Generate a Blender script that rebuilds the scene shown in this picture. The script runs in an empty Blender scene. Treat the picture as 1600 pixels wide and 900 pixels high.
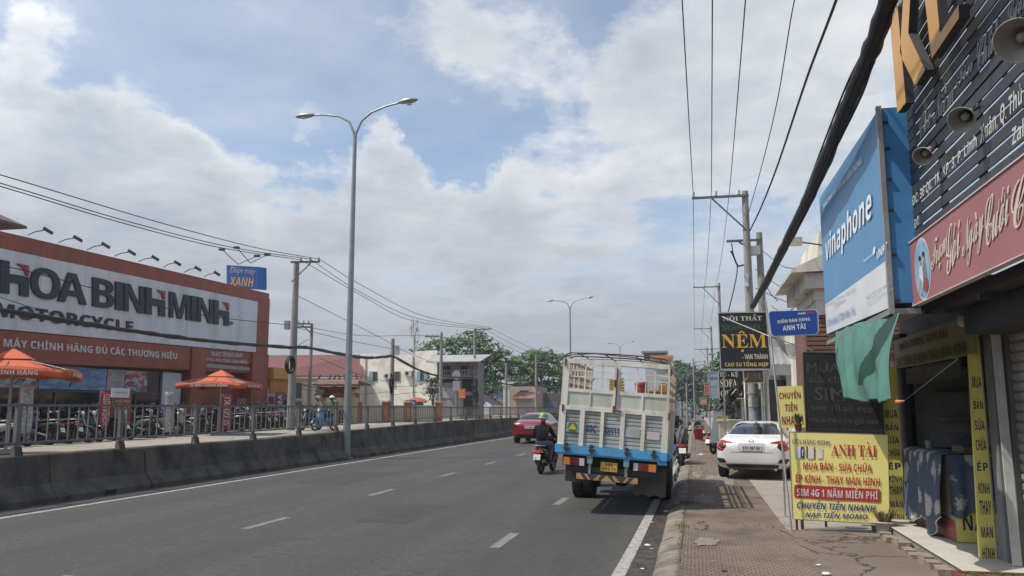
import bpy, bmesh, math, random, unicodedata
from math import sin, cos, pi, radians, sqrt, atan2
from mathutils import Vector as V, Matrix
from mathutils.geometry import delaunay_2d_cdt
from mathutils.bvhtree import BVHTree
random.seed(7)
S = bpy.context.scene
COL = S.collection

# ------------------------------------------------------------------ camera, sky, sun, exposure
FOC, EYE = 1300.0, 1.85                     # focal length in photo pixels (1600 wide), eye height in metres
PITCH = math.atan(188 / FOC)
YAW = math.atan(287 / FOC * cos(PITCH))
cd = bpy.data.cameras.new('camera'); cam = bpy.data.objects.new('camera', cd); COL.objects.link(cam)
cd.sensor_width = 36; cd.lens = 36 * FOC / 1600; cd.clip_end = 5000; cd.clip_start = .05
cam.location = (0, 0, EYE); cam.rotation_euler = (pi / 2 + PITCH, 0, YAW)
S.camera = cam
S.view_settings.view_transform = 'Standard'; S.view_settings.look = 'None'
S.view_settings.exposure = 0.4; S.view_settings.gamma = 1
SUN_TO = V((-.55, -.24, 1)).normalized()    # direction towards the sun
ld = bpy.data.lights.new('sun', 'SUN'); sun = bpy.data.objects.new('sun', ld); COL.objects.link(sun)
ld.energy = 3.4; ld.angle = radians(.6); ld.color = (1, .93, .80)
sun.rotation_euler = SUN_TO.to_track_quat('Z', 'Y').to_euler(); sun.location = (0, 0, 40)

w = bpy.data.worlds.new('World'); S.world = w; w.use_nodes = True
nt = w.node_tree; nt.nodes.clear()
def N(t, kind, **kw):
    n = t.nodes.new(kind)
    for k, v in kw.items(): setattr(n, k, v)
    return n
def math_n(t, op, a, b=None, c=None, clamp=False):
    n = N(t, 'ShaderNodeMath', operation=op, use_clamp=clamp)
    for i, s in enumerate((a, b, c)):
        if s is None: continue
        if isinstance(s, (int, float)): n.inputs[i].default_value = s
        else: t.links.new(s, n.inputs[i])
    return n.outputs[0]
def ramp(t, fac, stops, interp='LINEAR'):
    n = N(t, 'ShaderNodeValToRGB'); n.color_ramp.interpolation = interp
    e = n.color_ramp.elements
    while len(e) < len(stops): e.new(.5)
    for i, (p, c) in enumerate(stops):
        e[i].position = p; e[i].color = (c, c, c, 1) if isinstance(c, (int, float)) else (*c, 1)
    t.links.new(fac, n.inputs[0]); return n.outputs[0]
def noise(t, vec, scale, detail=4, rough=.55, dist=0, off=None):
    n = N(t, 'ShaderNodeTexNoise'); n.inputs['Scale'].default_value = scale
    n.inputs['Detail'].default_value = detail; n.inputs['Roughness'].default_value = rough
    n.inputs['Distortion'].default_value = dist
    if off is not None:
        m = N(t, 'ShaderNodeVectorMath', operation='ADD'); m.inputs[1].default_value = off
        t.links.new(vec, m.inputs[0]); vec = m.outputs[0]
    t.links.new(vec, n.inputs['Vector']); return n.outputs[0]
def mixc(t, fac, a, b):
    n = N(t, 'ShaderNodeMix', data_type='RGBA')
    for sock, s in ((n.inputs[0], fac), (n.inputs[6], a), (n.inputs[7], b)):
        if isinstance(s, (int, float)): sock.default_value = s
        elif isinstance(s, tuple): sock.default_value = (*s, 1)
        else: t.links.new(s, sock)
    return n.outputs[2]
sky = N(nt, 'ShaderNodeTexSky', sky_type='NISHITA', sun_disc=False)
sky.sun_elevation = math.asin(SUN_TO.z); sky.sun_rotation = atan2(SUN_TO.x, SUN_TO.y) % (2 * pi)
sky.air_density = 1.0; sky.dust_density = 1.0; sky.ozone_density = 1.5
bg_sky = N(nt, 'ShaderNodeBackground'); bg_sky.inputs[1].default_value = .118
nt.links.new(sky.outputs[0], bg_sky.inputs[0])
tc = N(nt, 'ShaderNodeTexCoord'); sep = N(nt, 'ShaderNodeSeparateXYZ')
nt.links.new(tc.outputs['Generated'], sep.inputs[0])
zz = math_n(nt, 'ADD', math_n(nt, 'MAXIMUM', sep.outputs[2], 0.0), .16)
cmb = N(nt, 'ShaderNodeCombineXYZ')
nt.links.new(math_n(nt, 'DIVIDE', sep.outputs[0], zz), cmb.inputs[0])
nt.links.new(math_n(nt, 'DIVIDE', sep.outputs[1], zz), cmb.inputs[1])
P = cmb.outputs[0]
wn = N(nt, 'ShaderNodeTexNoise'); wn.inputs['Scale'].default_value = 7.; wn.inputs['Detail'].default_value = 9; wn.inputs['Roughness'].default_value = .62
nt.links.new(tc.outputs['Generated'], wn.inputs['Vector'])
ws1 = N(nt, 'ShaderNodeVectorMath', operation='SUBTRACT'); ws1.inputs[1].default_value = (.5, .5, .5); nt.links.new(wn.outputs['Color'], ws1.inputs[0])
ws2 = N(nt, 'ShaderNodeVectorMath', operation='SCALE'); ws2.inputs['Scale'].default_value = .20; nt.links.new(ws1.outputs[0], ws2.inputs[0])
wd_ = N(nt, 'ShaderNodeVectorMath', operation='ADD'); nt.links.new(tc.outputs['Generated'], wd_.inputs[0]); nt.links.new(ws2.outputs[0], wd_.inputs[1])
def blob(px, py, rad, src=None, sharp=0.):
    """soft 0..1 weight round one direction of the sky, for the broad layout of the cloud deck; its rim is broken up by noise"""
    u, v = (px - 800) / FOC, (py - 450) / FOC
    d = V((u, -v, -1)); d.rotate(cam.rotation_euler); d.normalize()
    dt = N(nt, 'ShaderNodeVectorMath', operation='DISTANCE'); dt.inputs[1].default_value = d
    nt.links.new(src or wd_.outputs[0], dt.inputs[0])
    mr = N(nt, 'ShaderNodeMapRange', interpolation_type='SMOOTHSTEP')
    mr.inputs[1].default_value = rad * sharp; mr.inputs[2].default_value = rad
    mr.inputs[3].default_value = 1; mr.inputs[4].default_value = 0
    nt.links.new(dt.outputs['Value'], mr.inputs[0]); return mr.outputs[0]
def total(lst, sharp=0.):
    r = None
    for px, py, rad, wgt in lst:
        t_ = math_n(nt, 'MULTIPLY', blob(px, py, rad, None, sharp), wgt); r = t_ if r is None else math_n(nt, 'ADD', r, t_)
    return r
n_big = noise(nt, P, 2.1, 10, .6, .25, (3.1, 1.7, 0))
n_det = noise(nt, P, 7.5, 8, .62, .15, (9.3, 4.1, 0))
n_lit = noise(nt, P, 3.0, 8, .6, .3, (5.2, 8.7, 0))
# billowing banks of cumulus; blue gaps are where no bank lies
bank = total([(60, 300, .20, .5), (210, 330, .17, .5), (330, 360, .14, .45), (60, 190, .06, .25), (160, 215, .07, .3), (260, 225, .06, .3), (610, 222, .045, .5), (490, 180, .045, .3), (520, 320, .09, .45), (640, 335, .10, .5), (760, 355, .10, .45),
              (480, 400, .12, .4), (900, 340, .15, .32), (1000, 200, .15, .28), (880, 120, .08, .30), (850, 30, .06, .16), (720, 262, .09, -.42), (640, 150, .07, -.25), (1000, 60, .13, .26), (1150, 120, .2, .26), (1300, 80, .25, .3), (1250, 350, .25, .22), (640, 20, .09, .2), (760, 20, .10, .24), (60, 40, .09, .3), (20, 90, .07, .22), (220, 110, .05, .16), (420, 8, .05, .1), (700, 420, .25, .22), (300, 450, .2, .3)], .15)
dens = math_n(nt, 'ADD', bank, math_n(nt, 'ADD', math_n(nt, 'MULTIPLY', math_n(nt, 'SUBTRACT', n_big, .5), 1.35), math_n(nt, 'MULTIPLY', math_n(nt, 'SUBTRACT', n_det, .5), .5)))
mask = ramp(nt, dens, [(.09, 0.0), (.22, .45), (.46, .97)], 'EASE')
veil = ramp(nt, noise(nt, P, 1.1, 7, .6, .6, (1.3, 6.1, 0)), [(.35, .14), (.7, .50)])
mask = math_n(nt, 'MAXIMUM', mask, veil)
low = N(nt, 'ShaderNodeMapRange', interpolation_type='SMOOTHSTEP')
low.inputs[1].default_value = .02; low.inputs[2].default_value = .32; low.inputs[3].default_value = 1; low.inputs[4].default_value = 0
nt.links.new(sep.outputs[2], low.inputs[0])
mask = math_n(nt, 'MAXIMUM', mask, math_n(nt, 'MULTIPLY', low.outputs[0], 1.3, clamp=True))
# rims and sunlit billows white, thick undersides greyer
thick = ramp(nt, dens, [(.10, .66), (.30, 1.0), (.52, .70), (.95, .46)])
lit = math_n(nt, 'ADD', math_n(nt, 'MULTIPLY', thick, .62), math_n(nt, 'ADD', math_n(nt, 'MULTIPLY', math_n(nt, 'SUBTRACT', n_lit, .5), .95), math_n(nt, 'MULTIPLY', math_n(nt, 'SUBTRACT', n_det, .5), .30)))
ccol = ramp(nt, lit, [(.0, (.31, .345, .40)), (.20, (.39, .425, .475)), (.40, (.49, .52, .555)), (.66, (.64, .655, .67))])
ccol = mixc(nt, math_n(nt, 'MULTIPLY', low.outputs[0], .85), ccol, (.285, .31, .36))
# the deck is brighter round the sun, high on the left behind the viewer
sd = N(nt, 'ShaderNodeVectorMath', operation='DISTANCE'); sd.inputs[1].default_value = SUN_TO; nt.links.new(tc.outputs['Generated'], sd.inputs[0])
sm_ = N(nt, 'ShaderNodeMapRange', interpolation_type='SMOOTHSTEP'); sm_.inputs[1].default_value = 0; sm_.inputs[2].default_value = 1.25; sm_.inputs[3].default_value = 1; sm_.inputs[4].default_value = 0; nt.links.new(sd.outputs['Value'], sm_.inputs[0])
gl = math_n(nt, 'ADD', 1., math_n(nt, 'MULTIPLY', sm_.outputs[0], 1.9))
bg_c = N(nt, 'ShaderNodeBackground'); nt.links.new(gl, bg_c.inputs[1])
nt.links.new(ccol, bg_c.inputs[0])
ms = N(nt, 'ShaderNodeMixShader'); nt.links.new(mask, ms.inputs[0])
nt.links.new(bg_sky.outputs[0], ms.inputs[1]); nt.links.new(bg_c.outputs[0], ms.inputs[2])
wo = N(nt, 'ShaderNodeOutputWorld'); nt.links.new(ms.outputs[0], wo.inputs[0])

# ------------------------------------------------------------------ sight lines of the survey: where the line through a photo pixel meets a real plane
_R = cam.rotation_euler.to_matrix()
def ray(px, py): return _R @ V(((px - 800) / FOC, -(py - 450) / FOC, -1))
CAM = V((0, 0, EYE))
def pX(px, py, X): d = ray(px, py); return CAM + d * (X / d.x)
def pY(px, py, Y): d = ray(px, py); return CAM + d * (Y / d.y)
def pZ(px, py, Z=0.): d = ray(px, py); return CAM + d * ((Z - EYE) / d.z)

# ------------------------------------------------------------------ materials
_M = {}
def M(name, col, rough=.7, metal=0., var=.14, scale=3., bump=0., bscale=30., dirt=None, streak=False, coat=0., spec=.5, alpha=None, fine=0., trans=0., emit=0.):
    """procedural material: base colour broken up by noise, an optional layer of stains, fine grain and bump"""
    if name in _M: return _M[name]
    m = bpy.data.materials.new(name); m.use_nodes = True; t = m.node_tree
    b = t.nodes['Principled BSDF']; tcn = N(t, 'ShaderNodeTexCoord'); vec = tcn.outputs['Object']
    c0 = tuple(max(0, x * (1 - var)) for x in col); c1 = tuple(min(1, x * (1 + var)) for x in col)
    nz = noise(t, vec, scale, 5, .6)
    c = mixc(t, ramp(t, nz, [(.3, 0.), (.7, 1.)]), c0, c1)
    if fine:
        nf = noise(t, vec, scale * 22, 3, .7)
        c = mixc(t, ramp(t, nf, [(.35, 0.), (.65, fine)]), c, tuple(x * .45 for x in col))
    if dirt:
        dc, amt, ds = dirt
        v2 = vec
        if streak:
            mp = N(t, 'ShaderNodeMapping'); mp.inputs['Scale'].default_value = (1, 1, .14); t.links.new(vec, mp.inputs[0]); v2 = mp.outputs[0]
        nd = noise(t, v2, ds, 7, .65, .3, (4.4, 2.2, 7.7))
        c = mixc(t, math_n(t, 'MULTIPLY', ramp(t, nd, [(.42, 0.), (.68, 1.)]), amt), c, dc)
    t.links.new(c, b.inputs['Base Color'])
    b.inputs['Roughness'].default_value = rough; b.inputs['Metallic'].default_value = metal
    b.inputs['Specular IOR Level'].default_value = spec
    if coat: b.inputs['Coat Weight'].default_value = coat; b.inputs['Coat Roughness'].default_value = .05
    if trans: b.inputs['Transmission Weight'].default_value = trans
    if alpha is not None: b.inputs['Alpha'].default_value = alpha
    if emit:
        b.inputs['Emission Color'].default_value = (*col, 1); b.inputs['Emission Strength'].default_value = emit
    if bump:
        nb = noise(t, vec, bscale, 4, .6)
        bn = N(t, 'ShaderNodeBump'); bn.inputs['Strength'].default_value = bump; bn.inputs['Distance'].default_value = .02
        t.links.new(nb, bn.inputs['Height']); t.links.new(bn.outputs[0], b.inputs['Normal'])
    _M[name] = m; return m

# ------------------------------------------------------------------ text
_T = {}; _G = {}
def style_char(c, st):
    o = ord(c)
    if st == 'plain' or o > 127: return c
    up, lo, dg = {'bold': (0x1D5D4, 0x1D5EE, 0x1D7EC), 'ital': (0x1D63C, 0x1D656, 0x1D7EC), 'serif': (0x1D400, 0x1D41A, 0x1D7CE), 'script': (0x1D4D0, 0x1D4EA, None)}[st]
    if 'A' <= c <= 'Z': return chr(up + o - 65)
    if 'a' <= c <= 'z': return chr(lo + o - 97)
    if '0' <= c <= '9' and dg: return chr(dg + o - 48)
    return c
def glyph(c):
    """outline of one character: points, faces, advance"""
    if c in _G: return _G[c]
    def shape(body):
        cu = bpy.data.curves.new('t', 'FONT'); cu.body = body; cu.resolution_u = 2; cu.fill_mode = 'FRONT'; cu.dimensions = '2D'
        ob = bpy.data.objects.new('t', cu); me = ob.to_mesh(); vs = [(v.co.x, v.co.y) for v in me.vertices]; fs = [tuple(p.vertices) for p in me.polygons]
        ob.to_mesh_clear(); bpy.data.objects.remove(ob); bpy.data.curves.remove(cu); return vs, fs
    if c == ' ': _G[c] = ([], [], .24); return _G[c]
    vs, fs = shape(c); v2, _ = shape(c + c)
    adv = max(x for x, y in v2) - max(x for x, y in vs); _G[c] = (vs, fs, adv); return _G[c]
def text_geo(s, bold=0., shear=0., spacing=1., res=3):
    """a word as (points in a 0..1 box with lift, faces, width over height); Vietnamese marks are drawn over their letter"""
    k = (s, bold, shear, spacing)
    if k in _T: return _T[k]
    st = 'bold' if bold >= .012 else 'plain'
    if s[0] == '\x01': st, s = 'serif', s[1:]
    elif s[0] == '\x02': st, s = 'script', s[1:]
    elif shear and bold >= .012: st = 'ital'
    sh = 0 if st in ('ital', 'script') else shear
    P_, F_ = [], []; x = 0.; t = .05 if st in ('plain', 'script') else .085
    def poly(pts, lift=1.): o = len(P_); P_.extend([(a, b, lift) for a, b in pts]); F_.append(tuple(range(o, o + len(pts))))
    def bar(a, b, t): dx, dy = b[0] - a[0], b[1] - a[1]; L = sqrt(dx * dx + dy * dy); nx, ny = -dy / L * t / 2, dx / L * t / 2; poly([(a[0] - nx, a[1] - ny), (b[0] - nx, b[1] - ny), (b[0] + nx, b[1] + ny), (a[0] + nx, a[1] + ny)])
    for ch in s:
        d = unicodedata.normalize('NFD', ch); base, marks = d[0], d[1:]; stroke = None
        if base == 'Đ': base, stroke = 'D', 'D'
        if base == 'đ': base, stroke = 'd', 'd'
        vs, fs, adv = glyph(style_char(base, st))
        if vs:
            o = len(P_); P_.extend([(x + a, b, 0.) for a, b in vs]); F_.extend([tuple(o + i for i in f) for f in fs])
            x0, x1 = x + min(a for a, b in vs), x + max(a for a, b in vs); y1 = max(b for a, b in vs); cx = (x0 + x1) / 2; w_ = x1 - x0
            if st == 'ital' or st == 'script': cx += .06
            if stroke == 'D': bar((x0 - .09, y1 * .5), (x0 + w_ * .45, y1 * .5), t)
            if stroke == 'd': bar((x1 - .30, y1 * .84), (x1 + .07, y1 * .84), t * .8)
            yy = y1 + .05
            for m in marks:
                if m == '\u0302': bar((cx - .15, yy), (cx + .01, yy + .12), t * .8); bar((cx - .01, yy + .12), (cx + .15, yy), t * .8); yy += .10; cx += .09
                elif m == '\u0306': bar((cx - .15, yy + .11), (cx - .05, yy + .02), t * .8); bar((cx - .06, yy + .02), (cx + .06, yy + .02), t * .8); bar((cx + .05, yy + .02), (cx + .15, yy + .11), t * .8); yy += .12
                elif m == '\u031b': bar((x1 - .05, y1 - .03), (x1 + .07, y1 - .01), t * .9); bar((x1 + .06, y1 - .03), (x1 + .09, y1 + .12), t * .9)
                elif m == '\u0323': poly([(cx + .07 * cos(q * pi / 4), -.16 + .07 * sin(q * pi / 4)) for q in range(8)])
                elif m == '\u0301': bar((cx - .04, yy), (cx + .11, yy + .15), t)
                elif m == '\u0300': bar((cx + .04, yy), (cx - .11, yy + .15), t)
                elif m == '\u0303': bar((cx - .17, yy + .03), (cx - .06, yy + .10), t * .8); bar((cx - .07, yy + .10), (cx + .07, yy + .04), t * .8); bar((cx + .06, yy + .04), (cx + .17, yy + .11), t * .8)
                elif m == '\u0309': bar((cx - .01, yy), (cx + .05, yy + .08), t * .8); bar((cx + .05, yy + .07), (cx + .0, yy + .17), t * .8); bar((cx + .02, yy + .16), (cx - .08, yy + .13), t * .8)
        x += adv * spacing + (.02 if st == 'bold' else 0)
    if not P_: _T[k] = ([], [], 1); return _T[k]
    P_ = [(a + sh * b, b, c) for a, b, c in P_]
    xs = [p[0] for p in P_]; ys = [p[1] for p in P_]; x0, x1, y0, y1 = min(xs), max(xs), min(ys), max(ys)
    _T[k] = ([((a - x0) / (x1 - x0), (b - y0) / (y1 - y0), c) for a, b, c in P_], F_, (x1 - x0) / (y1 - y0)); return _T[k]
BSER = lambda s: '\x01' + s
SCR = lambda s: '\x02' + s

# ------------------------------------------------------------------ mesh builder
ORG = {}
class MB:
    def __init__(s): s.v = []; s.f = []; s.mi = []; s.sm = []; s.mats = []
    def mat(s, m):
        if m not in s.mats: s.mats.append(m)
        return s.mats.index(m)
    def add(s, vs, fs, m, smooth=False):
        o = len(s.v); i = s.mat(m); s.v += [V(x) for x in vs]
        for f in fs: s.f.append([o + k for k in f]); s.mi.append(i); s.sm.append(smooth)
    def quad(s, a, b, c, d, m): s.add([a, b, c, d], [(0, 1, 2, 3)], m)
    def frame(s, o, ax, ay, az, m):
        """box from corner o with three edge vectors"""
        o, ax, ay, az = V(o), V(ax), V(ay), V(az)
        vs = [o, o + ax, o + ax + ay, o + ay]; vs += [p + az for p in vs]
        if ax.cross(ay).dot(az) < 0: fs = [(0, 1, 2, 3), (7, 6, 5, 4), (1, 0, 4, 5), (2, 1, 5, 6), (3, 2, 6, 7), (0, 3, 7, 4)]
        else: fs = [(3, 2, 1, 0), (4, 5, 6, 7), (0, 1, 5, 4), (1, 2, 6, 5), (2, 3, 7, 6), (3, 0, 4, 7)]
        s.add(vs, fs, m)
    def box(s, x0, x1, y0, y1, z0, z1, m): s.frame((x0, y0, z0), (x1 - x0, 0, 0), (0, y1 - y0, 0), (0, 0, z1 - z0), m)
    def beam(s, a, b, w, h, m, up=(0, 0, 1)):
        """rectangular bar from a to b"""
        a, b = V(a), V(b); d = (b - a).normalized(); r = d.cross(V(up))
        if r.length < 1e-4: r = d.cross(V((0, 1, 0)))
        r.normalize(); u = r.cross(d)
        s.frame(a - r * w / 2 - u * h / 2, r * w, b - a, u * h, m)
    def tube(s, path, r, m, seg=8, cap=True):
        path = [V(p) for p in path]; n = len(path)
        rs = r if isinstance(r, (list, tuple)) else [r] * n
        rings = []; pu = None
        for i, p in enumerate(path):
            d = (path[min(i + 1, n - 1)] - path[max(i - 1, 0)])
            d = d.normalized() if d.length > 1e-9 else V((0, 0, 1))
            if pu is None:
                pu = d.cross(V((1, 0, 0)) if abs(d.x) < .8 else V((0, 1, 0))).normalized()
            else:
                pu = (pu - d * pu.dot(d))
                pu = pu.normalized() if pu.length > 1e-6 else d.orthogonal().normalized()
            q = d.cross(pu)
            rings.append([p + (pu * cos(2 * pi * k / seg) + q * sin(2 * pi * k / seg)) * rs[i] for k in range(seg)])
        vs = [x for rg in rings for x in rg]; fs = []
        for i in range(n - 1):
            for k in range(seg):
                a = i * seg + k; b = i * seg + (k + 1) % seg
                fs.append((a, b, b + seg, a + seg))
        s.add(vs, fs, m, True)
        if cap: s.add(rings[0], [tuple(range(seg))[::-1]], m); s.add(rings[-1], [tuple(range(seg))], m)
    def lathe(s, prof, o, m, axis=(0, 0, 1), seg=20, cap=True):
        """profile of (radius, height) turned about an axis through o"""
        o, ax = V(o), V(axis).normalized(); u = ax.orthogonal().normalized(); q = ax.cross(u); n = len(prof)
        vs = [o + ax * h + (u * cos(2 * pi * k / seg) + q * sin(2 * pi * k / seg)) * max(r, 1e-4) for r, h in prof for k in range(seg)]
        fs = []
        for i in range(n - 1):
            for k in range(seg):
                a = i * seg + k; b = i * seg + (k + 1) % seg; fs.append((a, b, b + seg, a + seg))
        s.add(vs, fs, m, True)
        if cap: s.add(vs[:seg], [tuple(range(seg))[::-1]], m); s.add(vs[-seg:], [tuple(range(seg))], m)
    def prism(s, poly, m, n, side=None):
        """flat polygon of 3D points pushed out along n; front face m, sides side"""
        poly = [V(p) for p in poly]; n = V(n); k = len(poly)
        nn = V((0, 0, 0))
        for i in range(k): nn += (poly[i] - poly[0]).cross(poly[(i + 1) % k] - poly[0])
        if nn.dot(n) < 0: poly = poly[::-1]
        s.add([p + n for p in poly], [tuple(range(k))], m); s.add(poly, [tuple(range(k))[::-1]], m)
        s.add(poly + [p + n for p in poly], [(i, (i + 1) % k, k + (i + 1) % k, k + i) for i in range(k)], side or m)
    def disc(s, o, n, r, m, seg=20, ry=None, up=(0, 0, 1)):
        o, n = V(o), V(n).normalized(); u = V(up).cross(n)
        u = u.normalized() if u.length > 1e-4 else n.orthogonal().normalized(); q = n.cross(u)
        s.add([o + u * cos(2 * pi * k / seg) * r + q * sin(2 * pi * k / seg) * (ry or r) for k in range(seg)], [tuple(range(seg))], m)
    def text(s, t, bl, br, tl, m, bold=0., shear=0., depth=0., spacing=1., res=3):
        """a word fitted to the parallelogram bl, br, tl; depth gives raised letters"""
        vs, fs, _ = text_geo(t, bold, shear, spacing, res); bl, br, tl = V(bl), V(br), V(tl)
        u, q = br - bl, tl - bl; n = u.cross(q).normalized()
        pts = [bl + u * a + q * b + n * (depth + c * .0015) for a, b, c in vs]
        s.add(pts, fs, m)
        if depth > .004:
            cnt = {}
            for f in fs:
                for i in range(len(f)):
                    e = (f[i], f[(i + 1) % len(f)]); cnt[e] = 1
            es = [e for e in cnt if (e[1], e[0]) not in cnt]
            base = [p - n * depth for p in pts]; k = len(pts)
            s.add(pts + base, [(e[0], k + e[0], k + e[1], e[1]) for e in es], m)
    def grid(s, fn, nu, nv, m, smooth=True, mfn=None):
        vs = [fn(i / nu, j / nv) for j in range(nv + 1) for i in range(nu + 1)]
        o = len(s.v); s.v += [V(p) for p in vs]
        for j in range(nv):
            for i in range(nu):
                a = o + j * (nu + 1) + i; s.f.append([a, a + 1, a + nu + 2, a + nu + 1])
                s.mi.append(s.mat(mfn((i + .5) / nu, (j + .5) / nv) if mfn else m)); s.sm.append(smooth)
    def mesh(s, name, org):
        me = bpy.data.meshes.new(name)
        me.from_pydata([tuple(p - org) for p in s.v], [], s.f)
        for m in s.mats: me.materials.append(m)
        me.polygons.foreach_set('material_index', s.mi); me.polygons.foreach_set('use_smooth', s.sm)
        me.update(); return me
    def build(s, name, parent, label=None):
        org = ORG.get(parent, V((0, 0, 0)))
        o = bpy.data.objects.new(name, s.mesh(name, org)); COL.objects.link(o); o.parent = parent; ORG[o] = org
        if label: o['label'] = label
        return o
    def solo(s, name, label, cat, group=None, kind=None, loc=None):
        if loc is None:
            xs = [p.x for p in s.v]; ys = [p.y for p in s.v]; zs = [p.z for p in s.v]
            loc = V(((min(xs) + max(xs)) / 2, (min(ys) + max(ys)) / 2, min(zs)))
        o = bpy.data.objects.new(name, s.mesh(name, V(loc))); COL.objects.link(o); o.location = loc
        tag(o, label, cat, group, kind); ORG[o] = V(loc); return o
    def struct(s, name, kind='structure', label=None):
        o = bpy.data.objects.new(name, s.mesh(name, V((0, 0, 0)))); COL.objects.link(o); o['kind'] = kind
        if label: o['label'] = label
        return o
def tag(o, label, cat, group=None, kind=None):
    if label: o['label'] = label
    if cat: o['category'] = cat
    if group: o['group'] = group
    if kind: o['kind'] = kind
def thing(name, label, cat, loc=(0, 0, 0), group=None):
    o = bpy.data.objects.new(name, None); COL.objects.link(o); o.location = loc; o.empty_display_size = .2
    tag(o, label, cat, group); ORG[o] = V(loc); return o
def copy_thing(o, loc, rz=0., label=None, scale=1., mats=None):
    """a copy of a thing with copies of its parts and sub-parts"""
    def cp(a, par):
        c = a.copy(); COL.objects.link(c); c.parent = par
        for ch in a.children: cp(ch, c)
        return c
    r = cp(o, None); r.location = loc; r.rotation_euler = (0, 0, rz); r.scale = (scale,) * 3
    if label: r['label'] = label
    return r
def solidify_mod(o, t):
    m = o.modifiers.new('thickness', 'SOLIDIFY'); m.thickness = t; return o
def bevel_mod(o, wd, seg=2):
    m = o.modifiers.new('bevel', 'BEVEL'); m.width = wd; m.segments = seg; m.limit_method = 'ANGLE'; return o
# ================================================================== materials shared by several things
STEEL = M('galvanised steel', (.33, .34, .34), .5, .6, .18, 6, dirt=((.2, .15, .11), .35, 3))
RAILM = M('weathered rail paint', (.17, .17, .165), .65, .2, .18, 4, dirt=((.13, .10, .08), .55, 4))
DARKM = M('dark metal', (.045, .047, .05), .55, .3, .2, 6)
BLACK = M('black rubber', (.018, .018, .019), .75, 0, .25, 8)
CABLE = M('cable sheath', (.014, .014, .016), .6, 0, .2, 9)
CONC = M('pole concrete', (.30, .285, .26), .85, 0, .15, 5, .25, 60, dirt=((.16, .14, .12), .6, 2.2), streak=True)
GLASSD = M('dark window glass', (.012, .015, .018), .06, 0, .1, 2, spec=.7)
WHITEP = M('white paint', (.72, .72, .70), .5, 0, .05, 4)
RUST = M('rusty edge', (.16, .075, .04), .8, 0, .3, 9)
CHROME = M('chrome', (.7, .7, .72), .16, 1., .04, 5)
WOODD = M('dark wood', (.06, .042, .03), .7, 0, .3, 6)

def asphalt():
    m = bpy.data.materials.new('asphalt'); m.use_nodes = True; t = m.node_tree; b = t.nodes['Principled BSDF']
    tcn = N(t, 'ShaderNodeTexCoord'); v = tcn.outputs['Object']
    mp = N(t, 'ShaderNodeMapping'); mp.inputs['Scale'].default_value = (1, .10, 1); t.links.new(v, mp.inputs[0]); lng = mp.outputs[0]
    big = noise(t, v, .35, 5, .6); tr = noise(t, lng, 1.4, 5, .6, 0, (3, 7, 1)); fn = noise(t, v, 130, 3, .75); md = noise(t, v, 9, 5, .7)
    c = mixc(t, ramp(t, big, [(.3, 0.), (.7, 1.)]), (.040, .0395, .037), (.062, .060, .056))
    c = mixc(t, ramp(t, tr, [(.40, 0.), (.58, .95)]), c, (.074, .071, .065))
    c = mixc(t, ramp(t, md, [(.46, 0.), (.66, .75)]), c, (.024, .024, .024))
    c = mixc(t, ramp(t, fn, [(.36, .7), (.50, 0.)]), c, (.02, .02, .02))
    c = mixc(t, ramp(t, fn, [(.56, 0.), (.72, .5)]), c, (.17, .165, .16))
    gr2 = noise(t, v, 28, 3, .8, 0, (2, 5, 0)); c = mixc(t, ramp(t, gr2, [(.40, .5), (.52, 0.)]), c, (.020, .020, .019)); c = mixc(t, ramp(t, gr2, [(.56, 0.), (.70, .5)]), c, (.12, .115, .105))
    st = noise(t, v, 1.6, 6, .7, .8, (6, 1, 3)); c = mixc(t, ramp(t, st, [(.58, 0.), (.66, .55)]), c, (.022, .0215, .021))
    # wheel paths are polished a little paler, oil drips darken the middle of each lane
    sp = N(t, 'ShaderNodeSeparateXYZ'); t.links.new(v, sp.inputs[0])
    wv = math_n(t, 'SINE', math_n(t, 'MULTIPLY', math_n(t, 'ADD', sp.outputs[0], 2.68), 2 * pi / 2.09))
    wvn = math_n(t, 'MULTIPLY', ramp(t, math_n(t, 'ADD', math_n(t, 'MULTIPLY', wv, .5), .5), [(.2, 0.), (.9, 1.)]), ramp(t, tr, [(.3, .1), (.7, .5)]))
    c = mixc(t, wvn, c, (.032, .032, .033))
    # repair patches
    vo = N(t, 'ShaderNodeTexVoronoi', feature='DISTANCE_TO_EDGE'); vo.inputs['Scale'].default_value = .23
    nv = N(t, 'ShaderNodeVectorMath', operation='ADD'); t.links.new(v, nv.inputs[0])
    nd = N(t, 'ShaderNodeTexNoise'); nd.inputs['Scale'].default_value = 1.1; nd.inputs['Detail'].default_value = 6; t.links.new(v, nd.inputs['Vector'])
    t.links.new(nd.outputs['Color'], nv.inputs[1]); t.links.new(nv.outputs[0], vo.inputs['Vector'])
    c = mixc(t, ramp(t, vo.outputs['Distance'], [(.0, .75), (.0045, 0.)]), c, (.022, .022, .023))
    t.links.new(c, b.inputs['Base Color']); b.inputs['Roughness'].default_value = .82
    bn = N(t, 'ShaderNodeBump'); bn.inputs['Strength'].default_value = .35; bn.inputs['Distance'].default_value = .01
    t.links.new(fn, bn.inputs['Height']); t.links.new(bn.outputs[0], b.inputs['Normal']); return m
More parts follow.
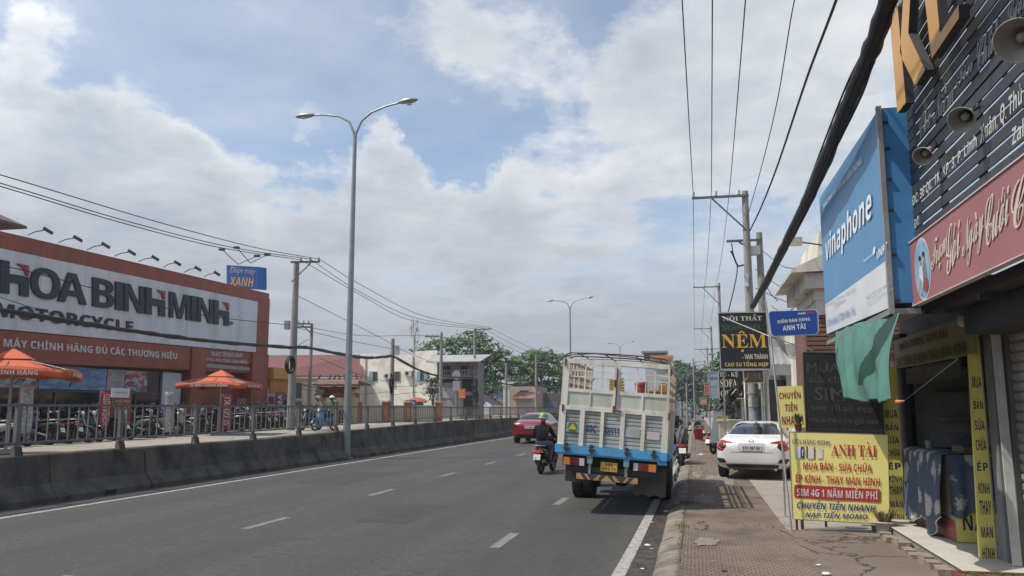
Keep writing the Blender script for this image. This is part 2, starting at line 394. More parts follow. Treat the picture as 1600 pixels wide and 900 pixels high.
def road_paint(k=1., wear0=.47):
    m = bpy.data.materials.new('worn road paint'); m.use_nodes = True; t = m.node_tree; b = t.nodes['Principled BSDF']
    v = N(t, 'ShaderNodeTexCoord').outputs['Object']
    a = noise(t, v, 7, 6, .75); f = noise(t, v, 60, 3, .7)
    c = mixc(t, ramp(t, a, [(.3, 0.), (.7, 1.)]), tuple(k * x for x in (.30, .29, .26)), tuple(k * x for x in (.44, .43, .40)))
    wear = math_n(t, 'ADD', math_n(t, 'MULTIPLY', a, .6), math_n(t, 'MULTIPLY', f, .4))
    c = mixc(t, ramp(t, wear, [(wear0, 0.), (wear0 + .12, .9)]), c, (.075, .073, .07))
    t.links.new(c, b.inputs['Base Color']); b.inputs['Roughness'].default_value = .75; return m
def pavers():
    m = bpy.data.materials.new('studded paving tiles'); m.use_nodes = True; t = m.node_tree; b = t.nodes['Principled BSDF']
    v = N(t, 'ShaderNodeTexCoord').outputs['Object']
    br = N(t, 'ShaderNodeTexBrick'); br.offset = .5; br.inputs['Scale'].default_value = 1.
    br.inputs['Brick Width'].default_value = .085; br.inputs['Row Height'].default_value = .085
    br.inputs['Mortar Size'].default_value = .011; br.inputs['Mortar Smooth'].default_value = .6
    br.inputs['Color1'].default_value = (.205, .150, .110, 1); br.inputs['Color2'].default_value = (.165, .118, .086, 1); br.inputs['Mortar'].default_value = (.105, .082, .067, 1)
    wob = N(t, 'ShaderNodeVectorMath', operation='ADD'); nn = N(t, 'ShaderNodeTexNoise'); nn.inputs['Scale'].default_value = 2.5
    sc = N(t, 'ShaderNodeVectorMath', operation='SCALE'); sc.inputs['Scale'].default_value = .03
    t.links.new(v, nn.inputs['Vector']); t.links.new(nn.outputs['Color'], sc.inputs[0]); t.links.new(v, wob.inputs[0]); t.links.new(sc.outputs[0], wob.inputs[1])
    t.links.new(wob.outputs[0], br.inputs['Vector'])
    big = noise(t, v, 1.1, 6, .65); big2 = noise(t, v, .55, 5, .6, .4, (8, 3, 2)); gr = noise(t, v, 55, 3, .7)
    c = mixc(t, ramp(t, big2, [(.42, 0.), (.62, .75)]), br.outputs['Color'], (.215, .175, .135))
    c = mixc(t, ramp(t, big, [(.48, 0.), (.66, .85)]), c, (.085, .066, .050))
    c = mixc(t, ramp(t, noise(t, v, .9, 4, .6, .2, (2, 9, 5)), [(.56, 0.), (.7, .6)]), c, (.27, .14, .075))
    c = mixc(t, ramp(t, gr, [(.35, .5), (.5, 0.)]), c, (.07, .06, .05))
    c = mixc(t, ramp(t, br.outputs['Fac'], [(0., 0.), (1., .30)]), c, (.06, .048, .04))
    t.links.new(c, b.inputs['Base Color']); b.inputs['Roughness'].default_value = .9
    bn = N(t, 'ShaderNodeBump'); bn.inputs['Strength'].default_value = .8; bn.inputs['Distance'].default_value = .02
    h = math_n(t, 'ADD', math_n(t, 'MULTIPLY', br.outputs['Fac'], -1.), math_n(t, 'MULTIPLY', gr, .5))
    t.links.new(h, bn.inputs['Height']); t.links.new(bn.outputs[0], b.inputs['Normal']); return m
def cracked(name, c0, c1, crack, scale):
    m = bpy.data.materials.new(name); m.use_nodes = True; t = m.node_tree; b = t.nodes['Principled BSDF']
    v = N(t, 'ShaderNodeTexCoord').outputs['Object']
    big = noise(t, v, .9, 6, .65); fn = noise(t, v, 45, 4, .7)
    c = mixc(t, ramp(t, big, [(.3, 0.), (.7, 1.)]), c0, c1)
    c = mixc(t, ramp(t, fn, [(.34, .45), (.5, 0.)]), c, tuple(x * .4 for x in c0))
    c = mixc(t, ramp(t, noise(t, v, 2.3, 6, .7, .4, (5, 5, 1)), [(.55, 0.), (.72, .5)]), c, tuple(x * .55 for x in c0))
    nn = N(t, 'ShaderNodeTexNoise'); nn.inputs['Scale'].default_value = 3; nn.inputs['Detail'].default_value = 7
    sc = N(t, 'ShaderNodeVectorMath', operation='SCALE'); sc.inputs['Scale'].default_value = .55
    ad = N(t, 'ShaderNodeVectorMath', operation='ADD')
    t.links.new(v, nn.inputs['Vector']); t.links.new(nn.outputs['Color'], sc.inputs[0]); t.links.new(v, ad.inputs[0]); t.links.new(sc.outputs[0], ad.inputs[1])
    vo = N(t, 'ShaderNodeTexVoronoi', feature='DISTANCE_TO_EDGE'); vo.inputs['Scale'].default_value = scale; t.links.new(ad.outputs[0], vo.inputs['Vector'])
    c = mixc(t, ramp(t, vo.outputs['Distance'], [(.004, crack), (.012, 0.)]), c, (.03, .025, .022))
    t.links.new(c, b.inputs['Base Color']); b.inputs['Roughness'].default_value = .88
    bn = N(t, 'ShaderNodeBump'); bn.inputs['Strength'].default_value = .4; bn.inputs['Distance'].default_value = .02
    t.links.new(fn, bn.inputs['Height']); t.links.new(bn.outputs[0], b.inputs['Normal']); return m

ASPH = asphalt(); PAINT = road_paint(); DASHP = road_paint(.62, .44); PAVE = pavers()
DRIVE = cracked('forecourt concrete', (.25, .225, .195), (.32, .29, .25), .35, .35)
OLDC = cracked('old cracked concrete', (.125, .098, .076), (.185, .150, .120), .95, .55)
WORN = cracked('worn concrete piece', (.17, .145, .12), (.25, .22, .185), .5, 1.4)
SERV = cracked('service road concrete', (.25, .225, .19), (.34, .305, .26), .4, .3)
EARTH = M('bare earth', (.17, .14, .11), .95, 0, .25, .4, .3, 8)
KERBM = M('kerb concrete', (.24, .208, .172), .88, 0, .25, 3.5, .45, 40, dirt=((.065, .05, .04), .9, 2.4), fine=.5)
SILT = M('gutter silt', (.038, .032, .027), .55, 0, .4, 4, .8, 30, dirt=((.12, .10, .08), .6, 6), fine=.7)
WET = M('standing gutter water', (.03, .032, .03), .06, 0, .2, 4, spec=.6)

# ================================================================== ground
YE = 420.
g = MB(); g.quad((-1500, -1500, -.03), (1500, -1500, -.03), (1500, 1500, -.03), (-1500, 1500, -.03), EARTH); g.struct('ground')
g = MB(); g.grid(lambda u, v: (-13.05 + u * 12.15, -40 + v * (YE + 40), -.0), 4, 40, ASPH, False); g.struct('road')
g = MB(); g.quad((-.9, -40, 0), (-.5, -40, 0), (-.5, YE, 0), (-.9, YE, 0), SILT); g.struct('gutter')
g = MB()
g.quad((-11.67, -40, .004), (-11.52, -40, .004), (-11.52, YE, .004), (-11.67, YE, .004), PAINT); g.struct('edge_line')
g = MB(); n_ = 40
for i in range(n_):                                       # right edge line, a little wavy where it was repainted
    y0, y1 = 6 + i * 3., 9 + i * 3.
    f = lambda y: -.99 + .27 * min(1, max(0, (y - 9) / 24)) + .012 * sin(y * 1.7)
    g.quad((f(y0), y0, .004), (f(y0) + .15, y0, .004), (f(y1) + .15, y1, .004), (f(y1), y1, .004), PAINT)
g.struct('edge_line')
g = MB()
for k in range(-3, 60):
    y = 12.05 + k * 5.13
    g.quad((-6.95, y, .004), (-6.81, y, .004), (-6.81, y + 1.45, .004), (-6.95, y + 1.45, .004), DASHP)
    y = 11.2 + k * 5.1
    g.quad((-2.77, y, .004), (-2.62, y, .004), (-2.62, y + 1.35, .004), (-2.77, y + 1.35, .004), DASHP)
g.struct('lane_dashes')
PATCHM = M('asphalt repair', (.044, .043, .041), .85, 0, .3, 2.5, .5, 60, fine=.5); random.seed(2)
for x0, y0, w_, L_ in [(-5.6, 13.2, .9, 2.6), (-9.8, 19.5, 1.3, 4.), (-3.9, 26., .8, 5.), (-8.6, 33., 1.2, 3.)]:
    g = MB(); n = 14; e = lambda: random.uniform(-.05, .05)
    ring = [(x0 + w_ * k / n, y0 + e(), .002) for k in range(n)] + [(x0 + w_ + e(), y0 + L_ * k / n, .002) for k in range(n)] + [(x0 + w_ - w_ * k / n, y0 + L_ + e(), .002) for k in range(n)] + [(x0 + e(), y0 + L_ - L_ * k / n, .002) for k in range(n)]
    g.add(ring, [tuple(range(len(ring)))], PATCHM); g.struct('road_patch')
# mountable kerb, cast in one-metre lengths
g = MB(); prof = [(-.53, -.02), (-.525, .02), (-.49, .05), (-.40, .085), (-.30, .105), (-.22, .11), (-.22, -.02)]
random.seed(3); y = -10.
while y < 160:
    L = 1.0 if y < 60 else 4.; j = random.uniform(-.012, .012); e = .011
    a = [(x + j, y + e, z + (j if 0 < z < .1 else 0)) for x, z in prof]; b = [(x + j, y + L - e, z + (j if 0 < z < .1 else 0)) for x, z in prof]
    k = len(prof)
    g.add(a + b, [(i, k + i, k + i + 1, i + 1) for i in range(k - 1)], KERBM, True); g.add(a, [tuple(range(k))], KERBM); g.add(b, [tuple(range(k))[::-1]], KERBM)
    y += L
g.struct('kerb')
g = MB(); g.grid(lambda u, v: (-.22 + u * (1.75 if v < .1246 else 1.45), -8 + v * 168, .11 + .004 * sin(v * 300 + u * 5)), 6, 300, PAVE)
g.struct('sidewalk')
g = MB()
g.grid(lambda u, v: (1.23 + u * 9, 12.95 + v * 150, .112), 6, 60, DRIVE, False); g.struct('forecourt')
g = MB()
edge = lambda y: 1.23 + .10 * sin(y * 1.3) + .06 * sin(y * 4.1 + 1)
g.grid(lambda u, v: (edge(-8 + v * 20.93) * (1 - u) + 9 * u, -8 + v * 20.93, .1205 + .004 * sin(v * 40) * sin(u * 9)), 8, 60, OLDC); g.struct('pavement_patch')
# bare, worn pieces of concrete in the paving beside the kerb
random.seed(5)
for cx, cy, rx, ry, mt in [(.08, 11.6, .17, .40, WORN), (.02, 13.1, .12, .5, OLDC), (.1, 16.9, .2, .9, WORN), (.5, 21.5, .45, 1.7, WORN), (-.02, 24, .15, 2.4, WORN)]:
    g = MB(); k = 60
    ring = [(cx + cos(a) * rx * q, cy + sin(a) * ry * q, .1172) for a, q in [(2 * pi * i / k, random.uniform(.65, 1.15)) for i in range(k)]]
    g.add(ring, [tuple(range(k))], mt); g.struct('paving_repair')
# puddles standing in the gutter
for cx, cy, rx, ry in [(-.58, 24.5, .07, 2.5)]:
    g = MB(); k = 24
    ring = [(cx + cos(a) * rx * (1 + .2 * sin(a * 3 + cy)), cy + sin(a) * ry * (1 + .12 * sin(a * 5)), .005) for a in [2 * pi * i / k for i in range(k)]]
    g.add(ring, [tuple(range(k))], WET); g.struct('puddle')
# the service road on the left lies higher than the main road and climbs gently
def zs(y): return .70 + .25 * min(1, max(0, (y - 24) / 19))
g = MB(); g.grid(lambda u, v: (-13.0 - u * 75, -30 + v * 450, zs(-30 + v * 450) - .02), 6, 220, SERV, False); g.struct('service_road')

# ================================================================== concrete barrier and railing between the roads
BARM = M('stained barrier concrete', (.135, .116, .092), .9, 0, .3, 1.2, .4, 30, dirt=((.026, .023, .02), .95, 1.3), fine=.5)
def ztop(y): return .95 + .25 * min(1, max(0, (y - 24) / 19))
bar = thing('concrete_barrier', 'long grey stained concrete barrier with sloped foot along the left edge line', 'barrier', (-12.8, 14, 0))
g = MB(); random.seed(11); y = -6.3
while y < 200:
    L = 3.0; e = .012; ring = []
    for yy in (y + e, y + L - e):
        h = ztop(yy); dx = random.uniform(-.012, .012)
        ring.append([(x + dx, yy, z) for x, z in [(-12.5, 0), (-12.505, .1), (-12.70, .36), (-12.77, h - .03), (-12.80, h), (-13.02, h), (-13.05, h - .03), (-13.1, 0)]])
    k = 8; g.add(ring[0] + ring[1], [(i, i + 1, k + i + 1, k + i) for i in range(k - 1)], BARM); g.add(ring[0], [tuple(range(k))[::-1]], BARM); g.add(ring[1], [tuple(range(k))], BARM)
    y += L
g.build('wall_section', bar)
for y in (16.1, 22.7, 31.4):                              # drain holes at the foot
    g = MB(); g.frame((-12.53, y, .0), (.035, 0, 0), (0, .36, 0), (0, 0, .10), BLACK); g.build('drain_hole', bar)
rail = thing('railing', 'grey steel railing of upright bars standing on the concrete barrier', 'railing', (-12.86, 14, .95))
FOOT = M('dark post foot', (.075, .065, .055), .8, .1, .3, 8, dirt=((.15, .08, .05), .5, 6))
PX0 = [11.0, 13.95, 16.95, 19.9, 22.85]
ys = [-1., 2., 5., 8.] + PX0 + [22.85 + 2.95 * k for k in range(1, 42)]
FT = 1.93
for i, y in enumerate(ys):
    h = ztop(y); g = MB()
    g.prism([(-12.80, y - .07, h), (-12.80, y + .07, h), (-12.84, y + .055, h + .2), (-12.84, y + .06, FT - .12), (-12.84, y + .07, FT + .02), (-12.84, y - .07, FT + .02), (-12.84, y - .06, FT - .12), (-12.84, y - .055, h + .2)], RAILM, (-.075, 0, 0))
    g.prism([(-12.79, y - .11, h - .02), (-12.79, y + .11, h - .02), (-12.81, y + .07, h + .16), (-12.81, y - .07, h + .16)], FOOT, (-.12, 0, 0))
    g.build('post', rail)
for i in range(len(ys) - 1):
    y0, y1 = ys[i] + .05, ys[i + 1] - .05; g = MB(); b0, b1 = ztop(y0) + .23, ztop(y1) + .23
    g.beam((-12.875, y0, FT - .02), (-12.875, y1, FT - .02), .05, .05, RAILM); g.beam((-12.875, y0, b0), (-12.875, y1, b1), .035, .04, RAILM)
    nb = 10
    for k in range(nb):
        y = y0 + (y1 - y0) * (k + .5) / nb; zb = b0 + (b1 - b0) * (k + .5) / nb
        g.beam((-12.875, y, zb), (-12.875, y, FT - .03), .026, .026, RAILM, (0, 1, 0))
    g.build('bar_panel', rail)

# street lamps
LAMPG = M('lamp grey', (.30, .32, .33), .45, .5, .12, 3, dirt=((.2, .18, .16), .4, 2))
LENS = M('lamp lens', (.6, .6, .58), .25, 0, .06, 6)
def street_lamp(X, Y, label, flip=1):
    r = thing('street_lamp', label, 'street lamp', (X, Y, 0), 'double armed street lamps on the barrier')
    g = MB(); g.tube([(X, Y, 0), (X, Y, .9), (X, Y, 12.35)], [.16, .14, .072], LAMPG, 12); g.box(X - .2, X + .2, Y - .2, Y + .2, .0, .05, LAMPG)
    g.build('pole', r)
    for sx in (-1, 1):
        up = .0 if sx < 0 else .22
        g = MB(); pts = [(X, Y, 12.1), (X + sx * .05, Y, 12.5), (X + sx * .25, Y, 12.95), (X + sx * .65, Y, 13.2 + up * .3), (X + sx * 1.3, Y, 13.33 + up * .7), (X + sx * 1.85, Y, 13.36 + up)]
        g.tube(pts, [.05, .05, .045, .04, .04, .038], LAMPG, 8); g.build('arm', r)
        g = MB(); x0 = X + sx * 1.75; z0 = 13.36 + up; tl = .05 if sx > 0 else -.03
        sec = []
        for t, wd, ht in [(0, .05, .05), (.12, .1, .09), (.35, .16, .12), (.6, .15, .10), (.78, .06, .04)]:
            cx = x0 + sx * t; cz = z0 + tl * t * 1.6
            sec.append([(cx, Y + wd * cos(a), cz + ht * max(sin(a), -.45)) for a in [2 * pi * k / 12 for k in range(12)]])
        g.add([p for q in sec for p in q], [(i * 12 + k, i * 12 + (k + 1) % 12, i * 12 + 12 + (k + 1) % 12, i * 12 + 12 + k) for i in range(4) for k in range(12)], LAMPG, True)
        hd = g.build('lamp_head', r)
        g = MB(); g.lathe([(.02, -.06), (.09, -.045), (.12, 0)], (x0 + sx * .45, Y, z0 - .07), LENS, (0, 0, 1), 12); g.build('lens', hd)
    return r
street_lamp(-12.66, 29.25, 'nearest and tallest looking grey double armed street lamp, rising left of centre')
street_lamp(-12.86, 88., 'grey double armed street lamp rising above the cargo truck, second nearest')
street_lamp(-12.86, 149., 'small distant double armed street lamp just right of the truck top rail')
# ================================================================== the motorcycle shop
SHX, SK = -25., .018                                   # facade plane; fascia lines climb gently with the street
def sz(z, y): return z + SK * (y - 25.5)
BRICK = M('red brown cladding', (.33, .085, .042), .55, 0, .10, 1.2, dirt=((.10, .035, .025), .4, 1.5), streak=True)
BRICK2 = M('dull red cladding', (.27, .068, .038), .5, 0, .08, 1.5)
PANEL = M('white sign panel', (.70, .71, .72), .5, 0, .05, .8, dirt=((.36, .37, .38), .5, 1.1), streak=True)
NAVY = M('dark slate letters', (.022, .030, .042), .5, 0, .1, 3)
REDL = M('red letter wedge', (.30, .055, .035), .5, 0, .1, 3)
PALE = M('pale letters', (.62, .60, .58), .5, 0, .05, 4)
shop = thing('motorcycle_shop', 'wide red brown motorcycle shop with big white name panel behind the railing', 'shop', (SHX, 30, .7))
def fac(y0, y1, z0, z1, x0, x1, m, mb):                # a slab on the facade between two y and two z, sloping with the fascia
    mb.add([(x, y, sz(z, y)) for x in (x0, x1) for y in (y0, y1) for z in (z0, z1)],
           [(0, 1, 3, 2), (4, 6, 7, 5), (0, 4, 5, 1), (2, 3, 7, 6), (0, 2, 6, 4), (1, 5, 7, 3)], m)
g = MB()
fac(8, 45.6, 7.72, 8.36, SHX - .6, SHX + .0, BRICK, g); fac(8, 45.6, 3.53, 7.715, SHX - .6, SHX - .05, BRICK, g)
fac(8, 37.8, 3.56, 4.70, SHX - .049, SHX + .05, BRICK, g)
fac(39.15, 43.75, 4.02, 4.68, SHX - .049, SHX + .05, BRICK2, g)
for y0, y1 in ((37.82, 39.13), (43.77, 45.6)): g.box(SHX - .6, SHX + .14, y0, y1, .6, sz(4.70, y0), BRICK)
fac(44.2, 45.6, 4.70, 7.72, SHX - .049, SHX + .06, BRICK, g)
g.box(-41, SHX - .6, 8, 45.6, .6, 8.2, BRICK2); g.box(-41, SHX - .6, 45.6, 45.75, .6, 8.6, DARKM)
g.build('wall', shop)
g = MB(); y = 8.
while y < 44.1:
    y1 = min(y + 2.44, 44.15); fac(y + .008, y1 - .008, 4.74, 7.70, SHX - .048, SHX + .09, PANEL, g); y = y1
g.build('name_panel', shop)
LX = SHX + .092
g = MB()
def lp(px, py): return pX(px, py, LX)
# the big name, letter by letter along its sloping baseline
def zbase(px): return 457.2 + (px + 3) * (508 - 455.8) / 359
def ztopl(px): return 405.5 + (px + 3) * (473.0 - 405.5) / 359
def done():
    global g
    g.build('letter', shop); g = MB()
def letter(ch, a, b, bold=.035):
    g.text(ch, lp(a, zbase(a)), lp(b, zbase(b)), lp(a, ztopl(a)), NAVY, bold, depth=.09); done()
def bar_i(a, b): g.prism([lp(a, zbase(a)), lp(b, zbase(b)), lp(b, ztopl(b)), lp(a, ztopl(a))], NAVY, (.09, 0, 0)); done()
def cut_h(a, b):
    """an H whose upper right arm is a red wedge"""
    q = lambda u, v: lp(a + (b - a) * u, zbase(a + (b - a) * u) * (1 - v) + ztopl(a + (b - a) * u) * v)
    n = V((.09, 0, 0))
    g.prism([q(0, 0), q(.31, 0), q(.31, 1), q(0, 1)], NAVY, n)
    g.prism([q(.31, .36), q(.69, .36), q(.69, 0), q(1, 0), q(1, .62), q(.31, .62)], NAVY, n)
    g.prism([q(.60, .98), q(1, .98), q(1, .66), q(.93, .66), q(.82, .86)], REDL, n); done()
cut_h(-1.5, 42.5)
letter('O', 46, 92); letter('A', 88, 133.5); letter('B', 143, 176); bar_i(178.5, 189.5); letter('N', 192, 223); cut_h(225.5, 256)
letter('M', 263, 295); bar_i(297, 305); letter('N', 307, 331); cut_h(332.5, 356)
g.text('®', lp(358, 508), lp(364, 508), lp(358, 502), NAVY, .02, depth=.02)
g.text('MOTORCYCLE', lp(-8, 494), lp(207, 520), lp(-8, 472), NAVY, .015, depth=.06)
g.build('name_lettering', shop)
g = MB(); LX2 = SHX + .053
def l2(px, py): return pX(px, py, LX2)
g.text('MÁY CHÍNH HÃNG ĐỦ CÁC THƯƠNG HIỆU', l2(5, 545.5), l2(276, 564), l2(5, 525), PALE, .012, depth=.03)
g.text('XE', l2(-22, 542.5), l2(-2, 544.0), l2(-22, 526), PALE, .012, depth=.03)
g.text('TRUNG TÂM BẢO HÀNH', l2(329, 556.5), l2(378, 558.5), l2(329, 547.0), PALE, .005, depth=.02)
g.text('DỊCH VỤ - PHỤ TÙNG CHÍNH HÃNG', l2(315, 565.5), l2(386, 570.5), l2(315, 556.5), PALE, .005, depth=.02)
g.build('fascia_lettering', shop)
# glazed front: frames, panes, posters, door
FRAME = M('shopfront frame', (.10, .10, .105), .5, .4, .1, 5)
g = MB(); g.box(SHX - .35, SHX - .33, 8, 37.8, .72, 3.6, GLASSD); g.box(SHX - .8, SHX - .78, 39.15, 43.75, .72, 4.1, GLASSD); g.build('shop_glass', shop)
g = MB()
for y in [9, 12.4, 15.8, 19.2, 22.6, 26.0, 29.2, 32.4, 34.2, 36.0, 37.7]: g.box(SHX - .36, SHX - .28, y - .04, y + .04, .72, 3.6, FRAME)
g.box(SHX - .36, SHX - .27, 8, 37.8, 2.52, 2.58, FRAME); g.box(SHX - .36, SHX - .27, 8, 37.8, .68, .8, FRAME); g.build('glazing_bars', shop)
SHB = M('roller shutter box', (.30, .31, .31), .5, .3, .08, 4)
g = MB(); g.box(SHX - .5, SHX + .02, 39.2, 43.7, 3.98, 4.18, SHB); g.build('shutter_box', shop)
g = MB(); g.box(SHX - .30, SHX - .26, 36.1, 37.6, 1.6, 3.6, M('white door panel', (.52, .54, .55), .4, 0, .05, 3)); g.build('side_panel', shop)
def poster(y0, y1, cols, name='window_poster', words=()):
    """a printed picture in the window: soft patches of colour"""
    m = bpy.data.materials.new('poster print'); m.use_nodes = True; t = m.node_tree; b = t.nodes['Principled BSDF']
    v = N(t, 'ShaderNodeTexCoord').outputs['Object']; mp = N(t, 'ShaderNodeMapping'); mp.inputs['Scale'].default_value = (1, .8, 1.6); mp.inputs['Rotation'].default_value = (.5, 0, 0); t.links.new(v, mp.inputs[0])
    a = noise(t, mp.outputs[0], 1.4, 4, .6, 1.2, (y0, 0, 0)); c2 = noise(t, mp.outputs[0], 2.6, 3, .5, .8, (0, y0, 3))
    c = mixc(t, ramp(t, a, [(.42, 0.), (.55, 1.)]), cols[0], cols[1]); c = mixc(t, ramp(t, c2, [(.5, 0.), (.6, 1.)]), c, cols[2])
    t.links.new(c, b.inputs['Base Color']); b.inputs['Roughness'].default_value = .4
    g = MB(); g.box(SHX - .27, SHX - .25, y0, y1, 2.62, 3.56, m)
    for wd, ya, yb, za, zb in words:
        x = SHX - .247; g.text(wd, (x, ya, za), (x, yb, za), (x, ya, zb), NAVY, .01, .2)
    return g.build(name, shop)
poster(17.5, 24.2, ((.25, .22, .2), (.06, .07, .1), (.45, .42, .38)))
poster(26.2, 28.2, ((.28, .26, .24), (.05, .06, .09), (.42, .38, .33)))
poster(28.25, 32.1, ((.14, .24, .40), (.20, .33, .50), (.10, .17, .30)), words=(('F5', 28.95, 29.75, 3.18, 3.42), ('1', 29.85, 30.1, 2.72, 3.0)))
poster(32.15, 33.3, ((.5, .25, .16), (.18, .3, .38), (.4, .36, .3)))
poster(33.35, 34.9, ((.42, .07, .06), (.10, .10, .18), (.5, .42, .4)))
# floodlights on stalks along the roof edge
for px, py, hx, hy in [(44, 365.8, 72, 359.5), (92, 377.3, 119, 372), (136, 389, 163, 382.5), (179, 398.7, 204, 393.7), (216, 407.5, 241, 402.5), (255, 416, 276, 410.5), (288, 424, 308, 419), (319, 431, 338, 426.5)]:
    a = pX(px, py + 1.5, SHX - .15); h = pX(hx - 4, hy + .5, SHX + 1.0); g = MB()
    g.tube([a, a.lerp(h, .5) + V((0, 0, .05)), h], .022, DARKM, 6)
    f = g.build('floodlight', shop)
    g = MB(); d = V((.62, .35, -.42)).normalized(); s_ = V((-.5, .86, 0)); g.frame(h - s_ * .12 - d * .02 + V((0, 0, .02)), s_ * .24, d * .34, V((.05, .02, .10)), M('floodlight body', (.07, .075, .08), .5, .2, .1, 6)); g.build('lamp_box', f)

# a tiled roof corner of the house behind the shop
g = MB(); TILE = M('dark clay tiles', (.11, .085, .07), .85, 0, .3, 5, .5, 12); OCHRE = M('ochre wall', (.42, .40, .30), .8, 0, .1, 2)
hb = thing('tiled_house', 'top of a cream house with dark tiled roof behind the motorcycle shop', 'house', (-46, 40, .7))
c = pX(33, 358, -42); g.box(-50, -42.6, c.y - 14, c.y - 1.2, .7, c.z - .1, OCHRE); g.build('wall', hb)
g = MB(); g.prism([(-41.6, c.y, c.z), (-41.6, c.y - 15, c.z), (-46, c.y - 13, c.z + 2.2), (-46, c.y - 3, c.z + 2.2)], TILE, (0, 0, .18)); g.prism([(-41.6, c.y, c.z), (-46, c.y - 3, c.z + 2.2), (-50, c.y, c.z)], TILE, (0, .15, .1)); g.build('roof', hb)

# ================================================================== yellow shop next door with its rooftop sign
YEL = M('amber yellow render', (.48, .245, .045), .6, 0, .1, 1.5, dirt=((.30, .15, .04), .4, 2), streak=True)
YEL2 = M('amber canopy', (.55, .29, .05), .5, 0, .08, 2)
ORNG = M('orange board', (.50, .20, .04), .5, 0, .08, 2)
ys_ = thing('yellow_shop', 'narrow amber yellow shop with projecting canopy beside the motorcycle shop', 'shop', (-26, 48, .95))
a = pX(422, 467, -25.2)
g = MB(); g.box(-40, -25.2, 45.8, a.y, .9, a.z, YEL); g.box(-40, -25.6, a.y, 50.5, .9, 3.6, YEL); g.build('wall', ys_)
a0, a1 = pX(418, 573, -24.7), pX(463, 573, -24.7); zc = pX(463, 594, -24.7); a0.y = 46.
g = MB(); g.box(-25.2, -24.7, a0.y, a1.y, zc.z, a0.z, YEL2); g.build('canopy', ys_)
g = MB(); g.box(-25.19, -24.95, a0.y + .1, a1.y - .1, zc.z - .9, zc.z - .004, ORNG); g.build('fascia_board', ys_)
g = MB(); g.box(-25.19, -25.1, 46.2, a1.y, .95, 3.2, GLASSD); g.build('shop_glass', ys_)
CRIM = M('crimson print', (.20, .02, .035), .5, 0, .1, 3)
g = MB(); q = [pX(418, 606, -25.05), pX(440, 606, -25.05)]
g.box(-25.07, -25.03, q[0].y, q[1].y, 2.0, q[0].z, M('pale poster', (.45, .45, .45), .5, 0, .1, 3)); g.box(-25.028, -25.01, q[0].y + .1, q[1].y - .9, 2.1, q[0].z - .5, CRIM); g.build('poster', ys_)
sg = thing('rooftop_sign', 'blue box sign with yellow lettering standing on the roof beside the shop', 'sign', tuple(pY(382, 448, 48.)))
BLU = M('sign blue', (.03, .14, .45), .4, 0, .12, 1.5); YTX = M('yellow lettering', (.72, .42, .04), .5, 0, .08, 3)
g = MB(); bl, br, tl = pY(354, 449, 48.), pY(403, 452, 48.5), pY(354, 414, 48.); dpt = V((1.1, 1.2, 0))
g.frame(bl, br - bl, V((.35, .5, 0)), tl - bl, BLU); g.build('box', sg)
g = MB(); o = V((0, -.02, 0)); p = lambda u, v: bl + (br - bl) * u + (tl - bl) * v + o
g.text('Điện máy', p(.12, .58), p(.93, .58), p(.12, .93), M('cream lettering', (.62, .52, .25), .5), .01, .25)
g.text('XANH', p(.10, .10), p(.88, .10), p(.10, .48), YTX, .045, .15); g.build('lettering', sg)
for px, py, hx, hy in [(372, 413, 347, 390), (391, 411, 370, 387), (372, 413, 402, 400), (391, 411, 418, 398)]:
    g = MB(); a, h = pY(px, py, 48.6), pY(hx, hy, 46.8); g.tube([a, h], .025, DARKM, 5); g.box(h.x - .16, h.x + .16, h.y - .15, h.y + .1, h.z - .06, h.z + .06, DARKM); g.build('floodlight', sg)
for px, py in [(422, 441), (425, 452), (418, 449)]:
    pass

# ================================================================== cream hall with the faded red roof, its gate and boundary wall
CREAM = M('cream wall', (.52, .45, .33), .8, 0, .1, 1, dirt=((.36, .30, .22), .5, 1.5), streak=True)
PINK = M('faded red roof sheet', (.20, .08, .068), .65, 0, .12, .6, dirt=((.18, .06, .05), .4, 1))
hall = thing('cream_hall', 'long cream hall with faded red sheet roof beyond the yellow shop', 'building', (-38, 66, .95))
A, B = pY(405, 588, 64.), pY(566, 590, 74.); C_, D_ = pY(405, 557, 68.), pY(566, 556, 78.)
g = MB(); g.prism([A, B, D_, C_], PINK, V((0, .1, .12))); g.build('roof', hall)
g = MB(); w0, w1 = A + V((.3, .35, -.05)), B + V((-.1, .35, -.05)); zb = .9; dd = (w1 - w0); dd.z = 0; nrm = V((dd.y, -dd.x, 0)).normalized()
g.prism([(w0.x, w0.y, zb), (w1.x, w1.y, zb), (w1.x, w1.y, w1.z), (w0.x, w0.y, w0.z)], CREAM, -nrm * 6)
g.build('wall', hall)
def hp(u, z, off=.02): q = w0.lerp(w1, u); return V((q.x, q.y, z)) + nrm * off
WIN = M('window shade', (.06, .065, .065), .25, 0, .2, 3)
for u0, u1 in [(.06, .15), (.17, .21), (.28, .36), (.50, .55), (.66, .72), (.78, .86), (.93, .97)]:
    g = MB(); g.prism([hp(u0, 2.6), hp(u1, 2.6), hp(u1, 4.15), hp(u0, 4.15)], M('window frame paint', (.42, .38, .3), .7), nrm * .05); f = g.build('window', hall)
    g = MB(); g.prism([hp(u0 + .008, 2.7, .075), hp(u1 - .008, 2.7, .075), hp(u1 - .008, 4.05, .075), hp(u0 + .008, 4.05, .075)], WIN, nrm * .01); g.build('pane', f)
g = MB(); g.prism([hp(0, 4.4), hp(1, 4.4), hp(1, 4.55), hp(0, 4.55)], CREAM, nrm * .5); g.prism([hp(0, 2.2), hp(1, 2.2), hp(1, 2.3), hp(0, 2.3)], CREAM, nrm * .12); g.build('ledge', hall)
GATE_R = M('gate red board', (.24, .045, .035), .5, 0, .12, 2); GOLD = M('ochre gold', (.45, .30, .08), .6)
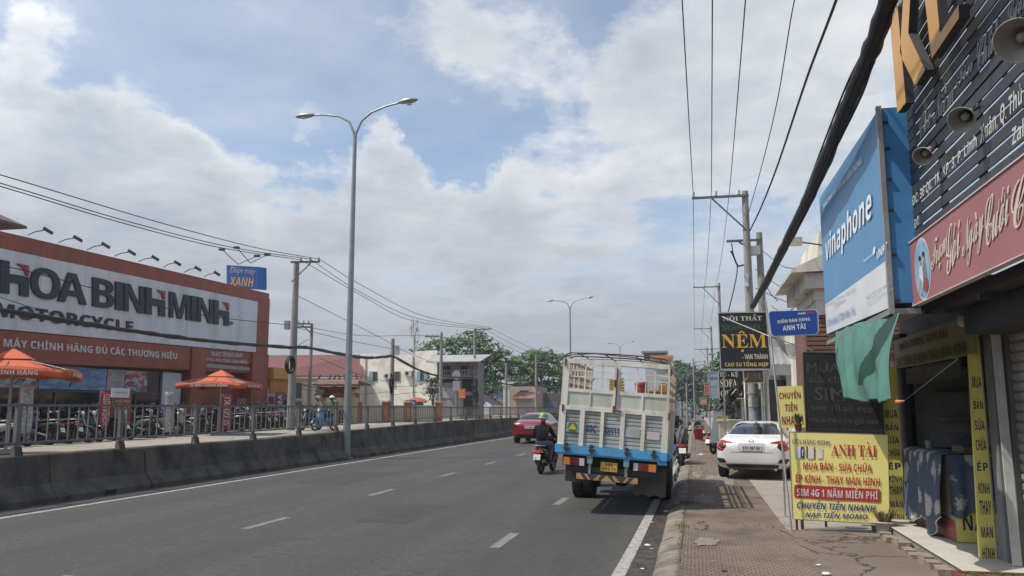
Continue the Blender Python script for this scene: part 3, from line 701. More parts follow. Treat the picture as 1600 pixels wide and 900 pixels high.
gt = thing('gate', 'ceremonial gate with red name board and small tiled roof before the cream hall', 'gate', tuple(pY(537, 690, 50.)))
q0, q1 = pY(500, 640, 50.), pY(551, 640, 50.); zt = pY(520, 612, 50.).z
for q in (q0, q1): g = MB(); g.box(q.x - .26, q.x + .26, 49.7, 50.3, .9, zt + .1, M('gate pillar', (.50, .40, .20), .7, 0, .12, 2)); g.box(q.x - .36, q.x + .36, 49.6, 50.4, zt - .1, zt + .12, CREAM); g.build('pillar', gt)
g = MB(); g.box(q0.x + .1, q1.x + .3, 49.75, 50.25, pY(520, 606, 50.).z - .62, pY(520, 606, 50.).z + .05, GATE_R); bd = g.build('name_board', gt)
zr = pY(520, 603, 50.).z + .02; g = MB(); xa, xb = q0.x - .7, q1.x + .8
g.prism([(xa, 48.9, zr), (xb, 48.9, zr), (xb - .5, 50, zr + .25), (xa + .5, 50, zr + .25)], M('gate tiles', (.16, .08, .05), .7, 0, .2, 6), (0, 0, .07)); g.prism([(xa, 51.1, zr), (xb, 51.1, zr), (xb - .5, 50, zr + .25), (xa + .5, 50, zr + .25)], M('gate tiles', (.16, .08, .05)), (0, 0, .07))
g.box(xa + .4, xb - .4, 49.9, 50.1, zr + .27, zr + .38, CREAM)
g.build('roof', gt)
for u in (.02, .3, .42, .55, .68, .98):
    x = xa + .5 + (xb - xa - 1) * u; g = MB(); g.tube([(x - .12, 50, zr + .36), (x, 50, zr + .5), (x + .10 * (1 if u < .5 else -1), 50, zr + .66), (x, 50, zr + .74)], [.06, .05, .04, .015], DARKM, 6); g.build('finial', gt)
g = MB(); zt_ = pY(520, 610, 50.).z
g.text('CỔNG', (q0.x + 1.0, 49.74, zt_ - .32), (q1.x - .7, 49.74, zt_ - .32), (q0.x + 1.0, 49.74, zt_ - .05), GOLD, .01); g.build('lettering', bd)
bw = thing('boundary_wall', 'cream boundary wall with orange pillars behind the railing', 'wall', (-24, 50, .95))
TERRA = M('orange pillar paint', (.36, .11, .04), .7, 0, .12, 2)
g = MB(); wa, wb = pY(432, 655, 46.), pY(690, 655, 56.); wa.z = wb.z = .9; dd = wb - wa; n2 = V((dd.y, -dd.x, 0)).normalized()
g.prism([wa, wb, wb + V((0, 0, 1.15)), wa + V((0, 0, 1.15))], CREAM, -n2 * .15); g.build('wall_panel', bw)
for k, px in enumerate((468, 527, 565, 607, 640, 686)):
    u = (pY(px, 655, 46 + 10 * (px - 432) / 258.).x - wa.x) / dd.x; p = wa + dd * u; g = MB(); g.box(p.x - .2, p.x + .2, p.y - .25, p.y + .15, .9, 2.25, TERRA); g.box(p.x - .26, p.x + .26, p.y - .31, p.y + .21, 2.25, 2.35, CREAM); g.build('pillar', bw)

# ================================================================== weathered white house with blue shutters
WEATH = M('weathered white render', (.82, .77, .69), .85, 0, .06, .8, .2, 8, dirt=((.34, .32, .28), .55, .9))
wh = thing('weathered_house', 'weathered white two storey house with small windows and a blue shutter', 'house', (-26, 72, .95))
a, b = pZ(563, 556, 6.9), pZ(683, 553, 6.9); dd = b - a; n3 = V((dd.y, -dd.x, 0)).normalized(); dn = dd.normalized()
g = MB(); g.prism([(a.x, a.y, .9), (b.x, b.y, .9), b, a], WEATH, -n3 * 9)
q = a + dn * (dd.length * .72); g.prism([q, b, b + V((0, 0, .35)), q + V((0, 0, .30))], WEATH, -n3 * .2)
g.prism([a + V((0, 0, 0)), a + dn * 2.4, a + dn * 2.4 + V((0, 0, .18)), a + V((0, 0, .18))], WEATH, -n3 * .2)
g.build('wall', wh)
SHUT = M('blue shutter', (.20, .33, .40), .6, 0, .12, 3)
def wp(px, py, off): 
    d = ray(px, py); t_ = (a - CAM).dot(n3) / d.dot(n3); return CAM + d * t_ + n3 * off
for x0, x1, y0, y1, sh in [(579, 589, 581, 595, (579, 584)), (615, 625, 581, 595, None), (653, 668, 581, 595, (653, 658)), ]:
    g = MB(); g.prism([wp(x0 - .6, y1 + .6, .01), wp(x1 + .6, y1 + .6, .01), wp(x1 + .6, y0 - .6, .01), wp(x0 - .6, y0 - .6, .01)], M('grey window surround', (.25, .25, .24), .8), n3 * .05); f = g.build('window', wh)
    g = MB(); g.prism([wp(x0, y1, .065), wp(x1, y1, .065), wp(x1, y0, .065), wp(x0, y0, .065)], WIN, n3 * .012); g.build('pane', f)
    if sh:
        g = MB(); g.prism([wp(sh[0] - 1, y1, .1), wp(sh[1] - .5, y1, .1), wp(sh[1] - .5, y0, .1), wp(sh[0] - 1, y0, .1)], SHUT, n3 * .04)
        if x0 == 653: g.prism([wp(663.5, y1, .1), wp(669, y1, .1), wp(669, y0, .1), wp(663.5, y0, .1)], SHUT, n3 * .04)
        g.build('shutter', f)
ACM = M('air conditioner casing', (.5, .5, .48), .5, 0, .06, 4, dirt=((.25, .22, .18), .5, 5))
for x0, y0 in ((634, 588), (602, 592), (672, 603)):
    g = MB(); c = wp(x0, y0, .02); e1 = dn * .75; g.frame(c, e1, n3 * .3, V((0, 0, .5)), ACM); q = c + e1 * .38 + n3 * .302 + V((0, 0, .25)); g.disc(q, n3, .19, DARKM, 16); g.build('air_conditioner', wh)
g = MB()
for x0 in (572, 646): g.tube([wp(x0, 556, .07), wp(x0 + .4, 640, .07)], .05, STEEL, 6)
g.build('drain_pipe', wh)
g = MB(); c = wp(597, 552, -2.5); g.lathe([(.0, -.1), (.45, -.1), (.5, 0), (.5, .75), (.42, .9), (.1, .98), (0, .98)], c, STEEL, (0, 0, 1), 18, False); g.tube([c + V((0, 0, -.8)), c], .4, DARKM, 6); g.build('water_tank', wh)
for px, py0, py1 in [(625, 503, 553)]:
    an = thing('antenna_mast', 'slim mobile antenna mast with panels on the weathered white house roof', 'antenna', tuple(wp(px, py1, -3)))
    g = MB(); b0, b1 = wp(px, py1, -3), wp(px, py0, -3); g.tube([b0, b1], .10, STEEL, 6); g.tube([b0 + V((.4, 0, 0)), b1.lerp(b0, .3)], .03, STEEL, 5); g.build('mast', an)
    for dx, dz in ((-.35, -.5), (.35, -.7), (.05, -.2), (.25, .1), (-.2, .15)):
        g = MB(); q = b1 + V((dx, 0, dz - .2)); g.box(q.x - .1, q.x + .1, q.y - .1, q.y + .1, q.z - .6, q.z + .6, M('antenna panel', (.45, .47, .48), .5)); g.tube([q, (b1.x, b1.y, q.z)], .03, STEEL, 5); g.build('panel', an)
# ================================================================== low houses further along the left side
GREYW = M('grey render', (.28, .27, .26), .85, 0, .15, 1, dirt=((.12, .115, .11), .7, .8), streak=True)
TINW = M('pale tin roof', (.40, .40, .39), .5, .3, .1, 1, dirt=((.25, .2, .16), .5, 1.2))
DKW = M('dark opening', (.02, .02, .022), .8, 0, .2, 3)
PINKW = M('pale pink wall', (.48, .34, .30), .8, 0, .1, 1, dirt=((.25, .2, .18), .5, 1))
def far_house(name, label, pxa, pxb, ytop, Y, wall, openings=(), roofm=None, over=.5, depth=8, base=1.0):
    """a house front across the line of sight: pixel span, roof height, distance; openings are pixel rectangles"""
    a, b = pY(pxa, ytop, Y), pY(pxb, ytop, Y); b.z = a.z
    r = thing(name, label, 'house', ((a.x + b.x) / 2, Y, base))
    g = MB(); g.box(a.x, b.x, Y, Y + depth, base - .3, a.z, wall); g.build('wall', r)
    if roofm:
        g = MB(); g.prism([(a.x - over * .4, Y - over, a.z - .1), (b.x + over * .4, Y - over, a.z - .1), (b.x + over * .4, Y + depth, a.z + .7), (a.x - over * .4, Y + depth, a.z + .7)], roofm, (0, 0, .08)); g.build('roof', r)
    for x0, y0, x1, y1, m in openings:
        p, q = pY(x0, y1, Y), pY(x1, y0, Y); g = MB(); g.box(p.x, q.x, Y - .05, Y - .004, max(p.z, base), q.z, m); g.build('window' if y1 < 632 else 'shopfront', r)
    return r
BLUEC = M('blue sheet', (.10, .15, .24), .6, 0, .15, 2)
r = far_house('balcony_house', 'grey two storey house with open balcony and pale tin roof before the trees', 684, 747, 566, 71.5, GREYW, [(690, 572, 704, 586, DKW), (720, 572, 731, 584, DKW), (734, 573, 745, 586, BLUEC), (686, 590, 712, 598, DKW), (722, 592, 746, 612, DKW), (724, 618, 745, 650, DKW), (690, 606, 714, 622, M('glazed sign back', (.32, .33, .32), .5))], TINW, 1.6, 2.2)
g = MB(); p, q = pY(686, 588, 70.5), pY(746, 588, 70.5); g.box(p.x, q.x, 70.5, 71.5, p.z - .2, p.z, GREYW); g.build('balcony', r)
g = MB()
for k in range(16): x = p.x + (q.x - p.x) * k / 15; g.box(x - .03, x + .03, 70.5, 70.56, p.z, p.z + .5, GREYW)
g.box(p.x, q.x, 70.49, 70.57, p.z + .5, p.z + .56, GREYW); g.build('balustrade', r)
far_house('low_shop', 'pale pink low house with a dark window beneath the second tree', 798, 838, 604, 105, PINKW, [(812, 610, 826, 616, DKW), (802, 618, 832, 624, M('brown awning', (.22, .12, .09), .7))], None)
far_house('low_house', 'low grey house with blue sheet wall between the two large trees', 768, 797, 600, 112, GREYW, [(774, 607, 790, 620, BLUEC)], TINW)
far_house('shed', 'dark shed with blue panels behind the red sedan', 838, 900, 614, 110, M('dark shed wall', (.10, .10, .10), .8), [(842, 628, 872, 640, BLUEC)], None)
far_house('tin_shed', 'small shed with red brown awning near the pale pink house', 806, 832, 622, 95, M('cream shed wall', (.44, .40, .34), .8), [], M('red brown tin', (.24, .11, .08), .7), .8, 3)
# dark market awnings
for i, (x0, x1, y0, y1, Y, lab) in enumerate([(746, 774, 614, 632, 78, 'dark grey market awning beside the balcony house'), (758, 790, 620, 634, 92, 'dark grey awning further back, in front of the low grey house')]):
    aw = thing('market_awning', lab, 'awning', tuple(pY(x0, 650, Y)))
    p, q = pY(x0, y0, Y), pY(x1, y1, Y); g = MB(); g.prism([(p.x, Y + 2, p.z), (p.x, Y - 1.5, p.z - .2), (q.x, Y - 1.5, q.z), (q.x, Y + 2, q.z)], M('dark awning cloth', (.045, .05, .055), .8, 0, .2, 2), (0, 0, .05)); g.build('canopy', aw)
    for x, z in ((p.x, p.z - .1), (q.x, q.z)): g = MB(); g.tube([(x, Y - 1.4, .95), (x, Y - 1.4, z)], .05, STEEL, 6); g.build('pole', aw)
# sign plates seen from behind and a red orange board
sgn = thing('road_sign', 'backs of a round and a square grey road sign on one post', 'road sign', tuple(pY(713, 660, 66.)))
g = MB(); p = pY(713, 578, 66.); g.tube([(p.x, 66., .9), p], .05, STEEL, 6); g.build('post', sgn)
g = MB(); c = pY(713, 586, 65.9); g.lathe([(.36, 0), (.36, .02)], c, M('grey sign back', (.30, .31, .32), .5, .3, .08, 3), (0, -1, 0), 20); g.build('round_plate', sgn)
g = MB(); c = pY(713, 603, 65.9); g.box(c.x - .3, c.x + .3, 65.88, 65.92, c.z - .4, c.z + .4, M('grey sign back', (.3, .31, .32))); g.build('square_plate', sgn)
ob = thing('shop_sign', 'small red and orange shop sign hanging before the balcony house', 'sign', tuple(pY(722, 623, 68.)))
g = MB(); p, q = pY(716.5, 622.5, 68.), pY(727.5, 607.5, 68.); g.box(p.x, q.x, 67.9, 68, p.z, q.z, M('orange red board', (.55, .10, .03), .5, 0, .1, 2)); g.build('board', ob)
g = MB(); YB = M('amber print', (.75, .40, .05), .5); t3 = lambda u, v: V((p.x + (q.x - p.x) * u, 67.89, p.z + (q.z - p.z) * v))
g.text('SỬA', t3(.12, .62), t3(.88, .62), t3(.12, .92), YB, .02); g.text('XE', t3(.2, .32), t3(.8, .32), t3(.2, .56), YB, .02); g.text('HONDA', t3(.12, .08), t3(.88, .08), t3(.12, .24), WHITEP, .01); g.build('lettering', ob)
g = MB(); g.tube([(p.x + .1, 68.05, .9), (p.x + .1, 68.05, q.z)], .04, STEEL, 6); g.build('post', ob)
# small blue kiosk sign, green stall, parasol
kb = thing('kiosk_sign', 'small navy blue sign board beside the leaning pole at the white house', 'sign', tuple(pY(643, 662, 58.)))
g = MB(); p, q = pY(634, 634, 58.), pY(650, 625, 58.); g.box(p.x, q.x, 57.95, 58, p.z, q.z, M('navy sign', (.03, .045, .16), .5, 0, .1, 2)); g.text('PHỞ HÙNG', (p.x + .06, 57.94, p.z + .12), (q.x - .06, 57.94, p.z + .12), (p.x + .06, 57.94, q.z - .1), WHITEP, .005); g.build('board', kb)
g = MB(); g.box(p.x + .02, q.x - .1, 58.02, 58.6, .95, p.z - .3, M('poster mix', (.09, .10, .13), .6, 0, .3, 4, dirt=((.4, .3, .08), .7, 4))); g.build('cabinet', kb)
g = MB(); g.tube([(p.x + .1, 58.01, .9), (p.x + .1, 58.01, p.z)], .04, STEEL, 6); g.tube([(q.x - .1, 58.01, .9), (q.x - .1, 58.01, p.z)], .04, STEEL, 6); g.build('leg', kb)
st = thing('green_stall', 'green street stall under a small red parasol by the white house', 'stall', tuple(pY(650, 660, 64.)))
p, q = pY(646, 645, 64.), pY(657, 628, 64.); g = MB(); g.box(p.x, q.x, 63.8, 64.8, .95, q.z, M('green stall paint', (.04, .22, .09), .6, 0, .15, 3)); g.box(p.x - .1, q.x + .1, 63.6, 65, q.z, q.z + .06, M('green stall paint', (.04, .22, .09))); g.build('cart', st)
g = MB(); c = pY(652, 623, 64.2); g.lathe([(.95, -.25), (.6, -.02), (.05, .12)], c, M('faded red cloth', (.35, .07, .05), .8, 0, .1, 2), (0, 0, 1), 12, False); g.tube([(c.x, 64.2, .95), c], .03, STEEL, 5); g.build('parasol', st)
ww = thing('white_pillar', 'white wall pillar between the dark awning and the pale pink house', 'pillar', tuple(pY(790, 650, 88.)))
g = MB(); p, q = pY(786, 650, 88.), pY(796, 603, 88.); g.box(p.x, q.x, 88, 88.6, .9, q.z, M('pillar white', (.55, .54, .52), .8, 0, .1, 1)); g.box(p.x - .1, q.x + .1, 87.9, 88.7, q.z, q.z + .2, M('pillar white', (.55, .54, .52))); g.build('shaft', ww)

# ================================================================== trees
def leafmat(name, col):
    m = bpy.data.materials.new(name); m.use_nodes = True; t = m.node_tree; b = t.nodes['Principled BSDF']
    ge = N(t, 'ShaderNodeNewGeometry')
    c = ramp(t, ge.outputs['Random Per Island'], [(0, tuple(x * .55 for x in col)), (.5, col), (.85, tuple(min(1, x * 1.5) for x in col)), (1, (col[0] * 2.2, col[1] * 1.6, col[2] * 1.1))])
    t.links.new(c, b.inputs['Base Color']); b.inputs['Roughness'].default_value = .55
    tr = N(t, 'ShaderNodeBsdfTranslucent'); t.links.new(c, tr.inputs[0]); mx = N(t, 'ShaderNodeMixShader'); mx.inputs[0].default_value = .3
    t.links.new(b.outputs[0], mx.inputs[1]); t.links.new(tr.outputs[0], mx.inputs[2]); t.links.new(mx.outputs[0], t.nodes['Material Output'].inputs[0]); return m
LEAF = leafmat('broad leaves', (.045, .12, .025)); LEAF2 = leafmat('olive leaves', (.055, .12, .026)); LEAF3 = leafmat('dark leaves', (.030, .065, .028))
BARK = M('bark', (.10, .085, .07), .9, 0, .25, 6, .6, 20)
def tree(label, x, y, z0, H, tiers, nleaf, ls, lm=LEAF, trunk=.3, seed=1, group=None):
    """tiers: (dx, dy, height, rx, rz) of leafy boughs; leaves sit in flat sprays along twigs on the shell of every bough"""
    rnd = random.Random(seed)
    r = thing('tree', label, 'tree', (x, y, z0), group)
    g = MB(); fork = V((x, y, z0 + H * .35)); g.tube([(x, y, z0 - .3), (x + .1, y, z0 + H * .18), fork], [trunk, trunk * .8, trunk * .65], BARK, 9)
    for dx, dy, h, rx, rz in tiers:
        c = V((x + dx, y + dy, z0 + h)); mid = fork.lerp(c, .5) + V((0, 0, -.25)); g.tube([fork, mid, c], [trunk * .45, trunk * .28, trunk * .08], BARK, 6)
        for k in range(4):
            a = rnd.uniform(0, 2 * pi); e = c + V((cos(a) * rx * .8, sin(a) * rx * .8, rnd.uniform(-.2, .5) * rz)); g.tube([c.lerp(mid, .3), e], [trunk * .12, trunk * .03], BARK, 4, False)
    g.build('trunk', r)
    g = MB(); tot = sum(t[3] ** 2 for t in tiers)
    for dx, dy, h, rx, rz in tiers:
        c = V((x + dx, y + dy, z0 + h)); n = int(nleaf * rx * rx / tot); ns = max(4, n // 14)
        for k in range(ns):
            a = rnd.uniform(0, 2 * pi); u = rnd.uniform(-.75, 1); q = sqrt(max(0, 1 - u * u)); rr = rnd.uniform(.55, 1.08) * (1 + .22 * sin(a * 3 + dx * 5))
            s0 = c + V((cos(a) * q * rx * rr, sin(a) * q * rx * rr, u * rz * rr)); tilt = V((cos(a) * .5, sin(a) * .5, rnd.uniform(.4, 1.1))).normalized()
            sw = rnd.uniform(.6, 1.5)
            for j in range(14):
                o = V((rnd.gauss(0, 1), rnd.gauss(0, 1), rnd.gauss(0, .35))) * ls * 1.5 * sw; nrm = (tilt + V((rnd.gauss(0, .45), rnd.gauss(0, .45), rnd.gauss(0, .3)))).normalized()
                t1 = nrm.orthogonal().normalized(); t1.rotate(Matrix.Rotation(rnd.uniform(0, 2 * pi), 3, nrm)); t2 = nrm.cross(t1); L = ls * rnd.uniform(.6, 1.3); p = s0 + o
                g.add([p - t1 * L, p + t2 * L * .42, p + t1 * L, p - t2 * L * .42], [(0, 1, 2, 3)], lm)
    g.build('crown', r); return r
p = pY(706, 640, 96.); sc = 96 / 1300.
def tp(px, py, Y0, x0): q = pY(px, py, Y0); return q.x - x0, q.z - .95
tiers = []
for px, py, rx, rz, dy in [(660, 548, 1.5, .35, 0), (690, 545, 2.3, .8, -1), (716, 535, 2.4, .7, 1), (738, 524, 1.6, .45, 0), (745, 536, 2.0, .6, -1), (765, 548, 2.2, .7, .5), (785, 556, 1.6, .45, 0), (700, 562, 3.2, 1.1, 2), (735, 560, 3.6, 1.2, 1), (768, 572, 2.6, .8, 0), (795, 568, 1.5, .5, 1), (755, 590, 3.0, 1.0, 1), (725, 585, 3.4, 1.2, 2), (783, 588, 1.8, .7, 0), (757, 606, 2.2, .8, -1), (718, 603, 3, 1, 2)]:
    dx, h = tp(px, py, 96, p.x); tiers.append((dx, dy, h, rx, rz))
tree('wide spreading tree with tiered boughs behind the balcony house', p.x, 96, .95, 8.5, tiers, 7000, .27, LEAF, .38, 3, 'large trees by the service road')
p = pY(845, 640, 118.); tiers = []
for px, py, rx, rz, dy in [(845, 556, 2.4, .8, 0), (820, 562, 1.8, .6, 0), (866, 564, 2.2, .8, 1), (806, 580, 2.0, .8, 0), (836, 578, 3.4, 1.2, 1), (868, 584, 3.0, 1.1, 0), (890, 590, 2.4, .9, 1), (820, 598, 2.8, 1, 0), (852, 604, 3.2, 1, 1), (885, 608, 2.6, .9, 0), (805, 606, 1.8, .6, 1)]:
    dx, h = tp(px, py, 118, p.x); tiers.append((dx, dy, h, rx, rz))
tree('rounded tree just left of the cargo truck', p.x, 118, .95, 8, tiers, 6500, .29, LEAF2, .36, 5, 'large trees by the service road')
p = pY(760, 625, 90.); tree('small bushy tree beside the dark awning', p.x - .5, 90, .95, 3.6, [(0, 0, 2.2, 1.3, .9), (.8, .3, 2.8, .9, .6), (-.7, 0, 1.7, .9, .6)], 900, .2, LEAF3, .14, 9)
p = pY(688, 620, 70.); tree('slim dark tree in front of the white house right corner', pY(676, 620, 68.).x, 68, .95, 4.4, [(0, 0, 2.6, .5, .6), (.35, 0, 3.3, .6, .5), (-.3, .2, 2.2, .45, .5), (.1, 0, 1.6, .35, .5)], 500, .15, LEAF3, .16, 12)

# ================================================================== parasols before the shop
ORC = M('orange parasol cloth', (.47, .095, .034), .7, 0, .08, 2); ORC2 = M('orange parasol cloth lit folds', (.56, .105, .028), .7)
def parasol(label, loc, rz, H=2.45):
    r = thing('parasol', label, 'parasol', (0, 0, 0), 'orange parasols before the motorcycle shop')
    R_, n = 1.36, 4; hub, eave = H + .12, H - .36
    g = MB()
    def cn(a, rr, z): return V((cos(a) * rr, sin(a) * rr, z))
    sub = 8
    for k in range(4):
        a0 = pi / 4 + k * pi / 2; c0, c1 = cn(a0, R_ * 1.4, eave), cn(a0 + pi / 2, R_ * 1.4, eave); top0, top1 = cn(a0, .42, hub - .12), cn(a0 + pi / 2, .42, hub - .12)
        def f(u, v, c0=c0, c1=c1, t0=top0, t1=top1):
            b = c0.lerp(c1, u); t = t0.lerp(t1, u); p = b.lerp(t, v); p.z += -.10 * sin(pi * v) + .14 * sin(pi * u) * (1 - v) ** 2 * .6
            return p
        g.grid(f, sub, sub, ORC, True)
        def fl(u, v, f=f): p = f(u, 0); q = p.copy(); q.z -= .20 + .02 * sin(u * 22); return q.lerp(p, v)
        g.grid(fl, 16, 1, ORC, True)
    o = g.build('canopy', r); solidify_mod(o, .012)
    tb = MB(); WT = M('white print', (.66, .62, .58), .6, 0, .05, 3)
    for k in range(4):
        a0 = pi / 4 + k * pi / 2; c0, c1 = cn(a0, R_ * 1.4, eave), cn(a0 + pi / 2, R_ * 1.4, eave); n_ = (c0 + c1); n_.z = 0; n_.normalize(); e = (c1 - c0).normalized()
        for wd, u0, u1, z0, z1, off in [('XE MÁY CHÍNH HÃNG', .22, .78, -.17, -.03, .035)]:
            b0 = c0.lerp(c1, u0) + n_ * off; b1 = c0.lerp(c1, u1) + n_ * off; zo = .045
            tb.text(wd, b0 + V((0, 0, z0 + zo)), b1 + V((0, 0, z0 + zo)), b0 + V((0, 0, z1 + zo)), WT, .012)
        # a smaller line higher on the slope
        t0, t1 = cn(a0, .42, hub - .12), cn(a0 + pi / 2, .42, hub - .12)
        def sl(u, v): 
            b = c0.lerp(c1, u); t = t0.lerp(t1, u); p = b.lerp(t, v); p.z += -.10 * sin(pi * v) + .14 * sin(pi * u) * (1 - v) ** 2 * .6
            return p + n_ * .02 + V((0, 0, .035))
        tb.text('HOA BÌNH MINH', sl(.27, .12), sl(.73, .12), sl(.27, .22), WT, .008)
    tb.build('lettering', o)
    g = MB()
    g.lathe([(.60, hub - .16), (.40, hub - .05), (.06, hub + .10), (.0, hub + .11)], (0, 0, 0), ORC, (0, 0, 1), 4, False); g.tube([(0, 0, hub + .08), (0, 0, hub + .17)], .025, ORC, 6)
    v_ = g.build('vent_cap', r); solidify_mod(v_, .01); v_.data.polygons.foreach_set('use_smooth', [False] * len(v_.data.polygons))
    g = MB(); g.tube([(0, 0, 0), (0, 0, hub)], .035, STEEL, 8); g.lathe([(.32, 0), (.32, .06), (.08, .12)], (0, 0, 0), CONC, (0, 0, 1), 16); g.build('pole', r)
    g = MB()
    for k in range(8): a = pi / 4 + k * pi / 4; g.tube([(0, 0, hub - .1), cn(a, R_ * (1.36 if k % 2 == 0 else .96), eave + .02)], .012, STEEL, 4)
    g.build('ribs', r)
    r.location = loc; r.rotation_euler = (0, 0, rz); return r
q = pX(343, 640, -19.2); u1 = parasol('whole orange parasol with vent cap between the shop pillar and the railing', (q.x, q.y, .74), radians(12))
q = pX(14, 640, -17.3); u2 = copy_thing(u1, (q.x, q.y, .70), radians(33), 'orange parasol cut off by the left edge of the photo'); u2.scale = (1.1, 1.1, 1.0)

# ================================================================== flags and boards among the parked bikes
REDF = M('red banner cloth', (.36, .035, .035), .6, 0, .1, 2); WHF = M('white banner cloth', (.56, .55, .53), .7, 0, .06, 2); BRB = M('brown board print', (.25, .075, .04), .6, 0, .1, 2)
def banner(label, X, px0, px1, ytop, ybot, m, word=None, lean=0., head=None, tm=WHITEP, stand=True):
    a, b, t = pX(px0, ybot, X), pX(px1, ybot, X), pX(px0, ytop, X); z0 = zs(a.y) - .02
    r = thing('banner', label, 'banner', (X, (a.y + b.y) / 2, z0)); g = MB(); w_ = b.y - a.y
    f = lambda u, v: V((X + .02 * sin(v * 5), a.y + w_ * u + lean * v, a.z + (t.z - a.z) * v))
    g.grid(f, 3, 6, m); o = g.build('cloth', r); solidify_mod(o, .015)
    g = MB()
    if word: 
        e = V((.03, 0, 0)); g.text(word, f(.82, .12) + e, f(.82, .92) + e, f(.18, .12) + e, tm, .01, .1); 
    if head:
        for wd, v0, v1, m2 in head: e = V((.03, 0, 0)); g.text(wd, f(.1, v0) + e, f(.9, v0) + e, f(.1, v1) + e, m2, .008)
    if word or head: g.build('lettering', o)
    g = MB(); g.tube([(X - .03, a.y - .02, z0), (X - .03, a.y + lean - .02, t.z + .05)], .014, STEEL, 5); g.tube([(X - .25, a.y + w_ / 2, z0 + .02), (X + .2, a.y + w_ / 2, z0 + .02)], .02, STEEL, 5); g.build('stand', r); return r
banner('red upright banner with white letters beside the white headed board', -20.6, 153, 171, 611, 672, REDF, 'HONDA MOTO', .05)
bb = banner('upright board, white heading above brown, beside the red banner', -20.55, 174, 202, 607, 672, BRB, None, .03, [('HỖ TRỢ', .66, .74, WHF), ('TRẢ GÓP', .52, .60, WHF)])
g = MB(); q0, q1 = pX(174, 621, -20.5), pX(202.5, 607, -20.5); g.box(-20.52, -20.49, q0.y, q1.y, q0.z, q1.z, WHF); g.text('HOA BÌNH MINH', (-20.485, q0.y + .12, q0.z + .14), (-20.485, q1.y - .12, q0.z + .14), (-20.485, q0.y + .12, q0.z + .24), BLU); g.build('heading', bb)
banner('white tapering flag in front of the dark shop door', -20.2, 255, 270, 612, 676, WHF, 'YAMAHA', 0, None, M('grey print', (.3, .3, .32)))
banner('white flag standing beneath the left parasol', -16.6, 28, 48, 600, 678, WHF, 'HONDA', 0, None, M('grey print', (.3, .3, .32)))
banner('red banner standing under the whole orange parasol', -20.0, 345, 360, 616, 672, REDF, 'SUZUKI', 0)
banner('crimson banner beside the white poster at the yellow shop', -23.0, 429, 441, 612, 672, CRIM, 'CAMERA', 0)
banner('dull red board at the right shop pillar', -23.6, 370, 384, 622, 668, M('dull red board', (.24, .05, .04), .6), None, 0, [('SỬA XE', .6, .75, WHF)])
# ================================================================== builders for people, scooters, cars
def skin_figure(name, joints, bones, parent, mat_of, lvl=2):
    """one continuous body grown over a jointed skeleton. joints: name -> (point, rx, ry); mat_of(point, nearest bone) -> material"""
    names = list(joints); ix = {n: i for i, n in enumerate(names)}
    me = bpy.data.meshes.new(name); me.from_pydata([tuple(joints[n][0]) for n in names], [(ix[a], ix[b]) for a, b in bones], [])
    ob = bpy.data.objects.new('tmp', me); COL.objects.link(ob)
    ob.modifiers.new('s', 'SKIN'); sv = me.skin_vertices[0].data
    for n in names: sv[ix[n]].radius = (joints[n][1], joints[n][2]); sv[ix[n]].use_root = (n == 'pelvis')
    sb = ob.modifiers.new('d', 'SUBSURF'); sb.levels = sb.render_levels = lvl
    dg = bpy.context.evaluated_depsgraph_get(); m2 = bpy.data.meshes.new_from_object(ob.evaluated_get(dg)); bpy.data.objects.remove(ob)
    m2.name = name; mats = []; m2.materials.clear()
    def seg_d(p, a, b):
        ab = b - a; t = max(0, min(1, (p - a).dot(ab) / max(ab.length_squared, 1e-9))); return (p - a - ab * t).length
    bl = [(a, b, V(joints[a][0]), V(joints[b][0]), (joints[a][1] + joints[b][1]) / 2) for a, b in bones]
    for p in m2.polygons:
        c = p.center; bst = min(bl, key=lambda q: seg_d(c, q[2], q[3]) - q[4] * .8); m = mat_of(c, bst[0], bst[1])
        if m not in mats: mats.append(m); m2.materials.append(m)
        p.material_index = mats.index(m); p.use_smooth = True
    o = bpy.data.objects.new(name, m2); COL.objects.link(o); o.parent = parent; ORG[o] = ORG.get(parent, V((0, 0, 0))); return o
SKIN = M('skin', (.30, .17, .11), .6, 0, .06, 8)
JACK = M('black jacket', (.011, .011, .013), .85, 0, .3, 7, .5, 22, spec=.15); JEAN = M('faded jeans', (.10, .14, .20), .85, 0, .15, 9); SHOE = M('dark shoes', (.03, .028, .027), .7)
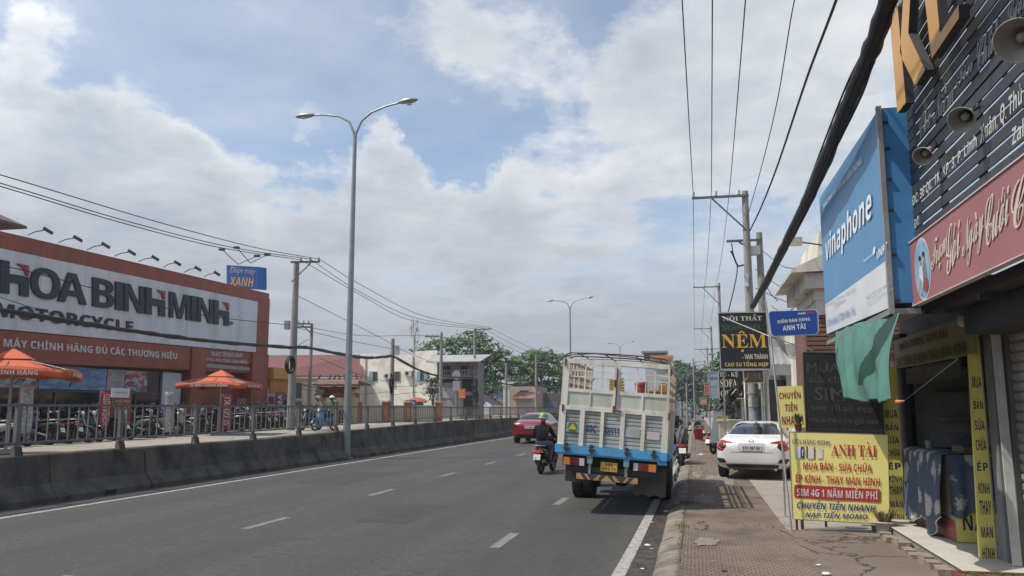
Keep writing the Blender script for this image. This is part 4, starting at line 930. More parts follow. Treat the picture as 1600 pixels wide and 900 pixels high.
def person_riding(label, top, legs, helmet, trim, seat=.80, bars=(.30, .62, 1.00), foot=(.16, .38, .30)):
    """rider seated astride a scooter that faces +Y; seat point at the origin's seat height"""
    r = thing('person', label, 'person', (0, 0, 0))
    bx, by, bz = bars; fx, fy, fz = foot
    J = {'pelvis': (V((0, .02, seat + .10)), .165, .13), 'belly': (V((0, .02, seat + .24)), .155, .115), 'chest': (V((0, .07, seat + .42)), .19, .125), 'neckb': (V((0, .09, seat + .575)), .085, .075), 'head0': (V((0, .11, seat + .66)), .065, .068), 'head': (V((0, .13, seat + .76)), .085, .10), 'crown': (V((0, .13, seat + .84)), .07, .08)}
    B = [('pelvis', 'belly'), ('belly', 'chest'), ('chest', 'neckb'), ('neckb', 'head0'), ('head0', 'head'), ('head', 'crown')]
    for s, k in ((-1, 'L'), (1, 'R')):
        J['sh' + k] = (V((s * .19, .085, seat + .50)), .078, .08); J['el' + k] = (V((s * .30, .24, seat + .27)), .056, .056); J['wr' + k] = (V((s * bx, by - .09, bz + .01)), .036, .036); J['pa' + k] = (V((s * bx, by - .01, bz + .015)), .042, .028)
        B += [('chest', 'sh' + k), ('sh' + k, 'el' + k), ('el' + k, 'wr' + k), ('wr' + k, 'pa' + k)]
        for f in range(4):
            o = (f - 1.5) * .021; ln = (.9, 1., .95, .78)[f]
            J[f'f{f}a{k}'] = (V((s * bx + o, by + .045 * ln, bz + .022)), .0105, .0105); J[f'f{f}b{k}'] = (V((s * bx + o, by + .062 * ln, bz - .014)), .0095, .0095); J[f'f{f}c{k}'] = (V((s * bx + o, by + .036 * ln, bz - .030)), .008, .008)
            B += [('pa' + k, f'f{f}a{k}'), (f'f{f}a{k}', f'f{f}b{k}'), (f'f{f}b{k}', f'f{f}c{k}')]
        J['t1' + k] = (V((s * (bx - .05), by - .02, bz - .005)), .012, .012); J['t2' + k] = (V((s * (bx - .045), by + .02, bz - .03)), .0095, .0095)
        B += [('pa' + k, 't1' + k), ('t1' + k, 't2' + k)]
        J['hp' + k] = (V((s * .10, .05, seat + .07)), .11, .10); J['kn' + k] = (V((s * .20, .40, seat + .02)), .072, .072); J['an' + k] = (V((s * fx, fy - .05, fz + .10)), .045, .045); J['he' + k] = (V((s * fx, fy - .06, fz + .04)), .042, .035); J['to' + k] = (V((s * (fx + .03), fy + .14, fz + .03)), .04, .028)
        B += [('pelvis', 'hp' + k), ('hp' + k, 'kn' + k), ('kn' + k, 'an' + k), ('an' + k, 'he' + k), ('he' + k, 'to' + k)]
    def mo(c, a, b):
        if b[:2] in ('pa', 't1', 't2') or b[0] == 'f' or a[:1] == 'f': return SKIN
        if b in ('head', 'crown') or a == 'head' or b == 'head0': return SKIN
        if b[:2] in ('he', 'to') : return SHOE
        if b[:2] in ('hp', 'kn', 'an') or (a == 'pelvis' and c.z < seat + .14): return legs
        return top
    body = skin_figure('body', J, B, r, mo)
    hc = V((0, .135, seat + .80)); g = MB(); prof = []
    def hf(u, v):
        a = 2 * pi * u; el = -.35 + v * (pi / 2 + .35); rr = cos(el); return hc + V((cos(a) * .135 * rr, sin(a) * .158 * rr, sin(el) * .145))
    def hm(u, v): return trim if (v < .22 or abs((u * 4) % 2 - 1) < .0) else helmet
    g.grid(hf, 20, 9, helmet, True, hm); h = g.build('helmet', r); solidify_mod(h, .012)
    g = MB(); g.prism([hc + V((-.10, .13, .03)), hc + V((.10, .13, .03)), hc + V((.07, .21, .0)), hc + V((-.07, .21, .0))], trim, (0, 0, .012)); g.build('visor', h)
    # face: eyes, nose, mouth, ears under the helmet
    g = MB(); f = hc + V((0, .10, -.05))
    for s in (-1, 1): g.lathe([(.012, 0), (.008, .006)], f + V((s * .033, .005, .0)), M('eye', (.03, .02, .02), .3), (0, 1, .0), 8); g.lathe([(.018, -.008), (.022, 0), (.012, .01)], f + V((s * .088, -.085, -.01)), SKIN, (s, 0, 0), 8)
    g.tube([f + V((0, .0, .0)), f + V((0, .024, -.03)), f + V((0, .005, -.036))], [.008, .013, .008], SKIN, 6); g.tube([f + V((-.025, .002, -.062)), f + V((.025, .002, -.062))], .006, M('lips', (.25, .09, .08), .6), 5); g.build('face', r)
    return r
PLATE = M('white number plate', (.60, .60, .57), .5, 0, .05, 6); PLY = M('yellow number plate', (.60, .38, .05), .5, 0, .06, 6); INK = M('black figures', (.02, .02, .02), .6)
REDLENS = M('red lens', (.30, .015, .015), .2, 0, .15, 12, coat=.4); ORLENS = M('amber lens', (.62, .20, .02), .25, 0, .12, 14, coat=.4); WHLENS = M('clear lens', (.55, .54, .52), .2, 0, .06, 14, coat=.4)
SEATM = M('black vinyl seat', (.02, .02, .021), .5, 0, .2, 8)
def scooter(label, cat, body, name='scooter', plate=True, group=None, panel2=None):
    """step through scooter, facing +Y, rear axle at y=0"""
    r = thing(name, label, cat, (0, 0, 0), group); panel2 = panel2 or body; WB = 1.25; R_ = .27
    for y in (0, WB):
        g = MB(); pr = [(R_ - .075, -.04), (R_ - .03, -.055), (R_, -.03), (R_ + .005, 0), (R_, .03), (R_ - .03, .055), (R_ - .075, .04)]; g.lathe([(a, b) for a, b in pr] + [pr[0]], (0, y, R_), BLACK, (1, 0, 0), 24, False); wh = g.build('wheel', r)
        g = MB(); g.lathe([(R_ - .06, -.02), (R_ - .07, .0), (R_ - .06, .02)], (0, y, R_), STEEL, (1, 0, 0), 20, False); g.lathe([(.05, -.06), (.05, .06)], (0, y, R_), STEEL, (1, 0, 0), 10)
        for k in range(5): a = 2 * pi * k / 5; g.beam((0, y, R_), (0, y + cos(a) * (R_ - .06), R_ + sin(a) * (R_ - .06)), .02, .03, STEEL, (1, 0, 0))
        g.build('rim', wh)
    # body shell: lofted sections from the tail, along the seat base, floor and up the leg shield
    def loft(secs, m, nm, par=r, k=12, cap=True):
        g = MB(); vs = []
        for (y, z, hw, hh, e) in secs:
            for i in range(k):
                a = 2 * pi * i / k; cx = abs(cos(a)) ** e * (1 if cos(a) >= 0 else -1); sx = abs(sin(a)) ** e * (1 if sin(a) >= 0 else -1); vs.append((cx * hw, y, z + sx * hh))
        n = len(secs); g.add(vs, [(i * k + j, i * k + (j + 1) % k, (i + 1) * k + (j + 1) % k, (i + 1) * k + j) for i in range(n - 1) for j in range(k)], m, True)
        g.add(vs[:k], [tuple(range(k))[::-1]], m, True); g.add(vs[-k:], [tuple(range(k))], m, True); return g.build(nm, par)
    loft([(-.36, .72, .05, .05, .8), (-.30, .68, .10, .08, .8), (-.05, .62, .15, .13, .8), (.25, .56, .165, .17, .8), (.46, .46, .15, .20, .8), (.52, .40, .13, .14, .8)], body, 'tail_body')
    loft([(-.28, .775, .09, .03, .7), (-.12, .80, .13, .045, .7), (.15, .775, .135, .045, .7), (.42, .745, .11, .04, .7), (.50, .72, .07, .03, .7)], SEATM, 'seat')
    loft([(.42, .30, .14, .05, .5), (.70, .28, .15, .05, .5), (.92, .30, .15, .05, .5)], panel2, 'floor_board')
    g = MB()
    def sh(u, v):
        a = (u - .5) * 2; z = .28 + v * .66; w_ = .19 - .03 * v + .05 * sin(v * pi); return V((a * w_, .93 + .07 * v - .12 * v * v + .16 * (1 - a * a) * (.6 + .4 * sin(v * pi)), z))
    g.grid(sh, 8, 8, body); o = g.build('leg_shield', r); solidify_mod(o, .03)
    loft([(.84, 1.0, .11, .05, .8), (.92, 1.02, .15, .08, .8), (1.0, 1.0, .12, .09, .8), (1.07, .98, .06, .05, .8)], body, 'handlebar_cover')
    g = MB(); g.lathe([(.02, .05), (.075, .03), (.085, 0)], (0, 1.05, .985), WHLENS, (0, 1, .1), 14); g.build('headlight', r)
    g = MB(); g.tube([(0, 1.02, .9), (0, WB - .05, .45)], .035, STEEL, 8); g.tube([(.07, WB - .08, .5), (.07, WB, R_)], .022, STEEL, 6); g.tube([(-.07, WB - .08, .5), (-.07, WB, R_)], .022, STEEL, 6); g.build('fork', r)
    g = MB()
    def fd(u, v, y=WB): a = .25 + u * 2.2; b = (v - .5) * 2; return V((b * .075, y + cos(a) * (R_ + .045 - .02 * b * b), R_ + sin(a) * (R_ + .045 - .02 * b * b)))
    g.grid(fd, 10, 4, body); o = g.build('front_mudguard', r); solidify_mod(o, .012)
    g = MB(); g.prism([(-.085, -.33, .62), (.085, -.33, .62), (.075, -.42, .33), (-.075, -.42, .33)], BLACK, (0, .02, 0)); g.build('rear_mudguard', r)
    g = MB(); g.tube([(-.34, .86, 1.03), (-.1, .90, 1.02), (.1, .90, 1.02), (.34, .86, 1.03)], .017, DARKM, 8); g.tube([(-.36, .85, 1.03), (-.22, .88, 1.025)], .024, BLACK, 8); g.tube([(.36, .85, 1.03), (.22, .88, 1.025)], .024, BLACK, 8); g.build('handlebar', r)
    for s in (-1, 1):
        g = MB(); g.tube([(s * .2, .90, 1.04), (s * .27, .90, 1.2)], .008, DARKM, 5); g.lathe([(.06, 0), (.065, .012), (.04, .03)], (s * .30, .90, 1.23), DARKM, (0, 1, .1), 12); m_ = g.build('mirror', r)
        g = MB(); g.disc((s * .30, .895, 1.23), (0, -1, 0), .052, M('mirror glass', (.35, .38, .42), .05, .9), 12); g.build('glass', m_)
    g = MB(); g.prism([(-.10, -.335, .70), (.10, -.335, .70), (.075, -.375, .60), (-.075, -.375, .60)], REDLENS, (0, -.02, 0)); tl = g.build('tail_light', r)
    for s in (-1, 1): g = MB(); g.lathe([(.03, 0), (.02, .03)], (s * .12, -.34, .63), ORLENS, (s * .4, -1, 0), 8); g.build('indicator', r)
    g = MB(); g.prism([(-.098, -.40, .56), (.098, -.40, .56), (.098, -.46, .42), (-.098, -.46, .42)], PLATE, (0, -.008, -.003)); pl = g.build('number_plate', r)
    if plate:
        g = MB(); f = lambda u, v: V((-.09 + .18 * u, -.461 + .06 * v - .001, .42 + .14 * v)) + V((0, -.012, -.003))
        g.text('59-X3', f(.12, .56), f(.88, .56), f(.12, .9), INK, .01); g.text('486.17', f(.06, .1), f(.94, .1), f(.06, .46), INK, .01); g.build('figures', pl)
    g = MB(); g.tube([(-.0, .45, .32), (.13, .2, .24), (.16, -.05, .27)], .022, DARKM, 6); g.tube([(.17, .02, .28), (.185, -.3, .36), (.185, -.42, .38)], [.05, .058, .045], DARKM, 10); g.build('exhaust', r)
    g = MB(); g.box(-.09, .09, -.1, .38, .20, .42, DARKM); g.tube([(-.12, 0, R_), (-.12, .35, .36)], .05, DARKM, 8); g.build('engine', r)
    g = MB(); g.tube([(-.13, .05, .78), (-.14, -.25, .80), (0, -.36, .80), (.14, -.25, .80), (.13, .05, .78)], .014, STEEL, 6); g.build('grab_rail', r)
    g = MB(); g.tube([(-.05, .45, .24), (-.16, .5, .02)], .015, DARKM, 5); g.build('side_stand', r)
    return r
def drape(mb, poly, bvh, m, axis, off=.006, step=.06):
    """lay a panel cut to a flat outline onto a curved body: axis 'y+' casts forward from behind, 'y-' from the front, 'x+'/'x-' from the sides, 'z-' from above"""
    xs = [p[0] for p in poly]; ys = [p[1] for p in poly]; pts = [V(p) for p in poly]; n = len(poly); edges = []
    dense = []
    for i in range(n):
        a, b = V(poly[i]), V(poly[(i + 1) % n]); k = max(1, int((b - a).length / step))
        for j in range(k): dense.append(a.lerp(b, j / k))
    def inside(p):
        c = False; j = len(poly) - 1
        for i in range(len(poly)):
            if (poly[i][1] > p[1]) != (poly[j][1] > p[1]) and p[0] < (poly[j][0] - poly[i][0]) * (p[1] - poly[i][1]) / (poly[j][1] - poly[i][1]) + poly[i][0]: c = not c
            j = i
        return c
    k = len(dense); inner = []
    x = min(xs) + step / 2
    while x < max(xs):
        y = min(ys) + step / 2
        while y < max(ys):
            q = V((x, y))
            if inside(q) and min((q - d).length for d in dense) > step * .45: inner.append(q)
            y += step
        x += step
    vs, _, fs, *_ = delaunay_2d_cdt(dense + inner, [], [list(range(k))], 1, 1e-5)
    out = []; last = None
    for p in vs:
        if axis == 'y+': o, d = V((p[0], -3, p[1])), V((0, 1, 0))
        elif axis == 'y-': o, d = V((p[0], 9, p[1])), V((0, -1, 0))
        elif axis == 'x+': o, d = V((-3, p[0], p[1])), V((1, 0, 0))
        elif axis == 'x-': o, d = V((3, p[0], p[1])), V((-1, 0, 0))
        else: o, d = V((p[0], p[1], 5)), V((0, 0, -1))
        loc, nrm, _, _ = bvh.ray_cast(o, d)
        if loc is None:
            loc, nrm, _, _ = bvh.find_nearest(o + d * (3 if last is None else (last - o).dot(d)))
        last = loc; out.append(loc + nrm * off)
    mb.add(out, [tuple(f) for f in fs], m, True)
def car(name, label, paint, secs, L, rear, plate_txt, wheel_y, glass_rear, side_glass, dashes=None, windscreen=None, extras=None):
    """sedan facing +Y with its rear bumper at y=0"""
    r = thing(name, label, 'car', (0, 0, 0)); vs = []; k = 0
    for (y, w_, zb, zsh, zt, wr) in secs:
        half = [(0, zb), (w_ * .55, zb), (w_ * .86, zb + .01), (w_ * .965, zb + .09), (w_ * .995, zb + (zsh - zb) * .38), (w_, zb + (zsh - zb) * .66), (w_ * .985, zsh - .09), (w_ * .95, zsh), (w_ * .92 * .5 + wr * .5, zsh * .48 + zt * .52 - .012), (wr, zt - .055), (wr * .86, zt - .02), (wr * .5, zt - .004), (0, zt)]
        ring = half + [(-x, z) for x, z in half[-2:0:-1]]; k = len(ring); vs += [V((x, y, z)) for x, z in ring]
    n = len(secs); me = bpy.data.meshes.new('b'); fs = [(i * k + j, (i + 1) * k + j, (i + 1) * k + (j + 1) % k, i * k + (j + 1) % k) for i in range(n - 1) for j in range(k)]
    fs += [tuple(range(k)), tuple((n - 1) * k + j for j in range(k))[::-1]]
    me.from_pydata([tuple(v) for v in vs], [], fs); ob = bpy.data.objects.new('b', me); COL.objects.link(ob)
    sb = ob.modifiers.new('s', 'SUBSURF'); sb.levels = sb.render_levels = 2
    cut = MB(); 
    for y in wheel_y:
        cut.lathe([(.35, -1.3), (.35, 1.3)], (0, y, .33), DARKM, (1, 0, 0), 28)
    cm = cut.mesh('c', V((0, 0, 0))); co = bpy.data.objects.new('c', cm); COL.objects.link(co)
    dg = bpy.context.evaluated_depsgraph_get(); ev = ob.evaluated_get(dg); em = bpy.data.meshes.new_from_object(ev); bm = bmesh.new(); bm.from_mesh(em); bvh = BVHTree.FromBMesh(bm)
    bm.free()
    bo = ob.modifiers.new('arch', 'BOOLEAN'); bo.object = co; bo.operation = 'DIFFERENCE'; bo.solver = 'EXACT'
    dg = bpy.context.evaluated_depsgraph_get(); fm = bpy.data.meshes.new_from_object(ob.evaluated_get(dg)); bpy.data.objects.remove(ob); bpy.data.objects.remove(co)
    fm.name = 'body'; fm.materials.clear(); fm.materials.append(paint); fm.materials.append(DARKM)
    for p in fm.polygons:
        p.use_smooth = True; c = p.center; a = p.area
        p.material_index = 1 if any((c.y - y) ** 2 + (c.z - .33) ** 2 < .355 ** 2 and abs(c.x) < .885 for y in wheel_y) and abs(p.normal.x) < .5 else 0
    bod = bpy.data.objects.new('body', fm); COL.objects.link(bod); bod.parent = r; ORG[bod] = V((0, 0, 0))
    for y in wheel_y:
        for s in (-1, 1):
            g = MB(); x = s * .79; pr = [(.20, -.10), (.31, -.105), (.328, -.08), (.33, 0), (.328, .08), (.31, .105), (.20, .10)]; g.lathe(pr + [pr[0]], (x, y, .33), BLACK, (1, 0, 0), 30, False); wh = g.build('wheel', r)
            g = MB(); g.lathe([(.205, .085 * s), (.19, .05 * s), (.05, .075 * s), (.0, .08 * s)], (x, y, .33), DARKM, (1, 0, 0), 24, False)
            for q in range(5):
                a = 2 * pi * q / 5; g.beam((x + s * .085, y, .33), (x + s * .085, y + cos(a) * .2, .33 + sin(a) * .2), .05, .03, CHROME, (1, 0, 0))
            g.build('rim', wh)
    def part(nm, poly, axis, m, off=.006, par=r, step=.06, mirror=False):
        g = MB(); drape(g, poly, bvh, m, axis, off, step)
        if mirror: drape(g, [(-x, z) for x, z in poly][::-1], bvh, m, axis, off, step)
        return g.build(nm, par)
    part('rear_window', glass_rear, 'y+', GLASSD)
    if windscreen: part('windscreen', windscreen, 'y-', GLASSD)
    for pl in side_glass:
        part('side_window', pl, 'x+', GLASSD); part('side_window', pl, 'x-', GLASSD)
    for nm, poly, m, off, mir in rear:
        if mir: part(nm, poly, 'y+', m, off, r, .045); part(nm, [(-x, z) for x, z in poly][::-1], 'y+', m, off, r, .045)
        else: part(nm, poly, 'y+', m, off, r, .045)
    loc, *_ = bvh.ray_cast(V((0, -3, plate_txt[1])), V((0, 1, 0)))
    g = MB(); y = loc.y - .02; g.box(-.235, .235, y, y + .03, plate_txt[1] - .065, plate_txt[1] + .065, PLATE); pl = g.build('number_plate', r)
    g = MB(); g.text(plate_txt[0], (-.20, y - .004, plate_txt[1] - .036), (.20, y - .004, plate_txt[1] - .036), (-.20, y - .004, plate_txt[1] + .036), INK, .012); g.build('figures', pl)
    for s in (-1, 1):
        g = MB(); loc, *_ = bvh.ray_cast(V((s * 3, 3.05, .96)), V((-s, 0, 0))); c = loc + V((s * .10, 0, .02)); g.tube([loc, c], .02, paint, 6)
        g.lathe([(.06, -.05), (.085, 0), (.07, .05), (.02, .09)], c + V((s * .03, 0, .02)), paint, (0, 1, 0), 12); g.build('mirror', r)
    if extras: extras(r, bvh, part)
    return r

WHC = M('white car paint', (.70, .71, .71), .25, 0, .02, 2, coat=.6); RDC = M('red car paint', (.26, .018, .024), .22, .2, .04, 2, coat=.7)
TRIM = M('black bumper trim', (.02, .02, .021), .5)
sec_w = [(0.0, .55, .42, .74, .80, .42), (.04, .74, .33, .82, .90, .58), (.14, .84, .27, .885, .99, .68), (.34, .885, .24, .92, 1.035, .70), (.62, .90, .22, .935, 1.07, .68), (1.0, .90, .21, .94, 1.19, .62), (1.45, .90, .20, .945, 1.315, .58), (1.95, .895, .20, .945, 1.395, .57), (2.45, .895, .20, .94, 1.412, .57), (2.95, .895, .20, .935, 1.37, .56), (3.4, .89, .20, .925, 1.16, .60), (3.72, .885, .20, .91, .985, .66), (4.15, .87, .22, .85, .91, .68), (4.45, .80, .26, .74, .81, .62), (4.6, .60, .33, .62, .69, .46)]
rear_w = [('tail_light', [(.44, .905), (.70, .955), (.83, .935), (.885, .86), (.87, .74), (.79, .705), (.70, .70), (.66, .735), (.76, .76), (.795, .815), (.775, .865), (.62, .88), (.46, .885)], REDLENS, .008, True),
          ('tail_light_inner', [(.62, .875), (.775, .86), (.79, .815), (.755, .765), (.67, .74), (.60, .80)], M('dark red lens', (.10, .008, .01), .25, coat=.3), .006, True),
          ('boot_trim', [(-.30, .87), (.30, .87), (.30, .885), (-.30, .885)], CHROME, .008, False),
          ('plate_recess_shade', [(-.29, .68), (.29, .68), (.33, .86), (-.33, .86)], M('white car painted shade', (.50, .51, .52), .3, 0, .02, 2, coat=.3), .004, False),  # recess shade painted in as a greyer panel laid on the boot
          ('bumper_insert', [(-.60, .30), (.60, .30), (.64, .37), (.56, .385), (-.56, .385), (-.64, .37)], TRIM, .006, False),
          ('bumper_vent', [(.60, .42), (.80, .40), (.87, .45), (.84, .52), (.66, .51)], TRIM, .006, True),
          ('chrome_strip', [(-.55, .285), (.55, .285), (.55, .30), (-.55, .30)], CHROME, .009, False)]
def wex(r, bvh, part):
    g = MB(); loc, *_ = bvh.ray_cast(V((0, -3, .925)), V((0, 1, 0))); c = loc + V((0, -.012, 0))
    for a, b in (((-.045, .04), (-.035, -.04)), ((.045, .04), (.035, -.04)), ((-.038, 0), (.038, 0))): g.tube([c + V((a[0], 0, a[1])), c + V((b[0], 0, b[1]))], .008, CHROME, 5)
    ring = [c + V((cos(t) * .065, 0, sin(t) * .052)) for t in [2 * pi * k / 20 for k in range(21)]]; g.tube(ring, .006, CHROME, 5); g.build('badge', r)
    for s in (-1, 1): g = MB(); g.lathe([(.035, 0), (.04, -.1)], (s * .55, .12, .27), CHROME, (0, 1, 0), 10); g.build('exhaust_pipe', r)
    g = MB(); g.lathe([(.0, .0), (.03, .0), (.018, .06), (.0, .07)], (0, 1.55, 1.355), WHC, (0, -.5, 1), 8); g.build('antenna_fin', r)
    part('seam', [(-.52, .665), (.52, .665), (.52, .672), (-.52, .672)], 'y+', TRIM, .004, r, .05)
wc = car('sedan', 'white sedan parked rear first on the forecourt behind the yellow sign', WHC, sec_w, 4.6, rear_w, ('51K-087.88', .775), (.93, 3.63), [(-.66, 1.085), (.66, 1.085), (.60, 1.16), (.50, 1.315), (.40, 1.345), (-.40, 1.345), (-.50, 1.315), (-.60, 1.16)], [[(.95, 1.0), (3.2, .98), (2.9, 1.24), (2.5, 1.33), (1.9, 1.32), (1.3, 1.2)]], None, [(-.62, 1.02), (.62, 1.02), (.5, 1.3), (-.5, 1.3)], wex)
wc.location = (1.30, 21.5, .112); wc.rotation_euler = (0, 0, radians(-9))
sec_r = [(0.0, .55, .44, .80, .87, .44), (.05, .76, .35, .90, .98, .60), (.15, .85, .28, .955, 1.05, .68), (.36, .88, .25, .98, 1.085, .69), (.58, .89, .23, .985, 1.11, .66), (.95, .895, .22, .985, 1.27, .60), (1.4, .895, .21, .985, 1.39, .58), (1.9, .895, .20, .98, 1.45, .57), (2.4, .895, .20, .97, 1.455, .57), (2.9, .89, .20, .96, 1.40, .57), (3.35, .89, .20, .945, 1.19, .61), (3.65, .885, .20, .93, 1.02, .66), (4.1, .87, .22, .86, .93, .68), (4.4, .80, .27, .74, .82, .6), (4.55, .58, .34, .64, .70, .44)]
rear_r = [('tail_light', [(.42, .83), (.62, .90), (.82, .90), (.88, .84), (.84, .76), (.66, .745), (.45, .78)], M('deep red lens', (.12, .008, .01), .2, coat=.5), .008, True),
          ('bumper_insert', [(-.62, .29), (.62, .29), (.70, .40), (.60, .42), (-.60, .42), (-.70, .40)], TRIM, .006, False), ('reflector', [(.62, .47), (.80, .46), (.80, .49), (.62, .50)], REDLENS, .007, True), ('plate_recess_shade', [(-.34, .68), (.34, .68), (.38, .88), (-.38, .88)], M('red car painted shade', (.18, .012, .016), .3, .2, .04, 2, coat=.4), .004, False), ('boot_trim', [(-.32, .865), (.32, .865), (.32, .885), (-.32, .885)], CHROME, .008, False)]  # shade of the plate recess put into the colour of a darker red panel
rc = car('sedan', 'dark red sedan driving away in the left lane near the barrier', RDC, sec_r, 4.55, rear_r, ('51F-882.41', .775), (.9, 3.6), [(-.66, 1.13), (.66, 1.13), (.58, 1.25), (.52, 1.37), (-.52, 1.37), (-.58, 1.25)], [[(.9, 1.05), (3.15, 1.03), (2.85, 1.29), (2.4, 1.38), (1.8, 1.37), (1.25, 1.26)]], None, [(-.62, 1.06), (.62, 1.06), (.5, 1.34), (-.5, 1.34)])
rc.location = (-8.55, 43.5, 0); rc.scale = (1.12, 1.12, 1.12)

# ---- scooters and riders
PLUM = M('plum scooter paint', (.055, .012, .016), .25, .2, .1, 4, coat=.5); SBLK = M('black scooter paint', (.014, .014, .016), .25, .1, .1, 4, coat=.5); SBLU = M('light blue scooter paint', (.05, .17, .32), .3, .1, .08, 4, coat=.4); SGRY = M('grey scooter paint', (.085, .088, .09), .35, .2, .1, 4, coat=.4); SRED = M('red scooter paint', (.22, .02, .02), .3, .1, .1, 4, coat=.5); SWHT = M('white scooter paint', (.36, .36, .36), .35, 0, .06, 4, coat=.4)
HG = M('green helmet', (.10, .30, .06), .35, 0, .06, 4, coat=.3); HW = M('white helmet', (.60, .62, .60), .35, 0, .04, 4, coat=.3)
sc0 = scooter('dark plum scooter ridden beside the truck, white number plate', 'scooter', PLUM, panel2=SBLK); sc0.location = (-4.38, 23.9, 0); sc0.rotation_euler = (0, radians(1.5), radians(-6))
p0 = person_riding('rider in black jacket and green white helmet on the plum scooter', JACK, JEAN, HG, HW); p0.location = (-4.38, 23.95, 0); p0.rotation_euler = (0, radians(1.5), radians(-6))
# two riders coming the other way on the service road
q = pX(497, 690, -17.4); zq = zs(q.y) - .02
s1 = copy_thing(sc0, (q.x, q.y, zq), radians(165), 'black scooter coming along the service road beside the blue one')
for ch in s1.children:
    if ch.name.split('.')[0] in ('tail_body', 'leg_shield', 'handlebar_cover', 'front_mudguard'):
        ch.data = ch.data.copy(); ch.data.materials[0] = SBLK
s1.rotation_euler = (0, 0, radians(165)); s1.scale = (.92,) * 3
pA = person_riding('rider in pale shirt and white helmet on the black scooter behind the railing', M('pale shirt', (.45, .43, .40), .8, 0, .1, 5), JEAN, HW, M('pink trim', (.45, .12, .12), .5)); pA.location = (q.x, q.y, zq); pA.rotation_euler = (0, 0, radians(165)); pA.scale = (.92,) * 3
q = pX(520, 690, -16.4); zq = zs(q.y) - .02
s2 = copy_thing(sc0, (q.x, q.y, zq), radians(160), 'light blue scooter coming along the service road behind the railing')
for ch in s2.children:
    if ch.name.split('.')[0] in ('tail_body', 'leg_shield', 'handlebar_cover', 'front_mudguard', 'floor_board'):
        ch.data = ch.data.copy(); ch.data.materials[0] = SBLU
s2.rotation_euler = (0, 0, radians(160)); s2.scale = (.92,) * 3
pB = person_riding('rider in dark clothes with green vest on the light blue scooter', M('green vest', (.05, .17, .07), .7, 0, .15, 6), M('navy trousers', (.03, .04, .08), .8), HW, SBLK); pB.location = (q.x, q.y, zq); pB.rotation_euler = (0, 0, radians(160)); pB.scale = (.92,) * 3
# parked bikes in front of the shop, rears to the road
base = {}
for nm, pm in (('black', SBLK), ('grey', SGRY), ('white', SWHT)):
    b_ = scooter(f'{nm} scooter', 'scooter', pm, 'parked_scooter', False, 'scooters parked before the motorcycle shop', SBLK); base[nm] = b_
random.seed(21); kinds = ['black', 'black', 'grey', 'black', 'black', 'white', 'black', 'black', 'black', 'black', 'black']; used = set(); y = 17.6; i = 0
spots = []
for row, X in ((0, -20.9), (1, -23.0)):
    y = 17.3 + row * .3
    while y < (42 if row == 0 else 44.5):
        if not (33.3 < y < 34.9 and row == 0): spots.append((X, y, row, kinds[i % 11])); i += 1
        y += random.uniform(.72, .98) * (1.0 if row == 0 else 1.5)
ref = lambda y: 'under the left parasol' if y < 22.5 else 'in front of the window posters' if y < 27 else 'beside the red banner' if y < 31 else 'before the dark shop door' if y < 36 else 'under the whole parasol' if y < 40 else 'at the right shop pillar'
tot = {}
for X, y, row, kd in spots: tot[(kd, ref(y), row)] = tot.get((kd, ref(y), row), 0) + 1
cnt = {}; ORD = ['first', 'second', 'third', 'fourth', 'fifth', 'sixth', 'seventh']
for X, y, row, kd in spots:
    k = (kd, ref(y), row); n_ = cnt.get(k, 0); cnt[k] = n_ + 1; rw = 'front' if row == 0 else 'back'
    lab = f"{kd} scooter parked {ref(y)}, {rw} row" if tot[k] == 1 else f"{ORD[n_]} {kd} scooter from the left parked {ref(y)}, {rw} row"
    o = base[kd] if kd not in used else copy_thing(base[kd], (0, 0, 0)); used.add(kd)
    o.location = (X, y, zs(y) - .02); fl_ = -90 if (n_ + row + int(y * 3)) % 5 < 3 else 90
    o.location = (X + (-.6 if fl_ > 0 else .6) * -1, y, zs(y) - .02); o.rotation_euler = (0, radians(random.uniform(4, 8)), radians(fl_ + random.uniform(-14, 14))); o['label'] = lab
y = 46.6
for k in range(4):
    kd = kinds[(k * 3 + 1) % 8]; o = copy_thing(base[kd], (-21.6, y, zs(y) - .02), radians(92), f'{ORD[k]} scooter from the left parked before the yellow shop, {kd}'); o.rotation_euler = (0, radians(5), radians(90 + 6 * k)); y += .85
# ================================================================== the cargo truck, leaning towards the gutter
CRM = M('cream truck paint', (.78, .76, .66), .5, 0, .07, 2, dirt=((.27, .16, .08), .5, 4.5), streak=True, fine=.12)
CRM2 = M('pale green cream panel', (.56, .59, .51), .5, 0, .05, 1.5, dirt=((.34, .28, .18), .55, 3.2), streak=True)
PNK = M('pinkish cream side paint', (.58, .46, .36), .55, 0, .08, 2, dirt=((.26, .16, .10), .5, 3), streak=True)
GRYC = M('grey ribbed gate sheet', (.42, .445, .42), .5, .1, .07, 2, dirt=((.17, .15, .12), .6, 3.), streak=True)
TBLU = M('truck blue paint', (.07, .36, .66), .45, 0, .1, 2, dirt=((.16, .11, .08), .5, 5)); TBL2 = M('pale blue tab', (.20, .34, .40), .5, 0, .1, 4, dirt=((.12, .12, .1), .5, 8))
RUBF = M('grey mud flap rubber', (.075, .075, .074), .75, 0, .2, 3, dirt=((.14, .13, .11), .6, 2.5), streak=True); DKF = M('dark mud flap', (.030, .031, .033), .7, 0, .2, 3)
NVY = M('navy stencil', (.03, .045, .17), .6, 0, .1, 6)
TX, TY, ROLL = -1.565, 15.0, radians(4.3)
tr = thing('cargo_truck', 'cream cargo truck with open slatted cage and blue bumper rail, leaning towards the kerb', 'truck', (TX, TY, 0))
RM = Matrix.Rotation(ROLL, 3, 'Y')
